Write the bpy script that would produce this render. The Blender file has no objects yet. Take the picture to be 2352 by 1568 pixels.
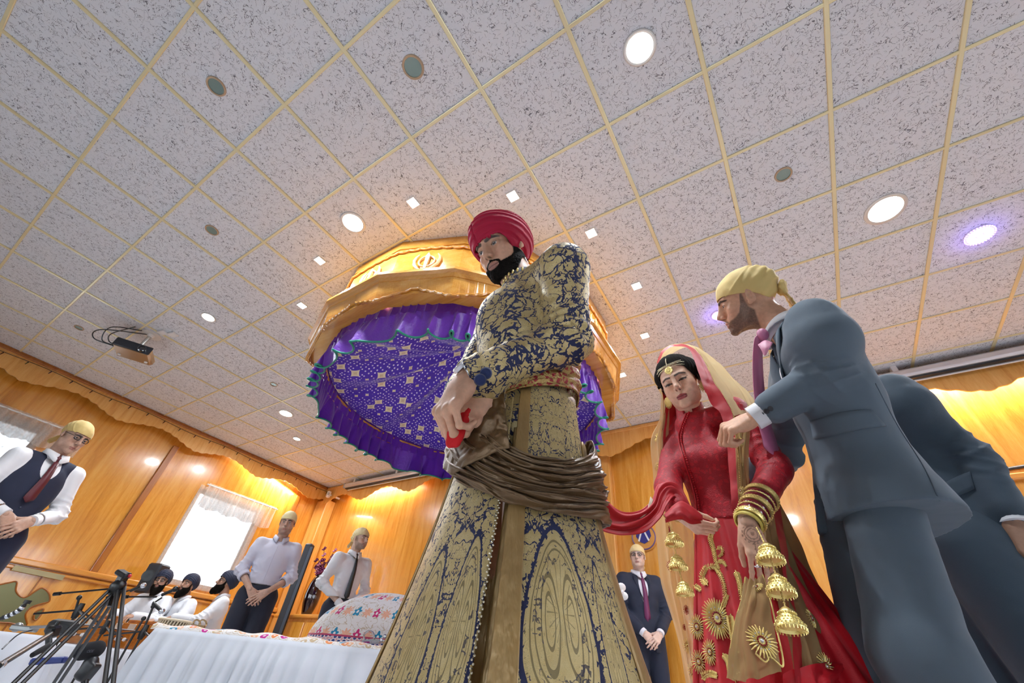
import bpy, math, random
import numpy as np
from mathutils import Vector, Matrix, Euler
from mathutils.bvhtree import BVHTree
random.seed(7); RNG = np.random.default_rng(11)
SC = bpy.context.scene
COL = SC.collection
PI = math.pi
def A(*v): return np.array(v, float)
def unit(v):
    v = np.asarray(v, float); return v/(np.linalg.norm(v)+1e-12)
# ---------------------------------------------------------------- camera geometry
IMG = A(1176., 784.)
FOC = 928.4
ROT = np.array([[.84553873, -.29221009, -.4468529], [.52801318, .58173479, .6186976], [.0791602, -.759077, .64617007]])   # from the ceiling grid
CAMZ = 0.45
CAMP = A(0, 0, CAMZ)
def ray(px, py): return ROT@unit([px-IMG[0], py-IMG[1], FOC])
_h = ray(1176, 1575); FW = unit([_h[0], _h[1], 0]); RT = A(FW[1], -FW[0], 0)
def W(r, f, u): return RT*r+FW*f+A(0, 0, u)            # right / forward / up of the viewer -> room
def WD(r, f, u=0): return RT*r+FW*f+A(0, 0, u)
def onz(px, py, z):
    d = ray(px, py); return CAMP+d*(z-CAMZ)/d[2]
def onx(px, py, x):
    d = ray(px, py); return CAMP+d*x/d[0]
def ony(px, py, y):
    d = ray(px, py); return CAMP+d*y/d[1]
def atf(px, py, f):
    d = ray(px, py); return CAMP+d*f/(d@FW)
cam = bpy.data.cameras.new('camera'); camo = bpy.data.objects.new('camera', cam); COL.objects.link(camo)
cam.sensor_fit = 'HORIZONTAL'; cam.sensor_width = 36; cam.lens = FOC/2352*36; cam.clip_start = .02; cam.clip_end = 200
_m = np.array([ROT[:, 0], -ROT[:, 1], -ROT[:, 2]]).T
camo.matrix_world = Matrix([list(_m[0])+[0], list(_m[1])+[0], list(_m[2])+[CAMZ], [0, 0, 0, 1]])
SC.camera = camo
# ---------------------------------------------------------------- objects
def tag(o, label=None, cat=None, group=None, kind=None):
    if label: o['label'] = label
    if cat: o['category'] = cat
    if group: o['group'] = group
    if kind: o['kind'] = kind
    return o
def empty(name, loc, rotz=0):
    o = bpy.data.objects.new(name, None); COL.objects.link(o); o.location = tuple(loc); o.rotation_euler = (0, 0, rotz)
    o.empty_display_size = .05; return o
def abspos(o):
    p = A(*o.location)
    while o.parent is not None:
        o = o.parent; p = p+A(*o.location)
    return p
def mesh(name, V, F, mats, parent=None, col=None, smooth=True, uv=None, mi=None, org=None, attrs=None, sharp=None):
    """one mesh object; V in room coordinates"""
    V = np.asarray(V, float).reshape(-1, 3)
    if org is None: org = abspos(parent) if parent is not None else np.r_[(V.min(0)+V.max(0))[:2]/2, V[:, 2].min()]
    org = np.asarray(org, float)
    me = bpy.data.meshes.new(name)
    if isinstance(F, np.ndarray):
        n = F.shape[1]; me.vertices.add(len(V)); me.loops.add(F.size); me.polygons.add(len(F))
        me.vertices.foreach_set('co', (V-org).ravel()); me.loops.foreach_set('vertex_index', F.ravel().astype(np.int32))
        me.polygons.foreach_set('loop_start', np.arange(0, F.size, n, dtype=np.int32))
        me.update(calc_edges=True)
    else:
        me.from_pydata([tuple(v) for v in (V-org)], [], [tuple(int(i) for i in f) for f in F])
    if smooth: me.polygons.foreach_set('use_smooth', [True]*len(me.polygons))
    if not isinstance(mats, (list, tuple)): mats = [mats]
    for m in mats: me.materials.append(m)
    if mi is not None: me.polygons.foreach_set('material_index', np.asarray(mi, dtype=np.int32))
    if col is not None:
        c = np.asarray(col, float)
        if c.shape[1] == 3: c = np.c_[c, np.ones(len(c))]
        a = me.color_attributes.new('Col', 'FLOAT_COLOR', 'POINT'); a.data.foreach_set('color', c.ravel())
    for k, v in (attrs or {}).items():
        v = np.asarray(v, float)
        if v.ndim == 1: a = me.attributes.new(k, 'FLOAT', 'POINT'); a.data.foreach_set('value', v)
        else:
            if v.shape[1] == 2: v = np.c_[v, np.zeros(len(v))]
            a = me.attributes.new(k, 'FLOAT_VECTOR', 'POINT'); a.data.foreach_set('vector', v.ravel())
    me.validate()
    o = bpy.data.objects.new(name, me); COL.objects.link(o)
    if parent is not None: o.parent = parent; o.location = tuple(org-abspos(parent))
    else: o.location = tuple(org)
    if sharp is not None:
        try: me.set_sharp_from_angle(angle=math.radians(sharp))
        except Exception: pass
    return o
class MB:
    """collects pieces into one mesh"""
    def __init__(s): s.V = []; s.F = []; s.M = []; s.n = 0
    def add(s, V, F, m=0):
        V = np.asarray(V, float).reshape(-1, 3); s.V.append(V)
        for f in F: s.F.append(tuple(int(i)+s.n for i in f)); s.M.append(m)
        s.n += len(V); return s
    def box(s, c, size, R=None, m=0, bevel=0):
        x, y, z = A(*size)/2
        if bevel:
            b = min(bevel, x*.9, y*.9, z*.9); vs = []
            for sx in (-1, 1):
                for sy in (-1, 1):
                    for sz in (-1, 1):
                        vs += [(sx*x, sy*(y-b), sz*(z-b)), (sx*(x-b), sy*y, sz*(z-b)), (sx*(x-b), sy*(y-b), sz*z)]
            V = np.array(vs); i = lambda a, b_, c_: ((a > 0)*4+(b_ > 0)*2+(c_ > 0))*3
            F = []
            for a in (-1, 1):
                F.append([i(a, -1, -1), i(a, 1, -1), i(a, 1, 1), i(a, -1, 1)][::a])
                F.append([i(-1, a, -1)+1, i(1, a, -1)+1, i(1, a, 1)+1, i(-1, a, 1)+1][::-a])
                F.append([i(-1, -1, a)+2, i(1, -1, a)+2, i(1, 1, a)+2, i(-1, 1, a)+2][::a])
                for b_ in (-1, 1):
                    F.append([i(a, b_, -1), i(a, b_, 1), i(a, b_, 1)+1, i(a, b_, -1)+1])
                    F.append([i(a, -1, b_), i(a, 1, b_), i(a, 1, b_)+2, i(a, -1, b_)+2])
                    F.append([i(-1, a, b_)+1, i(1, a, b_)+1, i(1, a, b_)+2, i(-1, a, b_)+2])
                    for c_ in (-1, 1): F.append([i(a, b_, c_), i(a, b_, c_)+1, i(a, b_, c_)+2])
        else:
            V = np.array([(sx*x, sy*y, sz*z) for sx in (-1, 1) for sy in (-1, 1) for sz in (-1, 1)])
            F = [(0, 1, 3, 2), (4, 6, 7, 5), (0, 4, 5, 1), (2, 3, 7, 6), (0, 2, 6, 4), (1, 5, 7, 3)]
        if R is not None: V = V@np.asarray(R).T
        return s.add(V+np.asarray(c, float), F, m)
    def bar(s, a, b, w, d=None, up=(0, 0, 1), m=0):
        a = A(*a); b = A(*b); z = b-a; L = np.linalg.norm(z); R = frame(z, up); return s.box((a+b)/2, (w, d or w, L), R, m)
    def tube(s, pts, r, n=10, m=0, caps=True, sy=1.0, up=(0, 0, 1)):
        V, F = tube(pts, r, n, caps, sy, up); return s.add(V, F, m)
    def lathe(s, c, prof, n=24, R=None, m=0, cap=True):
        V, F = lathe(prof, n, cap)
        if R is not None: V = V@np.asarray(R).T
        return s.add(V+np.asarray(c, float), F, m)
    def sphere(s, c, r, n=12, m=0):
        r = A(r, r, r) if np.isscalar(r) else np.asarray(r)
        pr = [(math.sin(PI*i/n), -math.cos(PI*i/n)) for i in range(n+1)]
        V, F = lathe(pr, n*2, False); return s.add(V*r+np.asarray(c, float), F, m)
    def prism(s, poly, depth, c, ex, ey, m=0):
        """polygon (list of 2d) extruded by depth along ex x ey, centred at c"""
        ex = unit(ex); ey = unit(ey); ez = np.cross(ex, ey); n = len(poly); P = np.array(poly, float)
        B = np.asarray(c, float)+P[:, :1]*ex+P[:, 1:]*ey
        V = np.r_[B-ez*depth/2, B+ez*depth/2]
        F = [tuple(range(n))[::-1], tuple(range(n, 2*n))]+[(i, (i+1) % n, n+(i+1) % n, n+i) for i in range(n)]
        return s.add(V, F, m)
    def obj(s, name, mats, parent=None, smooth=True, sharp=40, **k):
        return mesh(name, np.concatenate(s.V), s.F, mats, parent, smooth=smooth, mi=s.M, sharp=sharp if smooth else None, **k)
def frame(z, up=(0, 0, 1)):
    z = unit(z); up = A(*up)
    if abs(z@unit(up)) > .98: up = A(1, 0, 0) if abs(z[0]) < .9 else A(0, 1, 0)
    x = unit(np.cross(up, z)); y = np.cross(z, x); return np.array([x, y, z]).T
def spline(pts, n):
    P = np.asarray(pts, float)
    if len(P) < 3: return np.array([P[0]+(P[-1]-P[0])*t for t in np.linspace(0, 1, n)])
    Q = np.r_[[2*P[0]-P[1]], P, [2*P[-1]-P[-2]]]; out = []
    for t in np.linspace(0, len(P)-1-1e-9, n):
        i = int(t); u = t-i; a, b, c, d = Q[i:i+4]
        out.append(.5*((2*b)+(c-a)*u+(2*a-5*b+4*c-d)*u*u+(3*b-a-3*c+d)*u**3))
    return np.array(out)
def tube(pts, r, n=10, caps=True, sy=1.0, up=(0, 0, 1)):
    P = np.asarray(pts, float); m = len(P); r = np.broadcast_to(r, m)
    T = np.gradient(P, axis=0); V = []; x = None
    for i in range(m):
        t = unit(T[i])
        if x is None: x = frame(t, up)[:, 0]
        x = unit(x-t*(x@t)); y = np.cross(t, x)
        a = np.arange(n)*2*PI/n; V.append(P[i]+r[i]*(np.cos(a)[:, None]*x+sy*np.sin(a)[:, None]*y))
    F = [(i*n+j, i*n+(j+1) % n, (i+1)*n+(j+1) % n, (i+1)*n+j) for i in range(m-1) for j in range(n)]
    if caps: F += [tuple(range(n))[::-1], tuple(range((m-1)*n, m*n))]
    return np.concatenate(V), F
def lathe(prof, n=24, cap=True):
    a = np.arange(n)*2*PI/n; V = np.concatenate([np.c_[r*np.cos(a), r*np.sin(a), np.full(n, z)] for r, z in prof]); m = len(prof)
    F = [(i*n+j, i*n+(j+1) % n, (i+1)*n+(j+1) % n, (i+1)*n+j) for i in range(m-1) for j in range(n)]
    if cap: F += [tuple(range(n))[::-1], tuple(range((m-1)*n, m*n))]
    return V, F
def gridF(nu, nv, cu=False):
    i, j = np.meshgrid(np.arange(nu if cu else nu-1), np.arange(nv-1), indexing='ij'); i = i.ravel(); j = j.ravel(); i2 = (i+1) % nu
    return np.c_[i*nv+j, i2*nv+j, i2*nv+j+1, i*nv+j+1]
def thick(V, F, d):
    """give a sheet (nu*nv grid) thickness d along its normals"""
    N = vnorm(V, F); n = len(V); F = np.asarray(F)
    e = {}
    for f in F:
        for a, b in zip(f, np.roll(f, -1)): e[(a, b)] = 1
    side = [(a, b, b+n, a+n) for (a, b) in e if (b, a) not in e]
    return np.r_[V, V-N*d], np.r_[F, F[:, ::-1]+n, np.array([(b, a, d_, c_) for (a, b, c_, d_) in side])]
def vnorm(V, F):
    F = np.asarray(F); N = np.zeros_like(V); fn = np.cross(V[F[:, 1]]-V[F[:, 0]], V[F[:, 2]]-V[F[:, 0]])
    if F.shape[1] == 4: fn = fn+np.cross(V[F[:, 2]]-V[F[:, 0]], V[F[:, 3]]-V[F[:, 0]])
    for k in range(F.shape[1]): np.add.at(N, F[:, k], fn)
    return N/(np.linalg.norm(N, axis=1)[:, None]+1e-12)
def sstep(a, b, x):
    t = np.clip((x-a)/(b-a), 0, 1); return t*t*(3-2*t)
def vnoise(P, s=1., seed=0, oct=2):
    """smooth value noise, about -1..1"""
    P = np.asarray(P, float)*s; out = np.zeros(len(P)); amp = 1.
    for o in range(oct):
        I = np.floor(P).astype(np.int64); f = P-I; f = f*f*(3-2*f); acc = 0
        for dx in (0, 1):
            for dy in (0, 1):
                for dz in (0, 1):
                    h = ((I[:, 0]+dx)*374761393+(I[:, 1]+dy)*668265263+(I[:, 2]+dz)*2147483647+seed*974711+o*31337) & 0x7fffffff
                    h = (h ^ (h >> 13))*1274126177 & 0x7fffffff; v = ((h ^ (h >> 16)) & 0xffff)/32767.5-1
                    acc = acc+v*(f[:, 0] if dx else 1-f[:, 0])*(f[:, 1] if dy else 1-f[:, 1])*(f[:, 2] if dz else 1-f[:, 2])
        out += amp*acc; amp *= .5; P = P*2.03+17.3
    return out
# ---------------------------------------------------------------- signed distance bodies
class SDF:
    def __init__(s, k=.01): s.p = []; s.k = k
    def _a(s, fn, lo, hi, k, op): s.p.append((fn, np.asarray(lo, float), np.asarray(hi, float), s.k if k is None else k, op)); return s
    def cap(s, a, b, ra, rb=None, k=None, op='+'):
        a = A(*a); b = A(*b); rb = ra if rb is None else rb; ab = b-a; L = ab@ab+1e-12
        def fn(P):
            q = P-a; t = np.clip(q@ab/L, 0, 1); return np.linalg.norm(q-t[:, None]*ab, axis=1)-(ra+(rb-ra)*t)
        r = max(ra, rb); return s._a(fn, np.minimum(a, b)-r, np.maximum(a, b)+r, k, op)
    def chain(s, pts, rs, k=None, op='+'):
        for i in range(len(pts)-1): s.cap(pts[i], pts[i+1], rs[i], rs[i+1], k, op)
        return s
    def capE(s, a, b, ra, rb, ax, sc, k=None, op='+'):
        """cone whose section is squeezed by sc along ax"""
        a = A(*a); b = A(*b); ax = unit(ax); g = 1/sc-1
        st = lambda v: v+np.outer(v@ax, ax)*g if v.ndim == 2 else v+(v@ax)*ax*g
        ab = st(b-a); L = ab@ab+1e-12
        def fn(P):
            q = st(P-a); t = np.clip(q@ab/L, 0, 1); return (np.linalg.norm(q-t[:, None]*ab, axis=1)-(ra+(rb-ra)*t))*min(1, sc)**.5
        r = max(ra, rb); return s._a(fn, np.minimum(a, b)-r*max(1, sc), np.maximum(a, b)+r*max(1, sc), k, op)
    def ell(s, c, r, R=None, k=None, op='+'):
        c = A(*c); r = A(*r); R = None if R is None else np.asarray(R)
        def fn(P):
            q = P-c
            if R is not None: q = q@R
            k0 = np.linalg.norm(q/r, axis=1); k1 = np.linalg.norm(q/(r*r), axis=1)+1e-9; return k0*(k0-1)/k1
        m = r if R is None else np.full(3, r.max()); return s._a(fn, c-m, c+m, k, op)
    def box(s, c, h, R=None, rd=.005, k=None, op='+'):
        c = A(*c); h = A(*h)-rd; R = np.eye(3) if R is None else np.asarray(R)
        def fn(P):
            q = np.abs((P-c)@R)-h; return np.linalg.norm(np.maximum(q, 0), axis=1)+np.minimum(q.max(1), 0)-rd
        m = np.linalg.norm(h)+rd; return s._a(fn, c-m, c+m, k, op)
    def plane(s, c, n, k=None):
        """remove everything on the side n points to"""
        c = A(*c); n = unit(n); return s._a(lambda P: -((P-c)@n), [-1e3]*3, [1e3]*3, k, '-')
    def mesh(s, h, pad=None):
        add = [q for q in s.p if q[4] == '+']; lo = np.min([q[1] for q in add], 0)-3*h; hi = np.max([q[2] for q in add], 0)+3*h
        n = np.ceil((hi-lo)/h).astype(int)+1; F = np.full(n, .5, np.float32)
        ax = [lo[i]+np.arange(n[i])*h for i in range(3)]
        for fn, a, b, k, op in s.p:
            mg = k+3*h; i0 = np.clip(np.floor((a-mg-lo)/h).astype(int), 0, n); i1 = np.clip(np.ceil((b+mg-lo)/h).astype(int)+1, 0, n)
            if (i1 <= i0).any(): continue
            sl = tuple(slice(i0[i], i1[i]) for i in range(3))
            P = np.stack(np.meshgrid(*[ax[i][sl[i]] for i in range(3)], indexing='ij'), -1).reshape(-1, 3)
            d = fn(P).reshape([i1[i]-i0[i] for i in range(3)]); f = F[sl]
            if op == '+': m = np.minimum(f, d)-np.maximum(k-np.abs(f-d), 0)**2*.25/max(k, 1e-6)
            else: m = np.maximum(f, -d)+np.maximum(k-np.abs(f+d), 0)**2*.25/max(k, 1e-6)
            F[sl] = m
        return snets(F, lo, h)
def snets(F, lo, h):
    S = F < 0; n = F.shape; c = np.zeros(tuple(m-1 for m in n), np.int8)
    for dx in (0, 1):
        for dy in (0, 1):
            for dz in (0, 1): c += S[dx:n[0]-1+dx, dy:n[1]-1+dy, dz:n[2]-1+dz]
    cells = np.argwhere((c > 0) & (c < 8)); idx = np.full(c.shape, -1, np.int64); idx[tuple(cells.T)] = np.arange(len(cells))
    acc = np.zeros((len(cells), 3)); cnt = np.zeros(len(cells)); i, j, k = cells.T
    cs = [(a, b, d) for a in (0, 1) for b in (0, 1) for d in (0, 1)]
    for p in cs:
        for q in cs:
            if sum(q)-sum(p) == 1 and sum(abs(u-v) for u, v in zip(p, q)) == 1:
                f0 = F[i+p[0], j+p[1], k+p[2]]; f1 = F[i+q[0], j+q[1], k+q[2]]; m = (f0 < 0) != (f1 < 0)
                t = np.where(m, f0/np.where(m, f0-f1, 1), 0)
                acc += np.where(m[:, None], np.array(p)+t[:, None]*(np.array(q)-np.array(p)), 0); cnt += m
    V = lo+(cells+acc/np.maximum(cnt, 1)[:, None])*h; Q = []
    for ax in range(3):
        u, v = (ax+1) % 3, (ax+2) % 3; sl0 = [slice(None)]*3; sl1 = [slice(None)]*3; sl0[ax] = slice(0, -1); sl1[ax] = slice(1, None)
        s0 = S[tuple(sl0)]; s1 = S[tuple(sl1)]; e = np.argwhere(s0 != s1)
        e = e[(e[:, u] > 0) & (e[:, v] > 0) & (e[:, u] < n[u]-1) & (e[:, v] < n[v]-1)]
        flip = s0[tuple(e.T)]; g = []
        for du, dv in ((0, 0), (1, 0), (1, 1), (0, 1)):
            w = e.copy(); w[:, u] -= du; w[:, v] -= dv; g.append(idx[tuple(w.T)])
        g = np.stack(g, 1); g[~flip] = g[~flip][:, ::-1]; Q.append(g)
    Q = np.concatenate(Q); return V, Q[(Q >= 0).all(1)]
def relax(V, F, it=2, w=.5):
    n = len(V)
    for _ in range(it):
        S = np.zeros_like(V); c = np.zeros(n)
        for k in range(F.shape[1]):
            a = F[:, k]; b = F[:, (k+1) % F.shape[1]]
            np.add.at(S, a, V[b]); np.add.at(S, b, V[a]); np.add.at(c, a, 1); np.add.at(c, b, 1)
        V = V*(1-w)+w*S/np.maximum(c, 1)[:, None]
    return V
def submesh(V, F, keep):
    """faces whose vertices are all kept"""
    f = F[keep[F].all(1)]; u, inv = np.unique(f, return_inverse=True); return V[u], inv.reshape(f.shape), u
def join(parts):
    """[(V,F,col)] of quads -> one"""
    V = []; F = []; C = []; n = 0
    for v, f, c in parts: V.append(v); F.append(np.asarray(f)+n); C.append(c); n += len(v)
    return np.concatenate(V), np.concatenate(F), np.concatenate(C)
# ---------------------------------------------------------------- materials
class NT:
    def __init__(s, name):
        s.m = bpy.data.materials.new(name); s.m.use_nodes = True; s.t = s.m.node_tree; s.t.nodes.clear()
        s.out = s.n('ShaderNodeOutputMaterial')
    def n(s, typ, **k):
        o = s.t.nodes.new(typ)
        for a, b in k.items(): setattr(o, a, b)
        return o
    def put(s, sock, v):
        if v is None: return
        if isinstance(v, bpy.types.NodeSocket): s.t.links.new(v, sock)
        elif isinstance(v, (tuple, list)) and len(v) == 3 and sock.type == 'RGBA': sock.default_value = (*v, 1)
        else: sock.default_value = v
    def M(s, op, a, b=None, c=None, clamp=False):
        o = s.n('ShaderNodeMath', operation=op); o.use_clamp = clamp
        for i, v in enumerate((a, b, c)): s.put(o.inputs[i], v)
        return o.outputs[0]
    def V(s, op, a, b=None, c=None, scale=None):
        o = s.n('ShaderNodeVectorMath', operation=op)
        for i, v in enumerate((a, b, c)): s.put(o.inputs[i], v)
        if scale is not None: s.put(o.inputs['Scale'], scale)
        return o.outputs['Value'] if op in ('LENGTH', 'DISTANCE', 'DOT_PRODUCT') else o.outputs[0]
    def coord(s, kind='Object'): return s.n('ShaderNodeTexCoord').outputs[kind]
    def attr(s, name, out='Color'): return s.n('ShaderNodeAttribute', attribute_name=name).outputs[out]
    def xyz(s, v):
        o = s.n('ShaderNodeSeparateXYZ'); s.put(o.inputs[0], v); return o.outputs
    def vec(s, x=0., y=0., z=0.):
        o = s.n('ShaderNodeCombineXYZ'); s.put(o.inputs[0], x); s.put(o.inputs[1], y); s.put(o.inputs[2], z); return o.outputs[0]
    def map(s, v, sc=(1, 1, 1), loc=(0, 0, 0), rot=(0, 0, 0)):
        o = s.n('ShaderNodeMapping'); s.put(o.inputs[0], v); o.inputs['Scale'].default_value = sc; o.inputs['Location'].default_value = loc; o.inputs['Rotation'].default_value = rot; return o.outputs[0]
    def noise(s, v, scale=5., detail=3., rough=.5, dist=0., out='Fac'):
        o = s.n('ShaderNodeTexNoise'); s.put(o.inputs['Vector'], v); o.inputs['Scale'].default_value = scale; o.inputs['Detail'].default_value = detail
        o.inputs['Roughness'].default_value = rough; o.inputs['Distortion'].default_value = dist; return o.outputs[out]
    def vor(s, v, scale=5., feat='F1', out='Distance', rnd=1., dim='3D'):
        o = s.n('ShaderNodeTexVoronoi', feature=feat, voronoi_dimensions=dim); s.put(o.inputs['Vector'], v); o.inputs['Scale'].default_value = scale; o.inputs['Randomness'].default_value = rnd; return o.outputs[out]
    def ramp(s, f, st, ip='LINEAR'):
        o = s.n('ShaderNodeValToRGB'); s.put(o.inputs[0], f); cr = o.color_ramp; cr.interpolation = ip
        while len(cr.elements) < len(st): cr.elements.new(1)
        for e, (p, c) in zip(cr.elements, st): e.position = p; e.color = (*c, 1) if not np.isscalar(c) else (c, c, c, 1)
        return o.outputs[0]
    def mix(s, f, a, b, t='MIX'):
        o = s.n('ShaderNodeMix', data_type='RGBA', blend_type=t); s.put(o.inputs[0], f); s.put(o.inputs[6], a); s.put(o.inputs[7], b); return o.outputs[2]
    def bump(s, h, d=.002, st=1.):
        o = s.n('ShaderNodeBump'); s.put(o.inputs['Height'], h); o.inputs['Distance'].default_value = d; o.inputs['Strength'].default_value = st; return o.outputs[0]
    def done(s, base=None, rough=.5, metal=0., normal=None, spec=None, sub=0., sheen=0., coat=0., alpha=None, emit=None, es=0., trans=0., aniso=None, subr=None, ior=None):
        b = s.n('ShaderNodeBsdfPrincipled'); I = b.inputs
        s.put(I['Base Color'], base); s.put(I['Roughness'], rough); s.put(I['Metallic'], metal); s.put(I['Normal'], normal)
        if spec is not None: s.put(I['Specular IOR Level'], spec)
        if sub: I['Subsurface Weight'].default_value = sub; I['Subsurface Radius'].default_value = subr or (.012, .004, .0025); I['Subsurface Scale'].default_value = 1
        if sheen: I['Sheen Weight'].default_value = sheen; I['Sheen Roughness'].default_value = .4
        if coat: s.put(I['Coat Weight'], coat); I['Coat Roughness'].default_value = .08
        if alpha is not None: s.put(I['Alpha'], alpha)
        if emit is not None: s.put(I['Emission Color'], emit); I['Emission Strength'].default_value = es
        if trans: I['Transmission Weight'].default_value = trans
        if ior: I['IOR'].default_value = ior
        s.t.links.new(b.outputs[0], s.out.inputs[0]); s.b = b; return s.m
def hexc(h):
    c = [int(h[i:i+2], 16)/255 for i in (0, 2, 4)]; return tuple(x/12.92 if x <= .04045 else ((x+.055)/1.055)**2.4 for x in c)
def plain(name, c, rough=.5, metal=0., var=.08, vs=8., bump=0., bs=60., **k):
    """solid colour with a faint unevenness"""
    t = NT(name); c = hexc(c) if isinstance(c, str) else c; co = t.coord()
    f = t.noise(co, vs, 3); col = t.mix(t.M('MULTIPLY', f, 1.), tuple(x*(1-var) for x in c), tuple(min(1, x*(1+var)) for x in c))
    nb = t.bump(t.noise(co, bs, 3), bump) if bump else None
    return t.done(col, rough, metal, nb, **k)
def glow(name, c, st):
    t = NT(name); e = t.n('ShaderNodeEmission'); e.inputs[0].default_value = (*c, 1); e.inputs[1].default_value = st
    t.t.links.new(e.outputs[0], t.out.inputs[0]); return t.m
def cloth(name, c, rough=.75, weave=900., sheen=.06, var=.06, wr=.004, ws=9., fine=.0004, c2=None, **k):
    """woven cloth: colour, weave bump, loose wrinkles"""
    t = NT(name); c = hexc(c) if isinstance(c, str) else c; co = t.coord()
    f = t.noise(co, 14, 4); col = t.mix(f, tuple(x*(1-var) for x in c), tuple(min(1, x*(1+var)) for x in c))
    if c2 is not None:
        c2 = hexc(c2) if isinstance(c2, str) else c2
        th = t.noise(t.map(co, (900, 900, 30)), 1, 1); col = t.mix(t.M('MULTIPLY', th, .6), col, c2)
    wv = t.noise(t.map(co, (1, 1, .35)), ws, 2, .4, .6)
    h = t.M('ADD', t.M('MULTIPLY', wv, wr), t.M('MULTIPLY', t.noise(co, weave, 1), fine))
    return t.done(col, rough, 0, t.bump(h, 1.), sheen=sheen, **k)
def wood(name, c1, c2, c3, ax='z', sc=1., rough=.28, coat=.5):
    t = NT(name); co = t.coord(); s = {'z': (5, 5, .45), 'x': (.45, 5, 5), 'y': (5, .45, 5)}[ax]; s = tuple(q*sc for q in s)
    v = t.map(co, s); n = t.noise(v, 2.2, 5, .55, 1.2); w = t.noise(t.map(co, tuple(q*12 for q in s)), 3, 3, .6)
    f = t.M('ADD', t.M('MULTIPLY', n, .75), t.M('MULTIPLY', w, .3))
    col = t.ramp(f, [(.3, hexc(c1)), (.5, hexc(c2)), (.72, hexc(c3))])
    return t.done(col, rough, 0, t.bump(w, .0006), coat=coat)
# ---------------------------------------------------------------- people
def skin_mat(name, rough=.48, sub=.12):
    t = NT(name); co = t.coord(); c = t.attr('Col'); f = t.noise(co, 90, 4)
    col = t.mix(1., c, t.ramp(f, [(.3, (.90, .88, .87)), (.7, (1.06, 1.05, 1.04))]), 'MULTIPLY')
    return t.done(col, rough, 0, t.bump(t.noise(co, 700, 2), .0003), sub=sub, spec=.4)
SKIN = skin_mat('skin')
def eye_mat():
    t = NT('eyeball'); c = t.attr('Col'); return t.done(c, .08, 0, coat=.6)
EYE = eye_mat()
def hair_mat(name, c, var=.5):
    t = NT(name); co = t.coord(); c = hexc(c); f = t.noise(t.map(co, (300, 300, 90)), 1, 4, .7); g = t.noise(co, 600, 3)
    col = t.mix(f, tuple(x*(1-var) for x in c), tuple(x*(1+var) for x in c))
    h = t.M('ADD', f, t.M('MULTIPLY', g, .6))
    return t.done(col, .8, 0, t.bump(h, .0009), spec=.08)
HAIR = hair_mat('black_hair', '16130f'); BEARD = hair_mat('dark_beard', '15110e'); BEARD2 = hair_mat('brown_beard', '2b1d15')
GREYHAIR = hair_mat('grey_hair', '6a6660')
def rotm(yaw, pitch, roll):
    cy, sy, cp, sp, cr, sr = math.cos(yaw), math.sin(yaw), math.cos(pitch), math.sin(pitch), math.cos(roll), math.sin(roll)
    return np.array([[cy, -sy, 0], [sy, cy, 0], [0, 0, 1]])@np.array([[1, 0, 0], [0, cp, -sp], [0, sp, cp]])@np.array([[cr, 0, sr], [0, 1, 0], [-sr, 0, cr]])
def seg_d(P, a, b):
    a = A(*a); b = A(*b); ab = b-a; q = P-a; t = np.clip(q@ab/(ab@ab), 0, 1); return np.linalg.norm(q-t[:, None]*ab, axis=1)
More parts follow.
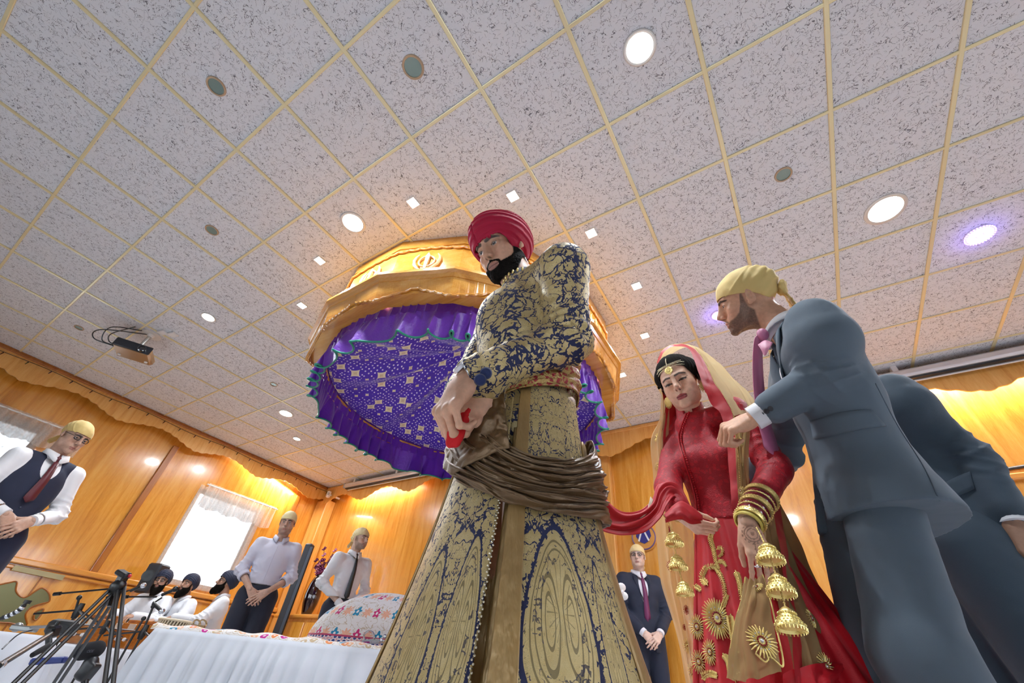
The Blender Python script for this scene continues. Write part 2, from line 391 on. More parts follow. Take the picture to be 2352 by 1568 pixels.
def head_local(h=.0025, skin=(.42, .22, .14), fem=False, lids=.0, beard=None, brow=(.03, .02, .015), lip=(.40, .17, .14), liner=0., neck=True, wide=1., gaze=0, open_=1., hairline=None, nosew=1.):
    """head in its own frame: x right, y forward, z up, origin between the ears; returns V,F,C"""
    s = SDF(.012); jw = .88 if fem else 1.
    s.ell((0, -.014, .034), (.0755, .097, .088))
    s.ell((0, .03, .03), (.064, .058, .062), k=.02)
    s.ell((0, .024, -.042), (.056*jw, .060, .070), k=.02)
    for sx in (-1, 1):
        s.cap((sx*.057*jw, .004, -.048), (sx*.046*jw, .03, -.082), .014, .015, k=.02)
        s.cap((sx*.046*jw, .03, -.082), (sx*.013, .079, -.100), .015, .014, k=.018)
        s.ell((sx*.041, .060, -.024), (.022, .020, .022), k=.018)
        s.cap((sx*.010, .090, .021), (sx*.043, .073, .023), .0085, .009, k=.012)
        s.ell((sx*.030, .068, -.062), (.020, .022, .026), k=.02)
    s.ell((0, .083, -.099), (.018*jw, .014, .016), k=.014)
    s.ell((0, .086, -.066), (.024, .014, .024), k=.014)
    s.cap((0, .084, .018), (0, .092, -.020), .0095, .0125, k=.010)
    for sx in (-1, 1): s.ell((sx*.040*jw, .036, -.045), (.021*jw, .032, .036), k=.02)
    if fem:
        for sx in (-1, 1): s.ell((sx*.030, .044, -.050), (.026, .036, .042), k=.025); s.ell((sx*.040, .040, -.015), (.026, .034, .040), k=.02)
    for sx in (-1, 1): s.ell((sx*.0345, .1055, -.002), (.0185, .0165, .0110), k=.012, op='-')
    # nose
    s.cap((0, .0905, .016), (0, .1110, -.024), .0068, .0085*nosew, k=.009)
    s.ell((0, .0990, -.030), (.0125*nosew, .014, .013), k=.010)
    s.ell((0, .1140, -.0305), (.0095*nosew, .0095, .0085), k=.007)
    s.cap((0, .110, -.037), (0, .097, -.047), .0050, .0060, k=.005)
    for sx in (-1, 1): s.ell((sx*.0120*nosew, .1005, -.0365), (.0070, .0090, .0066), k=.005)
    # eyelids: shell around the ball with an almond opening
    for sx in (-1, 1):
        s.ell((sx*.0315, .0745, 0), (.0168, .0150, .0145), k=.006)
    # lips
    for sx in (-1, 1): s.cap((sx*.0035, .0985, -.0638), (sx*.020, .0895, -.0690), .0046, .0024, k=.004)
    s.cap((-.010, .0950, -.0760), (.010, .0950, -.0760), .0056, .0056, k=.004)
    for sx in (-1, 1): s.cap((sx*.010, .0950, -.0758), (sx*.0195, .0885, -.0705), .0048, .0020, k=.004)
    s.cap((0, .1055, -.0697), (0, .1045, -.0697), .0012, .0012, k=.002, op='-')
    for sx in (-1, 1): s.cap((0, .1040, -.0697), (sx*.022, .0925, -.0705), .0016, .0012, k=.003, op='-')
    for sx in (-1, 1): s.ell((sx*.0072, .1035, -.0445), (.0030, .0052, .0030), k=.002, op='-')
    for sx in (-1, 1):
        zc = -.0015-.0035*lids
        s.ell((sx*.0315, .0885, zc-.001*lids), (.0135, .0105, .0052*open_*(1-.72*lids)), k=.0012, op='-')
        # ears
        R = rotm(-sx*.42, -.12, 0)
        s.ell((sx*.0780, -.010, -.004), (.0055, .0160, .0285), R, k=.005); s.ell((sx*.0750, -.001, -.026), (.006, .008, .010), k=.005)
        s.ell((sx*.0835, -.0075, .002), (.0062, .0105, .0200), R, k=.003, op='-'); s.ell((sx*.0765, -.006, -.004), (.004, .0055, .0100), R, k=.003)
        s.ell((sx*.0755, .003, -.010), (.004, .004, .007), k=.003)
    if neck is not None:
        nk = A(0, -.050, -.20) if neck is True else A(*neck); s.cap((0, -.022, -.045), nk, .054*(.84 if fem else 1), .060*(.82 if fem else 1), k=.025)
    V, F = s.mesh(h); V[:, 0] *= wide
    C = np.tile(A(*skin), (len(V), 1)); x, y, z = V.T; ax = np.abs(x)
    def blend(m, c):
        nonlocal C
        m = np.clip(m, 0, 1)[:, None]; C = C*(1-m)+A(*c)*m
    # warm cheeks and nose, darker eye sockets
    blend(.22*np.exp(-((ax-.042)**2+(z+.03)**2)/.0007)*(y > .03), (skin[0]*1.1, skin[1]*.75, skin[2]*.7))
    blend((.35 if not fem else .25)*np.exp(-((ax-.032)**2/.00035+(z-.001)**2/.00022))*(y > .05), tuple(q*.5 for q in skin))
    # lips
    up = ((ax/.0225)**2+((z+.0665+.10*ax)/.0062)**2 < 1) & (z > -.0705) & (y > .085); lo_ = ((ax/.0215)**2+((z+.0755)/.0078)**2 < 1) & (z <= -.069) & (y > .085)
    blend((up | lo_)*.85, lip)
    blend(np.exp(-((z+.0702)/.0012)**2)*(ax < .0225)*(y > .085)*.75, (.08, .02, .02))
    blend(np.exp(-(((ax-.0066)/.0034)**2+((z+.0425)/.003)**2))*(y > .095)*.9, (.05, .02, .015))
    # brows
    Pm = np.c_[ax, 0*y, z]
    bz = .0235 if not fem else .0245
    d = np.minimum(seg_d(Pm, (.0125, 0, bz-.005), (.031, 0, bz-.0005)), seg_d(Pm, (.031, 0, bz-.0005), (.050, 0, bz-.0065)))
    wb = (.0042 if not fem else .0026)*(1-.45*sstep(.03, .05, ax))
    blend((1-sstep(wb, wb+.0026, d))*.93*(y > .04), brow)
    # lash line / liner
    e = np.sqrt(((ax-.0315)/.0150)**2+((z+.0015+.0035*lids)/(.0068*(1-.45*lids)))**2)
    if liner: blend(((e < 1.22) & (z > -.0025-.004*lids) & (y > .06))*.95*liner, (.012, .008, .01)); blend(np.exp(-(seg_d(Pm, (.044, 0, -.001), (.053, 0, .004))/.0014)**2)*liner, (.012, .008, .01))
    else: blend(((e < 1.08) & (z > -.001) & (y > .06))*.8, tuple(q*.18 for q in skin))
    if beard:
        bm = beard_mask(V, beard.get('low', .0)); f = beard.get('paint', .8); n = .5+.5*vnoise(V, 500, 3)
        blend(bm*f*(.75+.35*n), beard.get('c', (.03, .022, .018)))
    if hairline is not None:
        hm = sstep(-.005, .006, z-hairline(x, y)); blend(hm*.93, (.02, .016, .013))
    return V, F, C
def beard_mask(V, low=0.):
    """1 where a beard grows: moustache, chin, jaw, sideburn"""
    x, y, z = V.T; ax = np.abs(x)
    line = np.interp(y, [-.02, .008, .022, .032, .045, .06, .075, .088, .1], [.03, .03, .014, -.020, -.047, -.058, -.063, -.066, -.068])-low   # upper edge by depth
    m = sstep(-.004, .005, line-z)
    m *= sstep(-.004, .004, y-np.interp(z, [-.11, -.06, -.04, .02], [.0, -.004, .010, .014]))*(ax < .0745)
    m *= sstep(-.135, -.122, z)
    side = np.maximum(m*(ax > .0), 0)
    # moustache
    mo = np.exp(-np.minimum(seg_d(np.c_[ax, y, z], (.003, .104, -.0545), (.026, .090, -.064)), seg_d(np.c_[ax, y, z], (.026, .090, -.064), (.031, .08, -.085)))**2/.0000222)
    m = np.maximum(side, np.clip(mo*1.5, 0, 1)*(y > .06))
    lips = (ax/.0235)**2+((z+.0705)/.0125)**2 < 1
    soul = (ax < .006) & (z < -.083)
    m = np.where(lips & (y > .08), 0, m)
    # bare patch under the corners of the mouth
    return m
def eyes_local(gx=0., gz=0., iris=(.05, .025, .012), h=14):
    V = []; F = []; C = []; n = 0
    for sx in (-1, 1):
        pr = [(math.sin(PI*i/20), -math.cos(PI*i/20)) for i in range(21)]; v, f = lathe(pr, 28, False)
        v = v@np.array([[1, 0, 0], [0, 0, -1], [0, 1, 0]]).T  # pole to -y/+y
        g = unit([gx, 1, gz]); R = frame(g)  # z axis -> gaze
        d = v@g; c = np.tile(A(.70, .66, .63), (len(v), 1)); c[d > math.cos(.56)] = iris; c[d > math.cos(.24)] = (.004, .004, .004)
        V.append(v*.0125+A(sx*.0315, .0752, 0)); F.append(np.array([q for q in f])+n); C.append(c); n += len(v)
    return np.concatenate(V), np.concatenate(F), np.concatenate(C)
def shell(V, F, th, h0=.0004, minus=.002):
    """a layer over a skin: th = thickness per vertex (<=0 none)"""
    v, f, u = submesh(V, F, th > 0); N = vnorm(V, F)[u]; t = th[u]
    return thick(v+N*(t[:, None]+h0), f, 0) if False else (v+N*(t[:, None]-h0*0), f)
class Head:
    """placed head: pos, yaw, pitch, roll, scale"""
    def __init__(s, pos, yaw, pitch=0, roll=0, scale=1.): s.c = A(*pos); s.R = rotm(yaw, pitch, roll); s.s = scale
    def w(s, V): return (np.asarray(V, float)*s.s)@s.R.T+s.c
    def l(s, V): return ((np.asarray(V, float)-s.c)@s.R)/s.s
def turban(V0=None, h=.004, big=1., nb=8, seed=0, rx=.098, ry=.118, rz=.098, low=.038, back=-.055, ridge=.0045, side=-.012):
    s = SDF(.015); s.ell((0, -.018, .045), (rx*big, ry*big, rz*big)); s.ell((0, -.055, .02), (rx*.88*big, .082*big, .082*big)); s.ell((0, .03, .075), (rx*.72*big, .068*big, .062*big))
    V, F = s.mesh(h); N = vnorm(V, F); x, y, z = V.T
    edge = np.interp(y, [-.13, -.08, -.02, .03, .075, .1, .12], [back-.02, back, side-.018, side+.012, low-.006, low, low+.002])+.000
    keep = z > edge-2.6*h; V, F, u = submesh(V, F, keep); N = N[u]; x, y, z = V.T; edge = edge[u]
    # wraps: overlapping bands that start at the brow and run back and down
    sgn = np.where(x > .018, 1, -1); v = (z-.62*y-.10*np.abs(x))*(1)+.008*sstep(.008, .028, x)+.003*vnoise(V, 25, seed)
    t = (v/.027) % 1.; saw = np.where(t < .14, t/.14, 1-.8*(t-.14)/.86)
    fine = np.sin(v*900+3*vnoise(V, 30, seed+1))*.05
    low_ = 1-sstep(.0, .02, z-edge)
    V = V+N*((saw*ridge+fine*ridge)-ridge*.6)[:, None]
    V[:, 2] = np.maximum(V[:, 2], edge-.001)
    # overlap notch at the brow
    V = V-N*(np.exp(-((x-.020)/.004)**2)*(y > .02)*.006*sstep(.0, .012, z-edge))[:, None]
    return thick(V, F, .010)
def scarf_local(V, F, seed=0, low=.036, knot=True, back=-.045, puff=.0, side=.0):
    """a bandana tied over the skull: offset skull skin + knot and tails at the nape"""
    s = SDF(.02); s.ell((0, -.014, .036), (.0815, .103, .0945)); s.ell((0, .035, .036), (.069, .062, .060)); s.ell((0, -.06-puff*.3, .05), (.066, .062+puff, .06+puff*.4))
    V, F = s.mesh(.004); N = vnorm(V, F); x, y, z = V.T
    edge = np.interp(y, [-.13, -.09, -.02, .03, .075, .1, .12], [back-.012, back, side+.006, side+.022, low-.002, low+.001, low+.002])
    V, F, u = submesh(V, F, z > edge-.0105); N = N[u]; x, y, z = V.T; edge = edge[u]
    v = z+.55*y+.15*np.abs(x); t = (v-.035)/.05
    fold = .0022*np.exp(-((z+.85*y-.075)/.006)**2)*1+.0018*np.sin(v*210+2*vnoise(V, 20, seed))*sstep(.02, -.08, y)+.0025*vnoise(V, 22, seed+5)
    V = V+N*fold[:, None]; V[:, 2] = np.maximum(V[:, 2], edge-.001)
    V, F = thick(V, F, .004)
    k = SDF(.010)
    if knot:
        r = np.random.default_rng(seed+3); k.ell((0, -.118-puff*.8, -.012), (.021, .017, .019))
        k.ell((.018, -.128-puff*.8, .008), (.020, .012, .023), rotm(.4, .5, .5)); k.ell((-.018, -.124-puff*.8, .004), (.021, .011, .022), rotm(-.5, .4, -.4))
        for sx in (-1, 1): k.capE((sx*.006, -.121-puff*.8, -.02), (sx*.03, -.130-puff*.8, -.085), .012, .022, (0, 1, 0), .25)
        kv, kf = k.mesh(.0035); kn = vnorm(kv, kf); kv = kv+kn*(.0022*vnoise(kv, 120, seed))[:, None]
        return V, F, kv, kf
    return V, F, None, None
# hands ------------------------------------------------------------------------------------------
FING = [(.022, .090, (.046, .026, .020), .0088), (.002, .094, (.050, .030, .021), .0090), (-.018, .090, (.046, .028, .020), .0086), (-.037, .080, (.036, .021, .018), .0078)]
def hand_local(curl=(20, 30, 20), spread=6, thumb=(35, 20, 20), right=True, h=.0022, fem=False, curls=None, thick_=1., thumb_dir=None):
    """origin at the wrist, +y to the fingers, +x thumb side, +z back of the hand"""
    s = SDF(.006); g = .86 if fem else 1.
    s.capE((0, -.022, 0), (0, .012, 0), .026*g, .025*g, (0, 0, 1), .74, k=.012)
    s.capE((0, .0, 0), (.003, .03, 0), .026*g, .034*g, (0, 0, 1), .52, k=.016)
    for i, (fx, fy, L, r) in enumerate(FING):
        fx *= g; s.capE((fx*.45, .012, -.001), (fx, fy-.008, -.001 if i else -.001), .014*g, .0125*g, (0, 0, 1), .92, k=.014)
    s.ell((.022*g, .035, -.013), (.014*g, .026, .012*g), rotm(-.5, 0, 0), k=.010); s.ell((-.022*g, .035, -.011), (.012*g, .028, .011*g), k=.010)
    tips = []
    for i, (fx, fy, L, r) in enumerate(FING):
        c = (curls[i] if curls else curl); p = A(fx*g, fy, 0); a = 0; sp = math.radians(spread*(1.2-i*.9)); side = A(math.sin(sp), math.cos(sp), 0)
        s.ell(p+A(0, -.004, .003), (.0095*g, .011, .0085*g), k=.006)
        for j in range(3):
            a += math.radians(c[j]); d = side*math.cos(a)+A(0, 0, -1)*math.sin(a); q = p+d*L[j]*(.95 if fem else 1)
            rr = r*g*(1-.09*j); s.cap(p, q, rr, rr*.9, k=.0035 if j else .006); s.ell(q, (rr*1.0,)*3, k=.002) if j < 2 else None; p = q
        tips.append((p, d, rr))
    # thumb
    p = A(.020*g, .018, -.006); tx = thumb_dir if thumb_dir is not None else unit(A(math.sin(math.radians(thumb[0])), math.cos(math.radians(thumb[0])), -math.sin(math.radians(thumb[1]))))
    q = p+tx*.044; s.cap(p, q, .0135*g, .0115*g, k=.012); inn = unit(A(-.35, .9, -.25)); d2 = unit(tx+inn*math.radians(thumb[2])*1.2); r2 = q+d2*.032; s.cap(q, r2, .0108*g, .0096*g, k=.004)
    d3 = unit(d2+inn*math.radians(thumb[2])); e = r2+d3*.022; s.cap(r2, e, .0096*g, .0082*g, k=.004); tips.append((e, d3, .0082*g))
    V, F = s.mesh(h)
    if right: V = V*A(-1, 1, 1); F = F[:, ::-1]; tips = [(p*A(-1, 1, 1), d*A(-1, 1, 1), r) for p, d, r in tips]
    return V, F, tips
def hand_frame(wrist, fing, back, scale=1.):
    """returns f(V) placing a hand: fingers point along fing, back of the hand faces back"""
    y = unit(fing); z = unit(A(*back)-y*(A(*back)@y)); x = np.cross(y, z); R = np.array([x, y, z]).T; w = A(*wrist)
    return lambda V: (np.asarray(V)*scale)@R.T+w
def skincol(V, skin, seed=0):
    n = vnoise(V, 40, seed)[:, None]; return np.clip(np.tile(A(*skin), (len(V), 1))*(1+.05*n), 0, 1)
# ---------------------------------------------------------------- the hall
CZ = 3.294; XL, XR, YF, YB = -8.15, 4.6, -5.0, 5.2
WOOD = wood('honey_oak_panel', 'bd7420', 'dd9838', 'edb055', 'z', 1., .22, .7)
PAINT = plain('pale_wall_paint', 'dfe2e6', .7, var=.03)
WOODX = wood('honey_oak_rail', 'bd7420', 'd99238', 'e8a850', 'x', 1., .3, .6)
WOODY = wood('honey_oak_rail_y', 'bd7420', 'd99238', 'e8a850', 'y', 1., .3, .6)
WOODL = wood('pale_oak', 'd08a35', 'e5a855', 'f0bd70', 'z', 1.2, .3, .5)
WOODD = wood('dark_oak_strip', '8a4a12', 'a55f1a', 'b8742a', 'z', 1., .35, .4)
def ceil_mat():
    t = NT('speckled_ceiling_tile'); co = t.coord('Object'); x, y, z = t.xyz(co)
    ix = t.M('FLOOR', t.M('DIVIDE', x, .6)); iy = t.M('FLOOR', t.M('DIVIDE', y, .6))
    wn = t.n('ShaderNodeTexWhiteNoise', noise_dimensions='2D'); t.put(wn.inputs['Vector'], t.vec(ix, iy, 0.))
    v = t.V('ADD', co, t.V('SCALE', wn.outputs['Color'], scale=30.))
    def worms(sc, th, msc, mth, seed):
        q = t.V('ADD', v, (seed, seed*.7, 0)); n = t.noise(q, sc, 2, .5, .8); line = t.M('LESS_THAN', t.M('ABSOLUTE', t.M('SUBTRACT', n, .5)), th)
        m = t.M('GREATER_THAN', t.noise(t.V('ADD', q, (9, 3, 1)), msc, 2), mth); return t.M('MULTIPLY', line, m)
    w = t.M('MAXIMUM', worms(19, .0075, 26, .50, 0), worms(27, .0085, 36, .51, 5)); w = t.M('MAXIMUM', w, worms(14, .005, 30, .52, 11))
    base = t.mix(t.noise(v, 120, 3), (.75, .77, .80), (.85, .87, .90))
    base = t.mix(t.M('MULTIPLY', wn.outputs['Value'], .35), base, (.69, .71, .75))
    col = t.mix(t.M('MULTIPLY', w, .88), base, (.12, .12, .14))
    h = t.M('SUBTRACT', t.M('MULTIPLY', t.noise(v, 150, 2), .25), w)
    return t.done(col, .8, 0, t.bump(h, .002))
CEIL = ceil_mat()
MB().box(((XL+XR)/2, (YF+YB)/2, -.1), (XR-XL+.4, YB-YF+.4, .2)).obj('floor', plain('white_floor_sheet', 'e6e9ee', .95, var=.04, vs=3), smooth=False, org=(0, 0, 0))['kind'] = 'structure'
# object origin of the ceiling = one grid crossing, so that the tile pattern follows the grid
MB().box(((XL+XR)/2, (YF+YB)/2, CZ+.05), (XR-XL+.4, YB-YF+.4, .1)).obj('ceiling', CEIL, smooth=False, org=(-.839, .549, CZ))['kind'] = 'structure'
GOLD = plain('brassy_ceiling_bar', 'e8dcae', .32, .15, var=.12, vs=1.5)
g = MB(); x = -.839-.6*12
while x < XR:
    if x > XL+.05: g.box((x, (YF+YB)/2, CZ-.003), (.026, YB-YF, .014), bevel=.003)
    x += .6
y = .549-.6*9
while y < YB:
    if y > YF: g.box(((XL+XR)/2, y, CZ-.0025), (XR-XL, .021, .013), bevel=.003)
    y += .6
g.obj('trim_1', GOLD, smooth=False)['kind'] = 'structure'
# walls: left wall has two windows, the back is plain; right and front windows are added for light
def wall(name, a, b, holes, axis, pos, th=.2, mat=WOOD):
    """wall between a and b along its length, holes = (l0,l1,z0,z1)"""
    m = MB(); hs = sorted(holes); cur = a
    def put(l0, l1, z0, z1):
        if l1-l0 < 1e-4 or z1-z0 < 1e-4: return
        c = ((l0+l1)/2, (z0+z1)/2)
        if axis == 'y': m.box((pos, c[0], c[1]), (th, l1-l0, z1-z0))
        else: m.box((c[0], pos, c[1]), (l1-l0, th, z1-z0))
    for l0, l1, z0, z1 in hs:
        put(cur, l0, 0, CZ); put(l0, l1, 0, z0); put(l0, l1, z1, CZ); cur = l1
    put(cur, b, 0, CZ); o = m.obj(name, mat, smooth=False, org=(0, 0, 0)); o['kind'] = 'structure'; return o
WL = [(-.75, .78, 1.22, 2.58), (2.86, 4.02, 1.22, 2.55)]
wall('wall_left', YF-.2, YB+.2, WL, 'y', XL-.1)
wall('wall_back', XL, XR, [], 'x', YB+.1)
WR_ADDED = [(-3.6, -1.6, .9, 2.7), (-.4, 1.6, .9, 2.7), (2.6, 4.4, .9, 2.7)]  # out of view, added to let ambient light into the hall
wall('wall_right', YF-.2, YB+.2, WR_ADDED, 'y', XR+.1, mat=PAINT)
WFR_ADDED = [(-7., -5., .8, 2.75), (-3.8, -1.6, .8, 2.75), (-.4, 1.8, .8, 2.75), (2.6, 4.2, .8, 2.75)]  # added openings behind the viewer, there to brighten the room
wall('wall_front', XL, XR, WFR_ADDED, 'x', YF-.1, mat=PAINT)
WHITE = plain('white_paint', 'eeeeec', .4)
PANE = NT('window_glass').done((1, 1, 1), .02, 0, trans=1., ior=1.02)
nw = 1
for (l0, l1, z0, z1), ax, pos in [(w, 'y', XL-.08) for w in WL]+[(w, 'y', XR+.08) for w in WR_ADDED]+[(w, 'x', YF-.08) for w in WFR_ADDED]:
    m = MB(); c = (l0+l1)/2; cz = (z0+z1)/2
    P = (lambda l, z: (pos, l, z)) if ax == 'y' else (lambda l, z: (l, pos, z)); S = (lambda l, z: (.06, l, z)) if ax == 'y' else (lambda l, z: (l, .06, z))
    for l in (l0+.03, l1-.03): m.box(P(l, cz), S(.06, z1-z0))
    for z in (z0+.03, z1-.03): m.box(P(c, z), S(l1-l0, .06))
    o = m.obj('window_%d' % nw, WHITE, smooth=False); o['kind'] = 'structure'; nw += 1
    p = MB().box(P(c, cz), (.006, l1-l0-.06, z1-z0-.06) if ax == 'y' else (l1-l0-.06, .006, z1-z0-.06)).obj('pane', PANE, o, smooth=False)
# pelmets: scalloped boards just under the ceiling
def scallop(l0, l1, per, zt, zlo, zhi, ph=0., n=40, small=.02, ns=9):
    """lower edge of a pelmet: big swags with small scallops"""
    L = np.linspace(l0, l1, int((l1-l0)/per*n)+2); u = ((L-l0)/per+ph) % 1.
    big = zlo+(zhi-zlo)*(.5-.5*np.cos(2*PI*u))**.8; sm = -small*np.abs(np.sin(PI*((L-l0)/per)*ns))
    return L, big+sm
def pelmet(name, l0, l1, per, axis, pos, zt, zlo, zhi, ph=0., th=.018, mat=WOODL, **k):
    L, Z = scallop(l0, l1, per, zt, zlo, zhi, ph, **k); n = len(L); V = []
    for d in (-th/2, th/2):
        for l, z in zip(L, Z): V.append((pos+d, l, z) if axis == 'y' else (l, pos+d, z))
        for l in L: V.append((pos+d, l, zt) if axis == 'y' else (l, pos+d, zt))
    F = []
    for i in range(n-1):
        a, b = i, n+i; F += [(a, a+1, b+1, b), (2*n+a, 2*n+b, 2*n+b+1, 2*n+a+1), (a, 2*n+a, 2*n+a+1, a+1)]
    o = mesh(name, V, F, mat, smooth=False); o['kind'] = 'structure'; return o
pelmet('trim_2', YF, YB-.03, 1.12, 'y', XL+.20, CZ-.045, 2.985, 3.105, .38, mat=WOODL)
MB().box((XL+.115, (YF+YB)/2, CZ-.012), (.23, YB-YF, .02)).box((XL+.215, (YF+YB)/2, CZ-.035), (.05, YB-YF, .026), bevel=.006).obj('trim_3', WOODD, smooth=False)['kind'] = 'structure'
pelmet('trim_4', XL+.2, XR, 1.25, 'x', YB-.20, CZ, 2.93, 3.10, .06, mat=WOODL)
MB().box(((XL+XR)/2, YB-.2, CZ-.03), (XR-XL, .05, .05), bevel=.01).obj('trim_5', WOODL, smooth=False)['kind'] = 'structure'
# left wall: dado rail, lower panels, pilaster strips
tm = MB().box((XL+.03, (YF+YB)/2, 1.135), (.07, YB-YF, .065), bevel=.012).box((XL+.02, (YF+YB)/2, 1.07), (.035, YB-YF, .04), bevel=.01)
tm.obj('trim_6', WOODY)['kind'] = 'structure'
m = MB()
for yy in (-2.4, 2.20, 4.55): m.box((XL+.018, yy, 2.08), (.036, .085, 1.83), bevel=.005)
m.obj('trim_7', WOODD, smooth=False)['kind'] = 'structure'
m = MB()
for yy in (-1.2, .2, 1.75, 3.3, 4.7): m.box((XL+.006, yy, .53), (.012, .014, 1.05))
m.obj('trim_8', WOODD, smooth=False)['kind'] = 'structure'
# corner pilaster and back-wall pilasters
m = MB(); m.box((XL+.17, YB-.10, 1.52), (.34, .2, 3.04), bevel=.01)
m.obj('trim_9', WOODL, smooth=False)['kind'] = 'structure'
m = MB()
for xx in (-1.93, 1.1): m.box((xx, YB-.045, 1.5), (.17, .09, 3.0), bevel=.012)
for xx in (-4.2, -3.1, -.6, 3.0): m.box((xx, YB-.012, 1.5), (.02, .024, 3.0))
m.obj('trim_10', WOODL, smooth=False)['kind'] = 'structure'
m = MB(); m.box(((XL+XR)/2, YB-.03, 2.19), (XR-XL-.7, .05, .05), bevel=.01); m.box(((XL+XR)/2, YB-.02, 2.14), (XR-XL-.7, .03, .05), bevel=.008)
# rail only on the right part of the back wall
m = MB(); m.box((3.1, YB-.03, 2.175), (2.9, .05, .055), bevel=.01).obj('trim_11', WOODX, smooth=False)['kind'] = 'structure'
# carved mirror inlays on the lower left wall
MIRR = plain('olive_tinted_mirror', '6f6d48', .28, .5, var=.1, vs=2)
def blob2d(pts, n=80, closed=True):
    P = np.array(pts, float); m = len(P); out = []
    for i in range(m):
        a, b, c, d = P[i-1], P[i], P[(i+1) % m], P[(i+2) % m]
        for u in np.linspace(0, 1, n//m, endpoint=False): out.append(.5*((2*b)+(c-a)*u+(2*a-5*b+4*c-d)*u*u+(3*b-a-3*c+d)*u**3))
    return np.array(out)
def onleft(px, py, x=XL+.012):
    q = onx(px, py, x); return (q[1], q[2])
def inlay(pix, name, label):
    P = blob2d([onleft(*p) for p in pix], 72); P = P[:, :2]; c = P.mean(0)
    e = MB(); e.prism(P-c, .012, (XL+.010, c[0], c[1]), (0, 1, 0), (0, 0, 1)); o = e.obj(name, MIRR, smooth=False); tag(o, label, 'mirror'); 
    b = MB(); pts = np.array([(XL+.016, p[0], p[1]) for p in P]); pts = np.r_[pts, pts[:2]]; b.tube(pts, .009, 6, caps=False); b.obj('border', WOODD, o); return o
inlay([(-60, 1352), (-15, 1345), (20, 1338), (38, 1336), (36, 1356), (48, 1370), (62, 1370), (80, 1358), (97, 1350), (112, 1362), (113, 1380), (95, 1386), (70, 1395), (58, 1412), (60, 1436), (20, 1430), (-60, 1420)], 'wall_mirror', 'olive tinted mirror inlay with scrolled outline in the lower wooden wall panel')
inlay([(77, 1420), (82, 1405), (99, 1398), (96, 1408), (84, 1423)], 'wall_mirror', 'small teardrop mirror inlay in the lower wooden wall panel beside the big scrolled one')
m = MB(); a = onx(30, 1303, XL+.035); b = onx(146, 1327, XL+.035)
m.bar(a, b, .02, .055); ps = m.obj('wall_heater', plain('khaki_lacquer', 'a89c74', .35, .3), smooth=False); tag(ps, 'long khaki strip fitting under the wooden dado rail of the left wall', 'strip fitting')
# ---------------------------------------------------------------- curtains
LACE = NT('sheer_lace'); co = LACE.coord(); _n = LACE.noise(LACE.map(co, (1, 1, 1)), 60, 2); 
_tr = LACE.n('ShaderNodeBsdfTranslucent'); _tr.inputs[0].default_value = (.95, .94, .92, 1); _df = LACE.n('ShaderNodeBsdfDiffuse'); _df.inputs[0].default_value = (.92, .90, .87, 1); _tp = LACE.n('ShaderNodeBsdfTransparent')
_m1 = LACE.n('ShaderNodeMixShader'); _m1.inputs[0].default_value = .35; LACE.t.links.new(_tr.outputs[0], _m1.inputs[1]); LACE.t.links.new(_df.outputs[0], _m1.inputs[2])
_m2 = LACE.n('ShaderNodeMixShader'); LACE.put(_m2.inputs[0], LACE.M('MULTIPLY_ADD', _n, .5, .55)); LACE.t.links.new(_tp.outputs[0], _m2.inputs[1]); LACE.t.links.new(_m1.outputs[0], _m2.inputs[2]); LACE.t.links.new(_m2.outputs[0], LACE.out.inputs[0]); LACE = LACE.m
def frill_curtain(y0, y1, zt, zb, label, x=XL+.07):
    nu, nv = 260, 16; U = np.linspace(0, 1, nu); Vv = np.linspace(0, 1, nv); V = np.zeros((nu, nv, 3))
    w = .016*np.sin(U*2*PI*((y1-y0)/.075)+1.5*np.sin(U*40)); 
    for j, t in enumerate(Vv):
        V[:, j, 0] = x+w*(.35+.65*t)+(.012*np.sin(U*90) if t > .12 else 0); V[:, j, 1] = y0+(y1-y0)*U; V[:, j, 2] = zt+(zb-zt)*t-(.035*np.abs(np.sin(U*PI*((y1-y0)/.32))) if t > .9 else 0)
    o = mesh('curtain_valance', V.reshape(-1, 3), gridF(nu, nv), LACE); tag(o, label, 'curtain')
    MB().tube([(x, y0-.03, zt-.03), (x, y1+.03, zt-.03)], .011, 10).obj('curtain_rod', WHITE, o)
frill_curtain(-.95, 1.18, 2.68, 2.38, 'sheer gathered valance over the window behind the man in the navy waistcoat')
frill_curtain(2.93, 4.20, 2.65, 2.29, 'sheer gathered valance over the bright window behind the seated musicians')
def sheer(y0, y1, zt, zb, label, x=XL+.02):
    nu = 200; U = np.linspace(0, 1, nu); V = np.zeros((nu, 2, 3))
    for j, z in enumerate((zt, zb)): V[:, j, 0] = x+.012*np.sin(U*(y1-y0)*60); V[:, j, 1] = y0+(y1-y0)*U; V[:, j, 2] = z
    o = mesh('net_curtain', V.reshape(-1, 3), gridF(nu, 2), LACE); tag(o, label, 'curtain')
sheer(-.75, .80, 2.62, 1.2, 'white net curtain filling the window behind the man in the navy waistcoat')
sheer(2.84, 4.04, 2.6, 1.2, 'white net curtain filling the window behind the seated musicians')
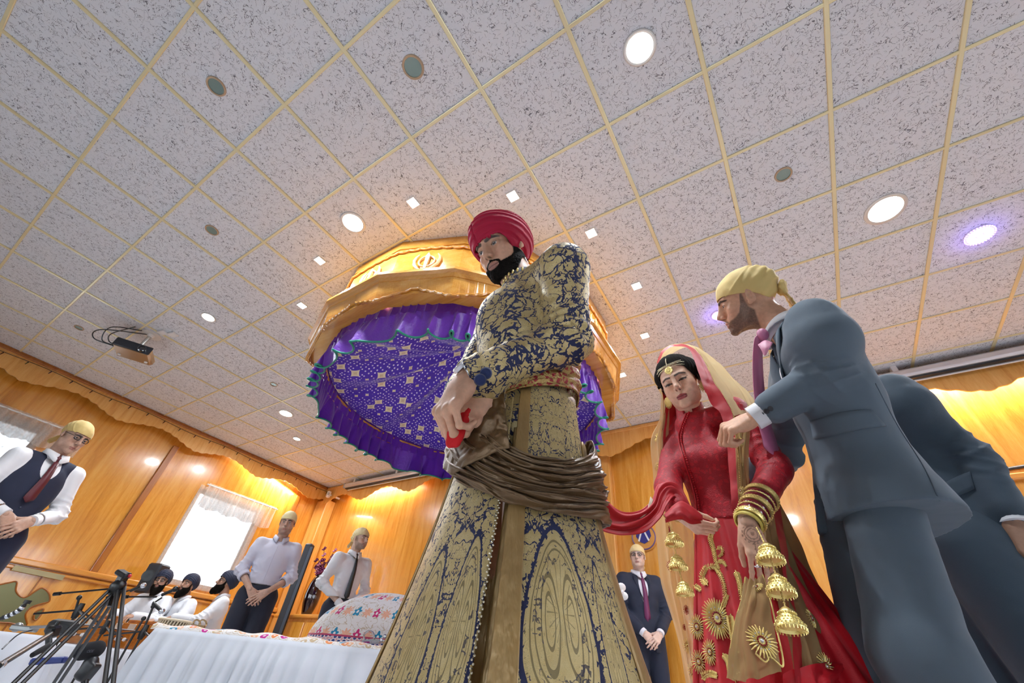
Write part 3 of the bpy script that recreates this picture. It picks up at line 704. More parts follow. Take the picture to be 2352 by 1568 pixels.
# ---------------------------------------------------------------- string of fairy lights along the left pelmet
WIRE = plain('dark_green_wire', '1f2616', .5); m = MB(); ys = np.arange(-1.5, 5.1, .04); m.tube([(XL+.215, y, 3.215+.012*math.sin(y*5)) for y in ys], .0035, 5)
fl = m.obj('fairy_light_string', WIRE); tag(fl, 'dark wire of small unlit coloured bulbs along the left wall pelmet', 'string lights')
BC = [plain('bulb_'+n, c, .2, trans=.3) for n, c in (('navy', '1a1a3a'), ('maroon', '5a1f18'), ('green', '1f4a22'), ('violet', '3a1a4a'))]
for i, y in enumerate(np.arange(-.4, 5., .245)):
    b = MB(); z = 3.205+.012*math.sin(y*5); b.tube([(XL+.222, y, z), (XL+.226, y-.01, z-.042)], [.007, .004], 6).obj('bulb', BC[i % 4], fl)
# ---------------------------------------------------------------- ceiling lights
CHROME = plain('satin_white_ring', 'd9d6d0', .3, .3); LIT = glow('lamp_white', (1, .985, .96), 26); LITS = glow('lamp_square', (.95, .97, 1), 22); LITP = glow('lamp_violet', (.28, .16, 1.), 9); UNL = plain('greenish_lens', '7d9088', .15, .2); TAN = plain('tan_ring', 'b9a083', .4)
def add_area(name, loc, e, size, col=(1, .97, .92), shape='DISK', rot=(0, 0, 0), spread=PI):
    l = bpy.data.lights.new(name, 'AREA'); l.shape = shape; l.size = size; l.energy = e; l.color = col; l.spread = spread
    o = bpy.data.objects.new(name, l); COL.objects.link(o); o.location = loc; o.rotation_euler = rot; return o
def downlight(px, py, r, lit, label, kind='round', e=46, group=None):
    p = onz(px, py, CZ); m = MB(); 
    if kind == 'square':
        for sx, sy, a, b in ((0, 1, 1, .08), (0, -1, 1, .08), (1, 0, .08, .84), (-1, 0, .08, .84)): m.box((p[0]+sx*r*.92, p[1]+sy*r*.92, CZ-.004), (2*r*a, 2*r*b, .008))
        o = m.obj('ceiling_spotlight', WHITE, smooth=False); d = MB().box((p[0], p[1], CZ-.003), (1.76*r, 1.76*r, .004)).obj('lens', lit, o, smooth=False)
    else:
        m.lathe((p[0], p[1], CZ), [(r*.86, -.001), (r*.88, -.008), (r, -.011), (r*1.08, -.008), (r*1.1, 0)], 32, cap=False)
        o = m.obj('ceiling_downlight', CHROME if lit is not UNL else TAN); d = MB().lathe((p[0], p[1], CZ), [(.0, -.0035), (r*.87, -.0035)], 32, cap=False).obj('lens', lit, o)
    tag(o, label, 'ceiling light', group)
    if e: add_area('lamp', (p[0], p[1], CZ-.02), e, r*1.6, (.88, .94, 1) if lit is LIT else ((.84, .91, 1) if lit is LITS else (.35, .25, 1)))
    return o
for px, py, r, lb in [(1469, 110, .085, 'round lit downlight near the top of the ceiling, above the groom and nearest the middle'), (811, 511, .095, 'round lit downlight left of the groom\'s turban, just outside the wooden canopy'), (2033, 480, .118, 'large round lit downlight above the man in the grey suit'), (657, 949, .10, 'round lit downlight low in the ceiling left of the purple canopy frill'), (479, 728, .07, 'small round lit downlight near the ceiling projector'), (682, 1007, .06, 'faint bluish lit downlight below the lit one left of the purple frill')]:
    downlight(px, py, r, LIT, lb)
for px, py, lb in [(949, 465, 'square lit spotlight above the canopy, second left of the groom\'s turban'), (1178, 450, 'square lit spotlight straight above the groom\'s turban'), (1358, 535, 'square lit spotlight right of the groom\'s turban'), (1462, 656, 'square lit spotlight right of the groom\'s shoulder'), (1481, 770, 'square lit spotlight above the bride\'s veil'), (1429, 860, 'square lit spotlight at the right rim of the canopy'), (735, 598, 'square lit spotlight left of the canopy crown'), (694, 701, 'square lit spotlight beside the left edge of the canopy')]:
    downlight(px, py, .043, LITS, lb, 'square', 12)
for px, py, r, lb in [(497, 198, .055, 'round unlit downlight in the upper left of the ceiling'), (949, 154, .062, 'round unlit downlight with green lens at the top of the ceiling'), (1799, 400, .05, 'round unlit downlight above the man in the yellow head scarf'), (487, 528, .05, 'round unlit downlight in the middle left of the ceiling'), (182, 752, .045, 'small unlit downlight left of the projector'), (629, 882, .045, 'small unlit downlight above the low lit one')]:
    downlight(px, py, r, UNL, lb, e=0)
def ring_light(px, py, r, label):
    p = onz(px, py, CZ); m = MB(); a = [(r*.55+r*.45*math.sin(t), -.012+.012*math.cos(t)) for t in np.linspace(-PI/2, PI/2, 9)]
    o = MB().lathe((p[0], p[1], CZ), [(r*.30, -.001), (r*.30, -.016), (r*.9, -.016), (r, -.01), (r*1.02, 0)], 36, cap=False).obj('ceiling_downlight', WHITE); tag(o, label, 'ceiling light')
    MB().lathe((p[0], p[1], CZ), [(r*.36, -.018), (r*.84, -.018)], 36, cap=False).obj('lens', LIT, o); q = MB()
    for k in range(30):
        t = k*2*PI/30; q.sphere((p[0]+r*.97*math.cos(t), p[1]+r*.97*math.sin(t), CZ-.014), r*.07, 6)
    q.obj('violet_beads', LITP, o); MB().sphere((p[0], p[1], CZ-.014), r*.2, 8).obj('violet_core', LITP, o)
    add_area('lamp', (p[0], p[1], CZ-.03), 16, r*1.6); add_area('lamp', (p[0], p[1], CZ-.022), 5, r*2, (.3, .15, 1)); 
    l = bpy.data.lights.new('lamp', 'POINT'); l.energy = 1.6; l.color = (.25, .15, 1); l.shadow_soft_size = .03; o2 = bpy.data.objects.new('lamp', l); COL.objects.link(o2); o2.location = (p[0], p[1], CZ-.06)
ring_light(2248, 538, .088, 'round downlight with glowing violet ring in the ceiling at far right')
ring_light(1650, 722, .06, 'violet downlight hidden behind the face of the man in the grey suit')
# ---------------------------------------------------------------- strip lights behind the pelmets
TUBE = glow('fluorescent_tube', (1, .98, .94), 12)
def striplight(a, b, label, e, rot):
    a = A(*a); b = A(*b); L = np.linalg.norm(b-a); o = MB().bar(a+A(0, 0, .03), b+A(0, 0, .03), .04, .03).obj('strip_light', WHITE, smooth=False); tag(o, label, 'strip light')
    MB().tube([a, b], .013, 10).obj('tube', TUBE, o)
    l = bpy.data.lights.new('lamp', 'AREA'); l.shape = 'RECTANGLE'; l.size = L; l.size_y = .05; l.energy = e; l.color = (1, .95, .88); q = bpy.data.objects.new('lamp', l); COL.objects.link(q); q.location = tuple((a+b)/2+A(*rot[1])); q.rotation_euler = rot[0]
striplight((XL+.11, 3.05, CZ-.09), (XL+.11, 4.5, CZ-.09), 'fluorescent strip glowing behind the pelmet over the musicians\' window', 60, ((0, math.radians(12), PI/2), (0, 0, -.03)))
striplight((.9, YB-.10, CZ-.09), (2.7, YB-.10, CZ-.09), 'fluorescent strip glowing behind the back wall pelmet at far right', 70, ((math.radians(-12), 0, 0), (0, 0, -.03)))
striplight((-7.2, YB-.10, CZ-.09), (-5.6, YB-.10, CZ-.09), 'fluorescent strip behind the back wall pelmet at the left corner', 40, ((math.radians(-12), 0, 0), (0, 0, -.03)))
# ---------------------------------------------------------------- projector screens (rolled up)
def roller(x0, x1, label, dz=0., y=YB-.30):
    m = MB(); z = CZ-.105+dz
    m.box(((x0+x1)/2, y, z), (x1-x0, .13, .085), bevel=.02); o = m.obj('projection_screen', plain('grey_white_metal', 'cfcfd2', .3, .4)); tag(o, label, 'projection screen')
    for xx in (x0+.25, (x0+x1)/2, x1-.25): MB().box((xx, y, (z+CZ)/2+.02), (.05, .09, CZ-z), bevel=.004).obj('bracket', WHITE, o)
    MB().box(((x0+x1)/2, y-.005, z-.052), (x1-x0-.04, .045, .02)).obj('slot', plain('slot_black', '16181c', .5), o, smooth=False)
    MB().box(((x0+x1)/2, y+.035, z-.058), (x1-x0-.06, .02, .028), bevel=.004).obj('bottom_bar', WHITE, o)
    e = MB()
    for xx in (x0, x1): e.box((xx, y, z), (.03, .14, .095), bevel=.008)
    e2 = MB().box((x0, y, z), (.03, .14, .095), bevel=.008).obj('end_cap', plain('cap_grey', '9a9a9c', .4), o); e3 = MB().box((x1, y, z), (.03, .14, .095), bevel=.008).obj('end_cap', bpy.data.materials['cap_grey'], o)
roller(-7.2, -4.4, 'rolled up projection screen case under the ceiling at the back left corner')
roller(1.15, 3.9, 'rolled up projection screen case under the ceiling at far right')
m = MB(); m.tube([(1.2, YB-.012, 2.215), (1.9, YB-.012, 2.262), (3.2, YB-.012, 2.33)], .014, 6); o = m.obj('wall_cable', plain('black_rubber', '0d0e10', .5)); tag(o, 'black cable running along the yellow wall above the rail at far right', 'cable')
# motion sensor and small speaker in the corner
p = atf(755, 1135, 6.6); p = ony(755, 1135, YB-.27)
m = MB().box((p[0], p[1], p[2]), (.07, .07, .13), bevel=.015); o = m.obj('motion_sensor', WHITE); tag(o, 'small white motion sensor in the top corner where the two pelmets meet', 'sensor'); MB().box((p[0], p[1]+.13, p[2]), (.03, .28, .03)).obj('bracket', WHITE, o); MB().box((p[0]+.03, p[1]-.03, p[2]), (.03, .03, .05), bevel=.008).obj('lens', plain('sensor_lens', 'b9bcc0', .2), o)
p = onx(727, 1190, XL+.03); m = MB().box(p, (.05, .09, .09), bevel=.012); o = m.obj('wall_sensor', WHITE); tag(o, 'small square white box on the left wall near the corner post', 'sensor'); MB().sphere(p+A(.025, 0, 0), .018, 8).obj('eye', plain('eye_grey', '8a8c90', .3), o)
# ---------------------------------------------------------------- ceiling projector
P0 = A(-5.80, .66, 3.02)
fx = unit([-.82, .57, 0]); fx = unit([math.cos(math.radians(62)), math.sin(math.radians(62)), 0]); fy = A(-fx[1], fx[0], 0); Rp = np.array([fx, fy, [0, 0, 1]]).T
PG = plain('projector_underside', '8f6f4c', .3, .35); PD = plain('projector_front', '14161c', .25)
m = MB(); m.box(P0, (.36, .27, .085), Rp, bevel=.02); pr = m.obj('ceiling_projector', PG); tag(pr, 'projector hanging upside down from the ceiling at left', 'projector')
MB().box(P0-fy*.135+A(0, 0, .006), (.35, .02, .10), Rp, bevel=.008).obj('front_panel', PD, pr)
MB().lathe(P0-fy*.14+fx*.09, [(.040, -.01), (.040, .022), (.030, .026), (.026, .01), (.0, .006)], 24, frame(-fy), cap=False).obj('lens', plain('lens_glass', '0a0c12', .05, coat=1.), pr)
for s in (-1, 1):
    MB().lathe(P0+fx*s*.13+fy*.06-A(0, 0, .052), [(.016, 0), (.018, .012), (.010, .014)], 14).obj('foot', WHITE, pr)
MB().tube([P0+A(0, 0, .04), (P0[0]+.02, P0[1]+.01, CZ)], .022, 14).obj('mounting_pole', plain('pole_grey', 'b5b3ae', .3, .5), pr)
MB().lathe((P0[0]+.02, P0[1]+.01, CZ-.012), [(.10, .012), (.10, .002), (.04, 0), (.03, -.03)], 24).obj('ceiling_plate', WHITE, pr)
for q in ((.22, .05), (.30, .13)): MB().box((P0[0]+q[0], P0[1]+q[1], CZ-.012), (.10, .075, .025), rotm(.3, 0, 0), bevel=.006).obj('socket_box', WHITE, pr)
BLK = plain('black_plastic', '101114', .35)
for k, (a, b) in enumerate(((.22, .16), (.15, .24), (.09, .12))):
    q0 = P0-fx*.18+A(0, 0, .01*k); MB().tube(spline([q0, q0-fx*a+A(0, 0, .02), q0-fx*a*.8+A(.05, -.05, b*.7), (P0[0]+.0, P0[1]-.08*k, CZ)], 24), .006, 6).obj('cable', BLK, pr)
# ---------------------------------------------------------------- clothed figures
def wrinkle(V, F, folds=(), amp=.0018, sc=14, seed=0, an=(1, 1, .45)):
    """loose unevenness plus crease rings round the given limbs: (a, b, t centre, width, amplitude, waves)"""
    N = vnorm(V, F); d = amp*vnoise(V*A(*an), sc, seed)+amp*.5*vnoise(V, sc*2.4, seed+9)
    for a, b, tc, w, am, fr in folds:
        a = A(*a); b = A(*b); ab = b-a; L = ab@ab; q = V-a; t = (q@ab)/L; dist = np.linalg.norm(q-t[:, None]*ab, axis=1)
        near = 1-sstep(.065, .095, dist); ph = 2.2*vnoise(V, 9, seed+3)+(q@unit(np.cross(ab, (0.3, .2, 1))))*22
        d = d+near*np.exp(-((t-tc)/w)**2)*am*(1-np.abs(np.sin(fr*t*PI+ph)))**1.5*1.3
    return V+N*d[:, None]
GARM = {}
def gm(name, c, **k):
    if name not in GARM: GARM[name] = cloth(name, c, **k)
    return GARM[name]
def limb_cut(V, F, p, n):
    """drop everything past the plane through p facing n"""
    keep = (V-A(*p))@unit(n) < 0; v, f, u = submesh(V, F, keep); return v, f
def man(name, label, pos, yaw, ht=1.76, j=None, world=None, top='shirt', topc='f2f2f4', legc='1c2233', headp=(0, 0, 0), gear='scarf', gearc='d9bd78', beard=None, beardshell=None, skin=(.42, .22, .14), lo=False,
        tie=None, tiec='22252e', hands=None, glasses=False, hscale=1., group=None, girth=1., seat=False, shirt_open=False, sleeves='long', hh=.004, brow=(.03, .02, .015), headobj=None, vestc='1b2138', gaze=(0, 0), buttons=True, scseed=0, coatlen=.80, smile=0, turbk=None, flare=1.0, hidebody=True, belt=True, sh=.0075, headdress=None, headk=None, lids=.15, hipw=1.0, hemw=1.0):
    pos = A(*pos); s_ = ht/1.76; Ry = rotm(yaw, 0, 0)
    T = lambda V: (np.asarray(V, float)*s_)@Ry.T+pos
    Ti = lambda V: ((np.asarray(V, float)-pos)@Ry)/s_
    J = dict(lsh=(-.172, -.01, 1.395), rsh=(.172, -.01, 1.395), lel=(-.235, -.02, 1.14), rel=(.235, -.02, 1.14), lwr=(-.06, .17, .97), rwr=(.06, .17, .97), lhip=(-.088, 0, .92), rhip=(.088, 0, .92),
             lkn=(-.10, .015, .49), rkn=(.10, .015, .49), lan=(-.105, -.02, .09), ran=(.105, -.02, .09), chest=(0, 0, 1.32), waist=(0, 0, 1.04), pelvis=(0, -.005, .95), neck=(0, -.02, 1.475), head=(0, .025, 1.63))
    J.update(j or {}); J = {k: A(*v) for k, v in J.items()}
    for k, v in (world or {}).items(): J[k] = Ti(v)
    g = girth
    # ---- body: one skin mesh (head and neck fine, trunk and limbs coarser, hands fine)
    Hd = headobj or Head((0, 0, 0), math.radians(headp[0]), math.radians(headp[1]), math.radians(headp[2]), .98*hscale)
    if headobj is None: Hd.c = J['head']
    else: Hd = Head(Ti(headobj.c), 0, 0, 0, headobj.s/s_); Hd.R = Ry.T@headobj.R
    nk = Hd.l(J['neck']+A(0, 0, -.03)[None][0])
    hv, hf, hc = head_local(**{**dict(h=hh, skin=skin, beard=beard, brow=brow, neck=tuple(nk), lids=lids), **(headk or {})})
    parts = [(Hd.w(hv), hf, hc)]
    s = SDF(.03); s.capE(J['chest']-A(0, 0, .07), J['waist'], .132*g, .118*g, Hor(J), .60); s.capE(J['waist'], J['pelvis'], .118*g, .13*g, Hor(J), .64); s.cap(J['lsh'], J['rsh'], .042); s.cap(J['neck'], J['chest']-A(0, 0, .03), .052, .06)
    for d in 'lr':
        s.chain([J[d+'sh'], J[d+'el'], J[d+'wr']], [.048*g, .036, .026]); s.chain([J[d+'hip'], J[d+'kn'], J[d+'an']], [.08*g, .052, .036])
    bv, bf = s.mesh(.012); parts.append((bv, bf, skincol(bv, skin)))
    tips = {}
    for d in 'lr':
        if not hands or hands.get(d) is None: continue
        hd = hands[d]; right = d == 'r'
        v, f, tp = hand_local(right=right, h=.003 if lo else .0024, **{k: q for k, q in hd.items() if k in ('curl', 'curls', 'spread', 'thumb', 'fem')})
        fr_ = hand_frame(J[d+'wr'], hd['dir'], hd['back'], hd.get('sc', .97)); parts.append((fr_(v), f, skincol(v, hd.get('skin', tuple(q*1.08 for q in skin)), 4)))
    V, F, C = join(parts); base = T(V); org = pos.copy()
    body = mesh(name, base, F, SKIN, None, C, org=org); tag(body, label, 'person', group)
    def put(nm, V, F, m, **k): return mesh(nm, T(V), F, m, k.pop('parent', body), **k)
    ev, ef, ec = eyes_local(gx=gaze[0], gz=gaze[1]); n2 = len(ev)//2; f2 = len(ef)//2
    put('eye', Hd.w(ev[:n2]), ef[:f2], EYE, col=ec[:n2]); put('eye', Hd.w(ev[n2:]), ef[f2:]-n2, EYE, col=ec[n2:])
    if beardshell:
        bm_ = beard_mask(hv, beard.get('low', 0)); bb_ = beardshell[0]+beardshell[1]*sstep(-.05, -.1, hv[:, 2]); th = bm_*bb_*(1+.3*vnoise(hv, 350, 2)); th = np.where(bm_ > .3, np.maximum(th, .0002), 0); long = beardshell[3] if len(beardshell) > 3 else 0
        v, f, u = submesh(hv, hf, th > .0001); N = vnorm(hv, hf)[u]; vv = v+N*th[u][:, None]
        if long:
            w_ = sstep(-.075, -.115, v[:, 2])*sstep(-.01, .05, v[:, 1]); vv[:, 2] -= long*w_; vv[:, 1] += long*.25*w_; vv[:, 0] *= 1-.45*w_
        put('beard', Hd.w(vv), f, beardshell[2])
    # ---- headgear
    if gear == 'scarf':
        cm = gm('scarf_'+gearc, gearc, rough=.7, wr=.003, ws=20)
        a, b, kv, kf = scarf_local(None, None, scseed); o = put('head_scarf', Hd.w(a), b, cm)
        if kv is not None: put('knot', Hd.w(kv), kf, cm, parent=o)
    elif gear == 'turban':
        a, b = turban(**(turbk or {})); put('turban', Hd.w(a), b, gm('turban_'+gearc, gearc, rough=.75, wr=.002, ws=30))
    if glasses: spectacles(Hd, T, body)
    # ---- legs
    lm = gm('trouser_'+legc, legc, rough=.8, c2=None, wr=.006, ws=7)
    if top not in ('kurta', 'notrousers'):
        s = SDF(.03); s.capE(J['waist']+A(0, 0, .0), J['pelvis'], .132*g, .158*g*hipw, Hor(J), .70)
        for d in 'lr':
            s.chain([J[d+'hip'], J[d+'kn'], J[d+'an']+A(0, 0, -.01)], [.102*g*hipw, .080*flare, .072*flare])
        s.plane(J['waist']+A(0, 0, .0), (0, 0, 1), .004); s.plane(J['lan']+A(0, 0, -.035), (0, 0, -1), .004) if not seat else None
        v, f = s.mesh(sh); v = wrinkle(v, f, [(J[d+'hip'], J[d+'kn'], tc, .25, .006, 7) for d in 'lr' for tc in (.1, 1.)], .003, 9, 3); put('trousers', v, f, lm)
        if belt:
            s = SDF(.01); s.capE(J['waist']+A(0, 0, -.012), J['waist']+A(0, 0, -.018), .137*g, .1375*g, Hor(J), .69); s.plane(J['waist']+A(0, 0, .004), (0, 0, 1), .001); s.plane(J['waist']+A(0, 0, -.030), (0, 0, -1), .001)
            v, f = s.mesh(.007); put('belt', v, f, gm('belt_black', '0c0c0e', rough=.3))
    for d in 'lr':
        if seat: continue
        s = SDF(.02); a = J[d+'an']; s.ell(a+A(0, -.0, -.045), (.042, .05, .045)); s.ell(a+A(0, .12, -.062), (.046, .10, .030)); s.ell(a+A(0, .02, -.055), (.042, .08, .036)); s.plane(a+A(0, 0, -.09), (0, 0, -1), .002); v, f = s.mesh(.008); put('shoe', v, f, gm('shoe_black', '0d0d0f', rough=.25))
    # ---- upper clothes
    def torso(s, off, lo_z=None, fl=1.0):
        s.capE(J['chest']-A(0, 0, .05), J['waist'], (.148+off)*g, (.132+off)*g, Hor(J), .66); s.capE(J['chest']-A(0, 0, .03), J['chest']-A(0, 0, .10), (.140+off)*g, (.146+off)*g, Hor(J), .70)
        for d in 'lr':
            s.cap(J['lsh']-A(0, 0, .070), J['rsh']-A(0, 0, .070), (.080+off)*g, k=.04) if d == 'l' and top != 'vest' else None
            s.capE(J['neck']+A(0, 0, -.055), J[d+'sh']+A(0, 0, .0), .052+off, .056+off, (0, 1, 0), .9)
    def sleeve(s, off, up=1., d='lr', end=1.):
        for q in d:
            e = J[q+'el']; w_ = e+(J[q+'wr']-e)*end; s.chain([J[q+'sh'], e, w_], [.062+off, .048+off, .036+off+(.006 if end < .9 else 0)])
    fol = lambda am=.006: [(J[q+'sh'], J[q+'el'], .95, .3, am, 6) for q in 'lr']+[(J[q+'el'], J[q+'wr'], .05, .30, am*.55, 6) for q in 'lr']+[(J['chest'], J['waist'], .95, .35, am*.5, 4)]
    end = {'long': .86, 'short': .86, 'rolled': .34, 'three': .55}[sleeves]
    wm = gm('shirt_'+topc, topc, rough=.7, wr=.006, ws=9, var=.02)
    if top in ('shirt', 'vest', 'suit'):
        s = SDF(.035); torso(s, 0); s.capE(J['waist'], J['waist']-A(0, 0, .03), .134*g, .136*g, Hor(J), .70); sleeve(s, 0 if top != 'suit' else -.008, end=end)
        s.plane(J['waist']-A(0, 0, .02), (0, 0, -1), .003); s.ell(J['neck']+A(0, .0, .035), (.064, .064, .062), k=.01, op='-')
        for q in 'lr': s.cap(J[q+'wr']+(J[q+'wr']-J[q+'el'])*(end-1), J[q+'wr']+unit(J[q+'wr']-J[q+'el'])*.12, .031+(.012 if end < .9 else 0), .031+(.012 if end < .9 else 0), k=.003, op='-') if end < .9 else None
        v, f = s.mesh(sh); v = wrinkle(v, f, fol(.009 if top != 'suit' else .002)+([(J['waist']+A(sx*.07, 0, .02), J['lsh' if sx < 0 else 'rsh'], .25, .3, .006, 4) for sx in (-1, 1)] if top == 'shirt' else []), .0042 if top == 'shirt' else .001, 9, 5); put('shirt', v, f, wm)
        collar(J, T, body, wm, open_=shirt_open, Hd=Hd)
        if top == 'shirt' and not tie:
            bs_ = BVHTree.FromPolygons([tuple(q) for q in v], [tuple(int(i) for i in q) for q in f]); P = []
            for z in np.linspace(J['neck'][2]-.07, J['waist'][2]+.01, 26):
                h = bs_.ray_cast(Vector((J['neck'][0], J['neck'][1]+.5, z)), Vector((0, -1, 0)))
                if h[0] is not None: P.append(A(*h[0])+A(0, .001, 0))
            if len(P) > 4: MB().tube(T(P), .0022, 5).obj('placket', wm, body)
        if sleeves in ('long', 'short'):
            for q in 'lr':
                a = J[q+'wr']-unit(J[q+'wr']-J[q+'el'])*.05; b = J[q+'wr']+unit(J[q+'wr']-J[q+'el'])*.004; m = MB(); m.tube([T(a), T(b), T(b)], [.037*s_, .0365*s_, .03*s_], 18, caps=False); m.obj('cuff', wm, body)
        if sleeves == 'rolled':
            for q in 'lr':
                e = J[q+'el']; dd = J[q+'wr']-e; m = MB(); m.tube([T(e+dd*t) for t in (.22, .24, .36, .37)], np.array([.050, .056, .053, .040])*s_, 20, caps=False); m.obj('rolled_cuff', wm, body)
    if top == 'vest':
        s = SDF(.03); torso(s, .009); s.capE(J['waist'], J['waist']-A(0, 0, .05), .143*g, .145*g, Hor(J), .72); s.plane(J['waist']-A(0, 0, .055), (0, 0, -1), .003)
        for q in 'lr': s.ell(J[q+'sh']+A((.012 if q == 'r' else -.012), 0, -.02), (.058, .12, .105), k=.01, op='-')
        s.ell(J['neck']+A(0, .13, -.045), (.062, .12, .14), k=.006, op='-'); s.ell(J['neck']+A(0, 0, .03), (.075, .07, .05), k=.01, op='-')
        v, f = s.mesh(sh*.85); v = wrinkle(v, f, [(J['chest'], J['waist'], .9, .4, .004, 4)], .0012, 9, 2); vo = put('waistcoat', v, f, gm('vest_'+vestc, vestc, rough=.8, wr=.004, c2=None))
        frontbuttons(J, T, vo, v, (1.26, 1.18, 1.10, 1.03), plain('navy_button', '3a3f50', .3) if 'navy_button' not in bpy.data.materials else bpy.data.materials['navy_button'], .007)
    if top == 'suit':
        slend = .80 if sleeves != 'short' else .72
        cz = coatlen; s = SDF(.03); torso(s, .016); b0 = J['pelvis'].copy(); b0[2] = cz
        s.capE(J['waist'], b0, .150*g, .172*g*hemw, Hor(J), .76); sleeve(s, .010, end=slend); s.plane(b0, (0, 0, -1), .003)
        s.ell(J['neck']+A(0, .155, -.10), (.052, .13, .20), k=.004, op='-'); s.ell(J['neck']+A(0, 0, .03), (.066, .062, .05), k=.01, op='-')
        s.ell(b0+A(0, .16, -.02), (.05, .14, .14), k=.004, op='-')
        v, f = s.mesh(sh*.85); v = wrinkle(v, f, fol(.007), .0022, 8, 6); jm = gm('suit_'+legc, legc, rough=.78, wr=.005, ws=7); put('jacket', v, f, jm)
        lapels(J, T, body, v, f, jm)
    if top == 'kurta':
        s = SDF(.03); torso(s, .012); sleeve(s, .012, end=.93)
        s.capE(J['waist'], J['pelvis'], .15*g, .18*g, Hor(J), .8)
        for q in 'lr': s.chain([J[q+'hip'], J[q+'kn'], J[q+'an']], [.12, .10, .07], k=.06)
        s.ell(J['neck']+A(0, 0, .045), (.058, .056, .05), k=.01, op='-')
        v, f = s.mesh(sh); v = wrinkle(v, f, fol(.010)+[(J['chest'], J['pelvis'], .5, .6, .006, 6)], .005, 8, 7); put('kurta', v, f, wm); collar(J, T, body, wm, open_=True, Hd=Hd)
    if tie:
        p0 = J['neck']+A(0, .078, -.022); drop = tie if tie is not True else .36; pts = []
        ch = lambda z: .0+front_y(J, z, g)+(.016 if top == 'suit' else .012)+(.006 if top == 'vest' else 0)
        z0 = p0[2]; m = MB(); P = [A(p0[0], max(ch(z)+.0, p0[1]), z) for z in np.linspace(z0-.02, z0-.02-drop, 14)]; P[0] = p0+A(0, .006, -.02); wv = np.interp(np.arange(14), [0, 1, 11, 12.3, 13], [.013, .015, .030, .030, .002])
        Vt = []; 
        for pnt, ww in zip(P, wv): Vt += [pnt+A(-ww, -.002, 0), pnt+A(0, .004, 0), pnt+A(ww, -.002, 0)]
        Ft = [(3*i+q, 3*i+3+q, 3*i+4+q, 3*i+1+q) for i in range(13) for q in (0, 1)]; v2, f2_ = thick(np.array(Vt), np.array(Ft), .004); tm_ = gm('tie_'+tiec, tiec, rough=.4, wr=.0005)
        to = put('tie', v2, f2_, tm_); s = SDF(.006); s.ell(p0+A(0, .006, -.006), (.017, .013, .021)); v2, f2_ = s.mesh(.005); put('tie_knot', v2, f2_, tm_, parent=to)
    body['_'] = 1; del body['_']
    return dict(hv=hv, hf=hf, body=body, J=J, T=T, Hd=Hd, put=put, s=s_, Ti=Ti)
def Hor(J):
    """front-back axis of the trunk (flat direction)"""
    x = unit(J['rsh']-J['lsh']); return unit(np.cross(A(0, 0, 1), x))
def front_y(J, z, g=1.):
    zs = [J['pelvis'][2], J['waist'][2], J['chest'][2]-.03, J['neck'][2]-.05]; ys = [.098*g, .095*g, .106*g, .070]; cy = [J['pelvis'][1], J['waist'][1], J['chest'][1], J['neck'][1]+.02]
    return np.interp(z, zs, ys)+np.interp(z, zs, cy)
def collar(J, T, body, m, open_=False, Hd=None):
    n = 28; c = J['neck']+A(0, .006, .012); V = []; gap = .30 if open_ else .10
    for i in range(n+1):
        a = PI/2+gap+(2*PI-2*gap)*i/n; x, y = math.cos(a), math.sin(a); dip = .018*max(0, y)**2+(.012 if open_ else 0)*max(0, y)
        fr = max(0, math.sin(a)); 
        V += [c+A(x*.070, y*.071, -.040-dip), c+A(x*.066, y*.065, .020-dip-.006*fr), c+A(x*.073, y*.074, .018-dip-.006*fr), c+A(x*(.084+.012*fr), y*(.084+.020*fr), -.022-dip*1.1-.034*fr**6)]
    F = [(4*i+q, 4*i+q+1, 4*i+5+q, 4*i+4+q) for i in range(n) for q in range(3)]; v, f = thick(np.array(V), np.array(F), .003); return mesh('collar', T(v), f, m, body)
def frontbuttons(J, T, parent, V, zs, m, r=.006):
    for z in zs:
        q = V[(np.abs(V[:, 2]-z) < .012) & (np.abs(V[:, 0]) < .012)]
        if len(q): p = q[q[:, 1].argmax()]; MB().sphere(T(A(0, p[1]+.001, z)), (r, r, r), 8).obj('button', m, parent)
def lapels(J, T, body, V, F, m):
    bv = BVHTree.FromPolygons([tuple(v) for v in V], [tuple(int(i) for i in q) for q in F])
    for sx in (-1, 1):
        n0 = J['neck']; pts = [(.052, .0), (.045, -.06), (.035, -.14), (.022, -.23), (.010, -.285)]; out = [(.072, -.01), (.092, -.06), (.088, -.10), (.05, -.2), (.014, -.285)]; Vt = []
        for (a, za), (b, zb) in zip(pts, out):
            for x, z in ((a, za), ((a+b)/2, (za+zb)/2), (b, zb)):
                o = Vector((n0[0]+sx*x, n0[1]+.5, n0[2]+z)); h = bv.ray_cast(o, Vector((0, -1, 0))); y = h[0].y if h[0] is not None else n0[1]+.08; Vt.append((n0[0]+sx*x, y+.006, n0[2]+z))
        F2 = np.array([(3*i+q, 3*i+q+1, 3*i+4+q, 3*i+3+q) for i in range(4) for q in (0, 1)]); F2 = F2 if sx > 0 else F2[:, ::-1]
        v, f = thick(np.array(Vt), F2[:, ::-1], .006); mesh('lapel', T(v), f, m, body)
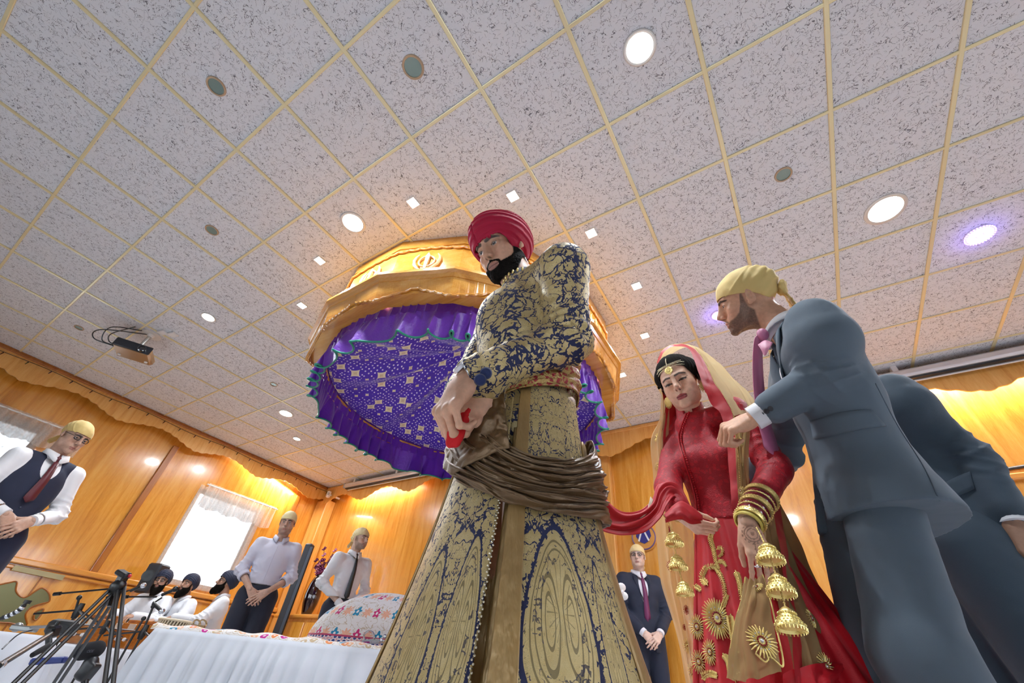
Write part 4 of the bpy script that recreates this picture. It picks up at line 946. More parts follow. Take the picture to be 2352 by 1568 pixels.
def spectacles(Hd, T, body):
    m = MB()
    for sx in (-1, 1):
        a = np.linspace(0, 2*PI, 25); P = [(sx*(.0315)+.022*math.cos(t)*(1 if abs(math.cos(t)) < .9 else .98), .0985-.006*abs(math.cos(t)), .001+.0145*math.copysign(abs(math.sin(t))**.7, math.sin(t))) for t in a]
        m.tube(T(Hd.w(P)), .0027, 6, caps=False); m.tube(T(Hd.w([(sx*.053, .094, .006), (sx*.070, .06, .006), (sx*.078, .0, .006), (sx*.078, -.012, -.006)])), .0018, 6)
    m.tube(T(Hd.w([(-.0095, .0985, .006), (0, .102, .008), (.0095, .0985, .006)])), .0018, 6); o = m.obj('spectacles', plain('dark_frame', '15161a', .25) if 'dark_frame' not in bpy.data.materials else bpy.data.materials['dark_frame'], body)
def clasp(J, z=.93, y=.19, sx=1):
    """joints for hands folded in front, one over the other"""
    return dict(lel=(-.245, .0, 1.13), rel=(.245, .0, 1.13), lwr=(-.075, y-.01, z+.06), rwr=(.075, y-.02, z+.055))
CL = dict(l=dict(dir=(.75, .25, -.6), back=(-.1, .95, .3), curl=(18, 22, 12)), r=dict(dir=(-.75, .18, -.62), back=(.1, .95, .25), curl=(25, 40, 25)))
yawto = lambda d: math.atan2(-d[0], d[1])        # yaw whose forward (+y) points along d
# ---------------------------------------------------------------- tools for things lying on surfaces
def P_(px, py, f): return atf(px, py, f)
def bvh(V, F): return BVHTree.FromPolygons([tuple(v) for v in V], [tuple(int(i) for i in q) for q in F])
def hit(px, py, bv, lift=.0):
    d = ray(px, py); h = bv.ray_cast(Vector(CAMP), Vector(d))
    if h[0] is None: return None, None
    n = A(*h[1]); n = n if n@d < 0 else -n; return A(*h[0])+n*lift, n
def ontop(pts, bv, lift=.003, n=None, close=False):
    """curve drawn through pixels and laid on a surface"""
    P = spline(pts, n or 6*len(pts)) if len(pts) > 2 else spline(pts, n or 8); out = []
    for p in P:
        q, _ = hit(p[0], p[1], bv, lift)
        if q is not None: out.append(q)
    return np.array(out)
def patch(rows, nu, nv, amp=0., sc=6, seed=0, folds=0., fa=.0, fdir='v', lift=None):
    """smooth sheet through a net of (px, py, f) control points; rows run along u"""
    R = [np.array([P_(*c) for c in r]) for r in rows]; R = [spline(r, nv) for r in R]; G = np.stack([spline(np.stack([r[j] for r in R]), nu) for j in range(nv)], 1)
    F = gridF(nu, nv); V = G.reshape(-1, 3); N = vnorm(V, F); uu, vv = np.meshgrid(np.linspace(0, 1, nu), np.linspace(0, 1, nv), indexing='ij'); d = 0
    if amp: d = amp*vnoise(V, sc, seed)
    if fa:
        c = (vv if fdir == 'v' else uu).ravel(); o = (uu if fdir == 'v' else vv).ravel(); d = d+fa*np.sin(2*PI*(c*folds+.6*vnoise(np.c_[c*4, o*2, 0*c], 1., seed+1)))
    if np.ndim(d): V = V+N*np.asarray(d)[:, None]
    return V, F, np.c_[uu.ravel(), vv.ravel()]
def bead_line(m, P, r, gap, nseg=5):
    d = np.r_[0, np.cumsum(np.linalg.norm(np.diff(P, axis=0), axis=1))]; k = max(2, int(d[-1]/gap))
    for t in np.linspace(0, d[-1], k): m.sphere([np.interp(t, d, P[:, i]) for i in range(3)], r, nseg)
# ---------------------------------------------------------------- the groom
def brocade(name, sc=1., uv=False, navy=.5, med=None):
    """gold damask on navy: leafy scrolls with fine outlines"""
    t = NT(name); co = t.attr('fab', 'Vector') if uv else t.coord()
    x, y, z = t.xyz(co)
    if uv: co = t.vec(t.M('PINGPONG', x, .085), y, 0.)
    n1 = t.noise(co, 9*sc, 2, .5, 0, 'Color'); w1 = t.V('ADD', co, t.V('SCALE', t.V('SUBTRACT', n1, (.5, .5, .5)), scale=.10/sc))
    n2 = t.noise(w1, 42*sc, 2, .6, 0, 'Color'); w2 = t.V('ADD', w1, t.V('SCALE', t.V('SUBTRACT', n2, (.5, .5, .5)), scale=.045/sc))
    d = t.vor(w2, 33*sc, 'DISTANCE_TO_EDGE'); f = t.vor(w2, 33*sc, 'F1')
    big = t.noise(co, 11*sc, 2); jag = t.noise(co, 190*sc, 1); thr = t.M('MULTIPLY_ADD', jag, .16, t.M('MULTIPLY_ADD', big, .62*navy, -.22*navy-(.085 if uv else .05)))
    isn = t.M('LESS_THAN', d, thr)                                             # navy ground between the leaves
    ring = t.M('LESS_THAN', t.M('ABSOLUTE', t.M('SINE', t.M('MULTIPLY', f, 52))), .24)        # engraved inner outlines
    dots = t.M('LESS_THAN', t.vor(w1, 95*sc, 'F1'), .16); dm = t.M('GREATER_THAN', t.noise(co, 26*sc, 1), .53)
    dot = t.M('MULTIPLY', dots, dm); line = t.M('MAXIMUM', t.M('MULTIPLY', ring, .75), t.M('MULTIPLY', dot, .9))
    g = t.mix(t.noise(co, 60, 3), hexc('cfae68'), hexc('f2dfa6')); g = t.mix(t.M('MULTIPLY', t.noise(t.map(co, (1, 1, .12)), 700, 1), .35), g, hexc('7d6a35'))
    if uv:
        fx, fy, fz = t.xyz(t.attr('fab', 'Vector')); wob = t.V('SCALE', t.V('SUBTRACT', t.noise(t.vec(fx, fy, 0.), 22, 1, out='Color'), (.5, .5, .5)), scale=.10); wx, wy, wz = t.xyz(wob)
        for cx, cy, rx, ry in med:
            ex = t.M('ADD', t.M('DIVIDE', t.M('SUBTRACT', fx, cx), rx), wx); ey = t.M('ADD', t.M('DIVIDE', t.M('SUBTRACT', fy, cy), ry), wy)
            sq = t.M('MULTIPLY_ADD', ey, -.28, 1.); e = t.M('SQRT', t.M('ADD', t.M('POWER', t.M('DIVIDE', ex, sq), 2.), t.M('POWER', ey, 2.)))
            inside = t.M('LESS_THAN', e, 1.); r_ = t.M('MAXIMUM', t.M('LESS_THAN', t.M('ABSOLUTE', t.M('SUBTRACT', e, .90)), .018), t.M('LESS_THAN', t.M('ABSOLUTE', t.M('SUBTRACT', e, .78)), .014))
            lob = t.M('SQRT', t.M('ADD', t.M('POWER', t.M('DIVIDE', t.M('SUBTRACT', t.M('ABSOLUTE', ex), .34), .27), 2.), t.M('POWER', t.M('DIVIDE', t.M('ADD', ey, .08), .52), 2.))); r_ = t.M('MAXIMUM', r_, t.M('LESS_THAN', t.M('ABSOLUTE', t.M('SUBTRACT', lob, 1.)), .07)); r_ = t.M('MAXIMUM', r_, t.M('LESS_THAN', t.M('ABSOLUTE', t.M('SUBTRACT', lob, .55)), .05))
            fan = t.M('LESS_THAN', t.M('ABSOLUTE', t.M('SINE', t.M('MULTIPLY', t.M('ARCTAN2', ey, ex), 9.))), .22); fan = t.M('MULTIPLY', fan, t.M('LESS_THAN', t.M('ABSOLUTE', t.M('SUBTRACT', t.M('ADD', e, t.M('MULTIPLY', ey, -.35)), .28)), .16))
            keepn = t.M('MULTIPLY', isn, t.M('MULTIPLY', t.M('GREATER_THAN', e, .60), t.M('LESS_THAN', e, .84)))
            isn = t.M('ADD', t.M('MULTIPLY', isn, t.M('SUBTRACT', 1., inside)), t.M('MULTIPLY', t.M('MULTIPLY', keepn, inside), .8)); hal = t.M('MULTIPLY', t.M('GREATER_THAN', e, 1.06), t.M('LESS_THAN', t.M('MULTIPLY_ADD', jag, .22, e), 1.28)); isn = t.M('MAXIMUM', isn, hal)
            line = t.M('MAXIMUM', t.M('MULTIPLY', line, t.M('SUBTRACT', 1., t.M('MULTIPLY', inside, .6))), t.M('MULTIPLY', inside, t.M('MAXIMUM', t.M('MULTIPLY', r_, .8), t.M('MULTIPLY', fan, .6))))
    col = t.mix(line, g, hexc('5d4d26')); col = t.mix(isn, col, hexc('0e1640'))
    met = t.M('MULTIPLY', t.M('SUBTRACT', 1., isn), .12); ro = t.M('MULTIPLY_ADD', isn, .35, .42)
    h = t.M('SUBTRACT', t.M('SUBTRACT', 1., isn), t.M('MULTIPLY', line, .4)); h = t.M('ADD', h, t.M('MULTIPLY', t.noise(co, 900, 1), .3))
    return t.done(col, ro, met, t.bump(h, .0012), sheen=0)
BRO = brocade('gold_navy_brocade', 1.0)
SATIN = NT('bronze_satin'); _c = SATIN.coord(); SATIN = SATIN.done(SATIN.mix(SATIN.noise(_c, 12, 3), hexc('86683c'), hexc('bd9a60')), .36, .2, SATIN.bump(SATIN.noise(SATIN.map(_c, (1, 1, .3)), 60, 3), .004), sheen=.1)
SILK = NT('brown_silk'); _c = SILK.coord(); SILK = SILK.done(SILK.mix(SILK.noise(_c, 6, 3), hexc('4a3320'), hexc('7d6038')), .38, .30, SILK.bump(SILK.noise(_c, 700, 2), .0005), sheen=.1, spec=.5)
NAVYV = plain('navy_velvet', '10204e', .8, sheen=.6)
def cylpix(px, py, cen, a, b, taper=0., u0=1.):
    """pixel -> (angle, height) on an upright elliptic cone seen from the camera; a along r, b along f"""
    f = cen[1]-b*.7
    for _ in range(30):
        q = atf(px, py, f); r = q@RT; k = 1+taper*(u0-q[2]); x = np.clip((r-cen[0])/(a*k), -.999, .999); f = .5*f+.5*(cen[1]-b*k*math.sqrt(1-x*x))
    q = atf(px, py, f); k = 1+taper*(u0-q[2]); x = np.clip((q@RT-cen[0])/(a*k), -1, 1); return -math.acos(x), q[2]
def cylpt(th, u, cen, a, b, off=0., taper=0., u0=1.):
    k = 1+taper*(u0-u); return W(cen[0]+(a*k+off)*math.cos(th), cen[1]+(b*k+off)*math.sin(th), u)
def interp_curve(pts, n):
    P = np.array(pts, float); d = np.r_[0, np.cumsum(np.linalg.norm(np.diff(P, axis=0), axis=1))]; t = np.linspace(0, d[-1], n); return np.c_[[np.interp(t, d, P[:, k]) for k in range(P.shape[1])]].T
def smoothc(P, it=6):
    P = P.copy()
    for _ in range(it): P[1:-1] = .25*P[:-2]+.5*P[1:-1]+.25*P[2:]
    return P
def band(name, top, bot, cen, a, b, n, m_, folds, amp, mat, parent, off=.012, taper=0., u0=1., ext=(0, 0), seed=0, noise=.3, thickness=.004, fv=None, sharp=.8):
    """cloth wrapped round the figure between two edges given by pixels; folds run along it"""
    T_ = np.array([cylpix(*p, cen, a, b, taper, u0) for p in top]); B_ = np.array([cylpix(*p, cen, a, b, taper, u0) for p in bot])
    if ext[0]: T_ = np.r_[[T_[0]+A(ext[0], 0)], T_]; B_ = np.r_[[B_[0]+A(ext[0], 0)], B_]
    if ext[1]: T_ = np.r_[T_, [T_[-1]+A(ext[1], ext[2] if len(ext) > 2 else 0)]]; B_ = np.r_[B_, [B_[-1]+A(ext[1], ext[2] if len(ext) > 2 else 0)]]
    T_ = smoothc(interp_curve(T_*A(.2, 1), n)/A(.2, 1)); B_ = smoothc(interp_curve(B_*A(.2, 1), n)/A(.2, 1)); V = np.zeros((n, m_, 3)); vs = np.linspace(0, 1, m_); U = np.linspace(0, 1, n)
    uu, vv = np.meshgrid(U, vs, indexing='ij'); q = np.c_[uu.ravel()*3, vv.ravel()*2, np.zeros(uu.size)]; ns = vnoise(q, 2.2, seed).reshape(n, m_); ns2 = vnoise(q, 5., seed+3).reshape(n, m_)
    ph = vv*folds+ns*noise*1.4; w = 1-np.abs(np.sin(PI*ph))**sharp; w2 = .35*(1-np.abs(np.sin(PI*(ph*2.3+ns2*.6)))); am = amp*(.55+.45*np.clip(ns2+.4, 0, 1))*np.sin(PI*np.clip(vv, .02, .98))**.25
    for i in range(n):
        for j in range(m_):
            v = vs[j] if fv is None else fv(vs[j]); th, u = T_[i]*(1-v)+B_[i]*v; V[i, j] = cylpt(th, u, cen, a, b, off+am[i, j]*(1.35-(w+w2)[i, j]), taper, u0)
    F = gridF(n, m_); V = V.reshape(-1, 3); N = vnorm(V, F)
    if ((V-W(cen[0], cen[1], V[:, 2].mean()))*N)[:, :2].sum() < 0: F = F[:, ::-1]
    v, f = thick(V, F, thickness); return mesh(name, v, f, mat, parent)
GC = A(-.005, .945)      # axis of the groom's hips in viewer coordinates (r, f)
hd_g = Head(W(-.129, .891, 1.631), math.radians(168.6), math.radians(-39.7), math.radians(.8), 1.)
fwdg = WD(-.90, -.43); leftg = WD(.43, -.90)
cG = W(-.035, .925, 0)
gw = dict(lsh=W(.075, .760, 1.375), rsh=W(-.13, 1.06, 1.375), neck=W(-.045, .905, 1.47), chest=cG+A(0, 0, 1.27), waist=W(GC[0]-.01, .94, 1.05), pelvis=W(GC[0], .945, .95), head=hd_g.c, lel=P_(1303, 785, .785), lwr=P_(1072, 868, .745), rel=W(-.20, 1.05, 1.12), rwr=P_(1118, 892, .80),
          lhip=W(.015, .91, .92), rhip=W(-.025, .98, .92), lkn=W(.02, .86, .49), rkn=W(-.07, 1.01, .49), lan=W(.03, .88, .09), ran=W(-.05, 1.03, .09))
hl = dict(dir=WD(-.40, .02, -.92), back=WD(-.62, -.72, .35), curls=[(66, 78, 50), (62, 76, 50), (58, 72, 46), (54, 66, 40)], thumb=(28, 30, 30), sc=1.08, spread=3)
hr = dict(dir=WD(-.30, -.12, -.90), back=WD(.28, -.9, .25), curls=[(62, 95, 60), (60, 92, 60), (56, 90, 60), (52, 86, 60)], thumb=(60, 25, 50), sc=1.08, spread=2)
yg = yawto(fwdg); ryg = rotm(yg, 0, 0)
def loc_dir(h): h = dict(h); h['dir'] = ryg.T@h['dir']; h['back'] = ryg.T@h['back']; return h
bk = dict(paint=.93, c=(.02, .015, .012), low=.004)
GM = man('person', 'groom in crimson turban, gold and navy brocade coat and draped brown sash, hands folded', W(GC[0], GC[1], 0), yg, 1.76, world=gw, top='notrousers', headobj=hd_g, gear='turban', gearc='b00034', hh=.0019, beard=bk, beardshell=(.0022, .0045, BEARD), skin=(.72, .42, .28), girth=.84, hands=dict(l=loc_dir(hl), r=loc_dir(hr)), belt=False, legc='8a7136', gaze=(-.12, -.05), brow=(.02, .014, .011), turbk=dict(low=.030, rx=.104, big=1.03, h=.0028, ridge=.0055, side=-.040, back=-.095))
g_b = GM['body']
def puts(nm, V, F, m, parent=None, **k): return mesh(nm, V, F, m, parent or g_b, **k)
ax_g = unit(A(fwdg[0], fwdg[1], 0)); J = {k: A(*v) for k, v in gw.items()}
# coat body and sleeves
s = SDF(.030); s.capE(J['chest']+A(0, 0, .02), J['chest']-A(0, 0, .10)-ax_g*.005, .146, .136, ax_g, .80); s.capE(J['chest']-A(0, 0, .08), J['waist'], .134, .116, ax_g, .92); s.capE(J['waist'], J['waist']-A(0, 0, .12), .116, .128, ax_g, .95)
s.ell(J['chest']+ax_g*.045+A(0, 0, .02), (.10, .10, .12))
for q in 'lr': s.cap(J['neck']-A(0, 0, .045), J[q+'sh']+A(0, 0, .006), .060, .068)
s.chain([J['lsh'], J['lel'], J['lel']+(J['lwr']-J['lel'])*.95], [.074, .052, .045]); s.chain([J['rsh'], J['rel'], J['rwr']], [.070, .056, .042])
s.cap(J['lwr'], J['lwr']+(J['lwr']-J['lel'])*.4, .036, .036, k=.004, op='-')
s.ell(J['neck']+A(0, 0, .045), (.056, .056, .05), k=.008, op='-')
v, f = s.mesh(.006); v = wrinkle(v, f, [(J['lsh'], J['lel'], .92, .3, .008, 5), (J['lel'], J['lwr'], .1, .3, .007, 5), (J['lel'], J['lwr'], .7, .3, .004, 6), (J['chest'], J['waist'], .6, .4, .005, 4)], .002, 10, 8); puts('sherwani_coat', v, f, BRO)
# stand collar with leaf edging
m = MB(); c = J['neck']+A(0, 0, .0); n = 30; V = []
tilt = ax_g*.30
for i in range(n+1):
    a = 2*PI*i/n; d = ax_g*math.cos(a)+unit(leftg)*math.sin(a)
    for rr, zz in ((.066, -.03), (.062, 0.), (.0605, .026), (.058, .027), (.058, 0)): V.append(c+d*rr+A(0, 0, zz-.018*math.cos(a)))
F = [(5*i+q, 5*i+5+q, 5*i+6+q, 5*i+1+q) for i in range(n) for q in range(4)]; v2, f2 = thick(np.array(V), np.array(F), .002); co_ = puts('stand_collar', v2, f2, NAVYV)
m = MB()
for row, zz in ((0, -.012), (1, .010)):
    for i in range(26):
        a = 2*PI*(i+.5*row)/26; d = ax_g*math.cos(a)+unit(leftg)*math.sin(a); m.add(*[(lambda v_, f_: (v_*A(.0042, .0098, .0042)@frame(d, (0, 0, 1)).T*1+c+d*.0655+A(0, 0, zz-.018*math.cos(a)), f_))(*lathe([(math.sin(PI*t/6), -math.cos(PI*t/6)) for t in range(7)], 8, False))][0])
GOLDT = plain('gold_thread', 'd9c078', .4, .45, bump=.0006, bs=500); m.obj('leaf_edging', GOLDT, co_)
# cuff, navy buttons, watch
d_ = unit(J['lwr']-J['lel'])
for px, py in ((1103, 872), (1116, 857)):
    p = P_(px, py, .70); n_ = unit(CAMP-p); MB().lathe(p+n_*.002, [(.0, -.008), (.0125, -.004), (.0135, 0), (.011, .005), (0, .0075)], 20, frame(n_)).obj('cuff_button', NAVYV, g_b)
m = MB(); R = frame(d_); wc = J['lwr']-d_*.012
for k in range(3):
    m.tube([wc+d_*(.007*k)+R@A(.0335*math.cos(a), .0285*math.sin(a), 0) for a in np.linspace(0, 2*PI, 33)], .0038, 8, caps=False)
wo = m.obj('wristwatch_strap', plain('steel_links', 'c9cace', .2, .95, bump=.001, bs=350), g_b)
p = wc+d_*.006+R@A(-.012, .027, 0); nn = unit(R@A(-.4, .9, 0)); nn = unit(WD(-.75, -.55, .45)); p = wc+nn*.033+d_*.003; MB().lathe(p, [(.0, -.006), (.019, -.005), (.020, .003), (.016, .006), (0, .006)], 24, frame(nn)).obj('watch_face', plain('watch_dial', 'e6e6ea', .12, .3), wo)
# skirt panels of the coat
def skirt_panel(nm, t0, t1, u1, u0_, a0, a1, label=None, mat=BRO, off=0., nu=70, nv=46, wave=.006, seed=0, edge=True, flare=1.):
    U = np.linspace(0, 1, nu); Vv = np.linspace(0, 1, nv); V = np.zeros((nu, nv, 3)); fab = np.zeros((nu, nv, 3))
    for i, q in enumerate(U):
        for j, t in enumerate(Vv):
            u = u1+(u0_-u1)*t; th = math.radians(t0+(t1-t0)*q); k = a0+(a1-a0)*t**1.5; wv = wave*t*(math.sin(q*(t1-t0)/13.+seed)+.5*math.sin(q*(t1-t0)/6+seed*2))
            rim = .010*np.exp(-min(q, 1-q)*nu/5.)*0
            V[i, j] = W(GC[0]+(k+off+wv+rim)*math.cos(th), GC[1]+(k*.95+off+wv+rim)*math.sin(th), u); fab[i, j] = (math.radians(t0+(t1-t0)*q)*.24, u, 0)
    F = gridF(nu, nv); V = V.reshape(-1, 3); N = vnorm(V, F)
    if ((V-W(GC[0], GC[1], .6))*N)[:, :2].sum() < 0: F = F[:, ::-1]
    v, f = thick(V, F, .005); fb = fab.reshape(-1, 3); o = mesh(nm, v, f, mat, g_b, attrs={'fab': np.r_[fb, fb]}); return o, V.reshape(nu, nv, 3)
BROU = NT('tmp').m
def pxof(P):
    c = (np.asarray(P)-CAMP)@ROT; return IMG+FOC*c[..., :2]/c[..., 2:]
def fab_at(px, py, G, t0, t1, u1, u0_):
    """woven-pattern coordinate of the panel point that shows at a pixel"""
    q = pxof(G.reshape(-1, 3)); k = int(np.argmin(((q-A(px, py))**2).sum(1))); nu, nv = G.shape[:2]; i, j_ = divmod(k, nv); return math.radians(t0+(t1-t0)*i/(nu-1))*.24, u1+(u0_-u1)*j_/(nv-1)
o1, G1 = skirt_panel('coat_skirt_front', -103, -182, 1.02, .12, .138, .33, seed=1, mat=BROU)
o2, G2 = skirt_panel('coat_skirt_back', -88, -24, 1.02, .12, .136, .335, seed=2, mat=BROU)
o3, _ = skirt_panel('coat_skirt_far', -10, 150, 1.02, .12, .132, .31, seed=3, mat=BROU)
MED = [(*fab_at(1288, 1408, G2, -88, -24, 1.02, .12), .062, .125), (*fab_at(1052, 1425, G1, -103, -182, 1.02, .12), .030, .12), (*fab_at(955, 1450, G1, -103, -182, 1.02, .12), .036, .12), (*fab_at(1400, 1470, G2, -88, -24, 1.02, .12), .02, .10)]
BROU = brocade('gold_navy_brocade_large', 1.05, True, .40, MED)
for o_ in (o1, o2, o3): o_.data.materials[0] = BROU
l0, _ = skirt_panel('satin_lining', -101, -86, 1.02, .12, .125, .300, mat=SATIN, nu=14, wave=.004)
l1, _ = skirt_panel('satin_facing', -97, -87, 1.0, .12, .141, .345, mat=SATIN, nu=16, off=.003)
l2, _ = skirt_panel('satin_facing', -180, -194, .98, .12, .148, .355, mat=SATIN, nu=16, off=.004)
l3, _ = skirt_panel('satin_facing', -27, 2, .90, .12, .150, .360, mat=SATIN, nu=18, off=.003, wave=.012)
s = SDF(.02); s.chain([J['lhip'], J['lkn'], J['lan']], [.06, .055, .042]); s.chain([J['rhip'], J['rkn'], J['ran']], [.06, .055, .042]); v, f = s.mesh(.008); puts('churidar', v, f, SATIN)
# beaded edge of the side slit
m = MB(); e = G1[0]
pts = spline(e[8:-1], 150)
for i, p in enumerate(pts):
    n_ = unit(CAMP-p); m.sphere(p+n_*.003+RT*.003*((i % 2)-.5), .0019, 4)
m.obj('beaded_edge', plain('silver_gold_beads', 'e6dfc8', .18, .8), g_b)
# red brocade cummerbund
t = NT('red_gold_brocade'); co = t.coord(); d = t.vor(co, 55, 'DISTANCE_TO_EDGE'); gl = t.M('LESS_THAN', d, .12); ln = t.M('GREATER_THAN', t.noise(t.map(co, (1, 1, 1)), 90, 2), .52)
REDB = t.done(t.mix(t.M('MAXIMUM', gl, t.M('MULTIPLY', ln, .7)), hexc('8c0f1c'), hexc('a88a4c')), .4, .3, t.bump(t.noise(co, 260, 2), .003))
band('cummerbund', [(1095, 905), (1150, 868), (1205, 835), (1270, 800), (1322, 790), (1335, 800)], [(1088, 945), (1150, 915), (1200, 895), (1260, 890), (1318, 905), (1338, 925)], (GC[0]-.012, GC[1]-.005), .138, .130, 80, 40, 4.5, .010, REDB, g_b, off=.010, ext=(-1.2, 1.6), seed=4)
# the brown silk drape swathed round the hips
band('silk_drape', [(1088, 915), (1100, 935), (1130, 985), (1175, 1035), (1230, 1062), (1290, 1065), (1345, 1045), (1368, 1005)],
     [(1040, 1015), (1036, 1050), (1052, 1095), (1100, 1130), (1165, 1160), (1240, 1180), (1320, 1195), (1380, 1205)], (GC[0], GC[1]), .140, .134, 130, 120, 8.5, .020, SILK, g_b, off=.014, taper=.83, u0=1.02, ext=(-.35, 1.5, .03), seed=2, noise=.75, sharp=.7)
# gathered folds that fall from the fist
band('silk_drape_end', [(1085, 905), (1110, 885), (1135, 880), (1165, 900)], [(1036, 1060), (1060, 1100), (1100, 1075), (1175, 1040)], (GC[0], GC[1]), .142, .138, 90, 60, 2.6, .010, SILK, g_b, off=.022, taper=.83, u0=1.02, seed=6, noise=.15, sharp=1.2)
# red cloth end held in the fists
REDC = cloth('scarlet_cloth', 'd80f1a', .7, wr=.004, ws=20)
s = SDF(.012); s.capE(P_(1100, 905, .80), P_(1108, 935, .80), .014, .020, FW, .5); s.capE(P_(1078, 935, .79), P_(1046, 1000, .77), .018, .013, FW, .6); s.capE(P_(1046, 995, .77), P_(1040, 1016, .775), .014, .015, FW, .6)
v, f = s.mesh(.004); v = wrinkle(v, f, (), .003, 50, 3); o = mesh('red_cloth', v, f, REDC); tag(o, 'end of the scarlet cloth gripped in the groom\'s fists', 'cloth')
# ---------------------------------------------------------------- the man in the grey suit and the man behind him
fb = WD(-.93, .36); hd_b = Head(W(.824, 1.098, 1.665), math.radians(88.6), math.radians(-3.7), math.radians(-28.3), 1.)
yb = yawto(fb); ryb = rotm(yb, 0, 0); foot = W(1.07, 1.20, 0)
bw = dict(neck=W(.925, 1.085, 1.505), head=hd_b.c, chest=W(.965, 1.10, 1.31), waist=W(.995, 1.15, 1.05), pelvis=W(1.005, 1.17, .95), lsh=P_(1868, 745, .94), rsh=W(.99, 1.25, 1.42), lel=P_(1898, 862, .985), lwr=P_(1732, 960, 1.12), rel=W(.97, 1.46, 1.20), rwr=W(.84, 1.66, 1.12),
          lhip=W(.965, 1.115, .93), rhip=W(.985, 1.27, .93), lkn=P_(2118, 1515, 1.13), rkn=W(.95, 1.33, .50), lan=W(1.03, 1.15, .09), ran=W(.98, 1.35, .09))
hb = dict(dir=ryb.T@WD(-.85, .45, -.22), back=ryb.T@WD(-.35, -.60, .65), curls=[(55, 85, 50), (60, 90, 55), (62, 90, 55), (60, 85, 50)], thumb=(45, 35, 45), sc=.98, spread=2)
hb2 = dict(dir=ryb.T@WD(-.8, .3, -.5), back=ryb.T@WD(0, .7, .7), curl=(30, 40, 20))
GREY = '55636f'
BM = man('person', 'man in blue-grey suit, pink tie and yellow head scarf leaning over the bride', foot, yb, 1.80, world=bw, top='suit', topc='f2f4f8', legc=GREY, gear='scarf', gearc='e0c47c', headobj=hd_b, hh=.002, beard=dict(paint=.86, c=(.060, .034, .024)), skin=(.68, .39, .25), hands=dict(l=hb, r=hb2), coatlen=.845, girth=1.0, hipw=.80, hemw=1.22, sleeves='short', sh=.0065, gaze=(-.1, -.25), brow=(.02, .014, .012), flare=1.12)
b_b = BM['body']; jk = [o for o in b_b.children if o.name.startswith('jacket')][0]
def mesh_world(o):
    p = abspos(o); n = len(o.data.vertices); v = np.zeros(n*3); o.data.vertices.foreach_get('co', v); return v.reshape(-1, 3)+p, [tuple(q.vertices) for q in o.data.polygons]
jv, jf = mesh_world(jk); jb = bvh(jv, jf); JM = GARM['suit_'+GREY]
def flap(pix, name, mat, par, bv, th=.004, nu=14, lift=.001, nv=5):
    """four-cornered piece laid on a surface: pix = top row, bottom row"""
    a = spline(pix[0], nu); b = spline(pix[1], nu); V = []
    for i in range(nu):
        for j in range(nv):
            t = j/(nv-1); p = a[i]*(1-t)+b[i]*t; q, n_ = hit(p[0], p[1], bv, lift+th*(.4+.6*t)); V.append(q if q is not None else V[-1])
    V = np.array(V); F = gridF(nu, nv); N = vnorm(V, F)
    if ((V-CAMP)*N).sum() > 0: F = F[:, ::-1]
    v, f = thick(V, F, th); return mesh(name, v, f, mat, par)
flap([[(1862, 968), (1920, 950), (1975, 941), (2003, 942)], [(1872, 1008), (1930, 996), (1985, 984), (2032, 979)]], 'pocket_flap', JM, jk, jb, .005)
m = MB()
for c in ([(1860, 966), (1915, 948), (1970, 940), (2000, 941)], [(2010, 880), (2060, 975), (2120, 1070), (2158, 1150)], [(1760, 800), (1790, 830), (1800, 850)]):
    q = ontop(c, jb, .0005, 20)
    if len(q) > 2: m.tube(q, .0014, 5)
m.obj('seams', plain('seam_thread', '55636f', .8), jk)
for px, py in ((1751, 950), (1761, 944), (1770, 938)):
    q, n_ = hit(px, py, jb, .002)
    if q is not None: MB().lathe(q, [(0, -.002), (.0075, -.002), (.008, .0015), (.0055, .0022), (0, .001)], 14, frame(n_)).obj('sleeve_button', plain('dark_horn', '20262e', .3) if 'dark_horn' not in bpy.data.materials else bpy.data.materials['dark_horn'], jk)
PINK = cloth('pink_satin', 'd98aa8', .4, wr=.001, ws=10); PINKD = cloth('rose_tie', 'c06c92', .4, wr=.001, ws=10)
q, n_ = hit(1764, 802, jb, .0)
V, F, _ = patch([[(1741, 791, .98), (1757, 781, .97), (1775, 786, .96)], [(1748, 803, .975), (1758, 800, .965), (1768, 798, .96)], [(1753, 814, .98), (1756, 816, .975), (1760, 815, .975)]], 10, 10)
if q is not None: V = V+(q-V.mean(0))+n_*.006
v, f = thick(V, F, .004); mesh('pocket_square', v, f, PINK, jk)
# tie hanging free of the chest
tz = [(1752, 765, 1.03), (1743, 785, 1.05), (1741, 830, 1.12), (1745, 900, 1.18), (1757, 970, 1.22), (1768, 1010, 1.23), (1776, 1044, 1.23)]
tc = spline([P_(*c) for c in tz], 40); wv = np.interp(np.linspace(0, 1, 40), [0, .1, .8, .93, 1], [.013, .016, .026, .028, .003]); sd = unit(WD(.96, .25, 0)); V = []
for p, ww in zip(tc, wv): V += [p-sd*ww, p+unit(WD(-.3, -.9, 0))*.003, p+sd*ww]
F = np.array([(3*i+q, 3*i+3+q, 3*i+4+q, 3*i+1+q) for i in range(39) for q in (0, 1)]); v, f = thick(np.array(V), F, .004); to = mesh('tie', v, f, PINKD, b_b)
s = SDF(.006); s.ell(P_(1752, 768, 1.03), (.018, .018, .024)); v, f = s.mesh(.004); mesh('tie_knot', v, f, PINKD, to)
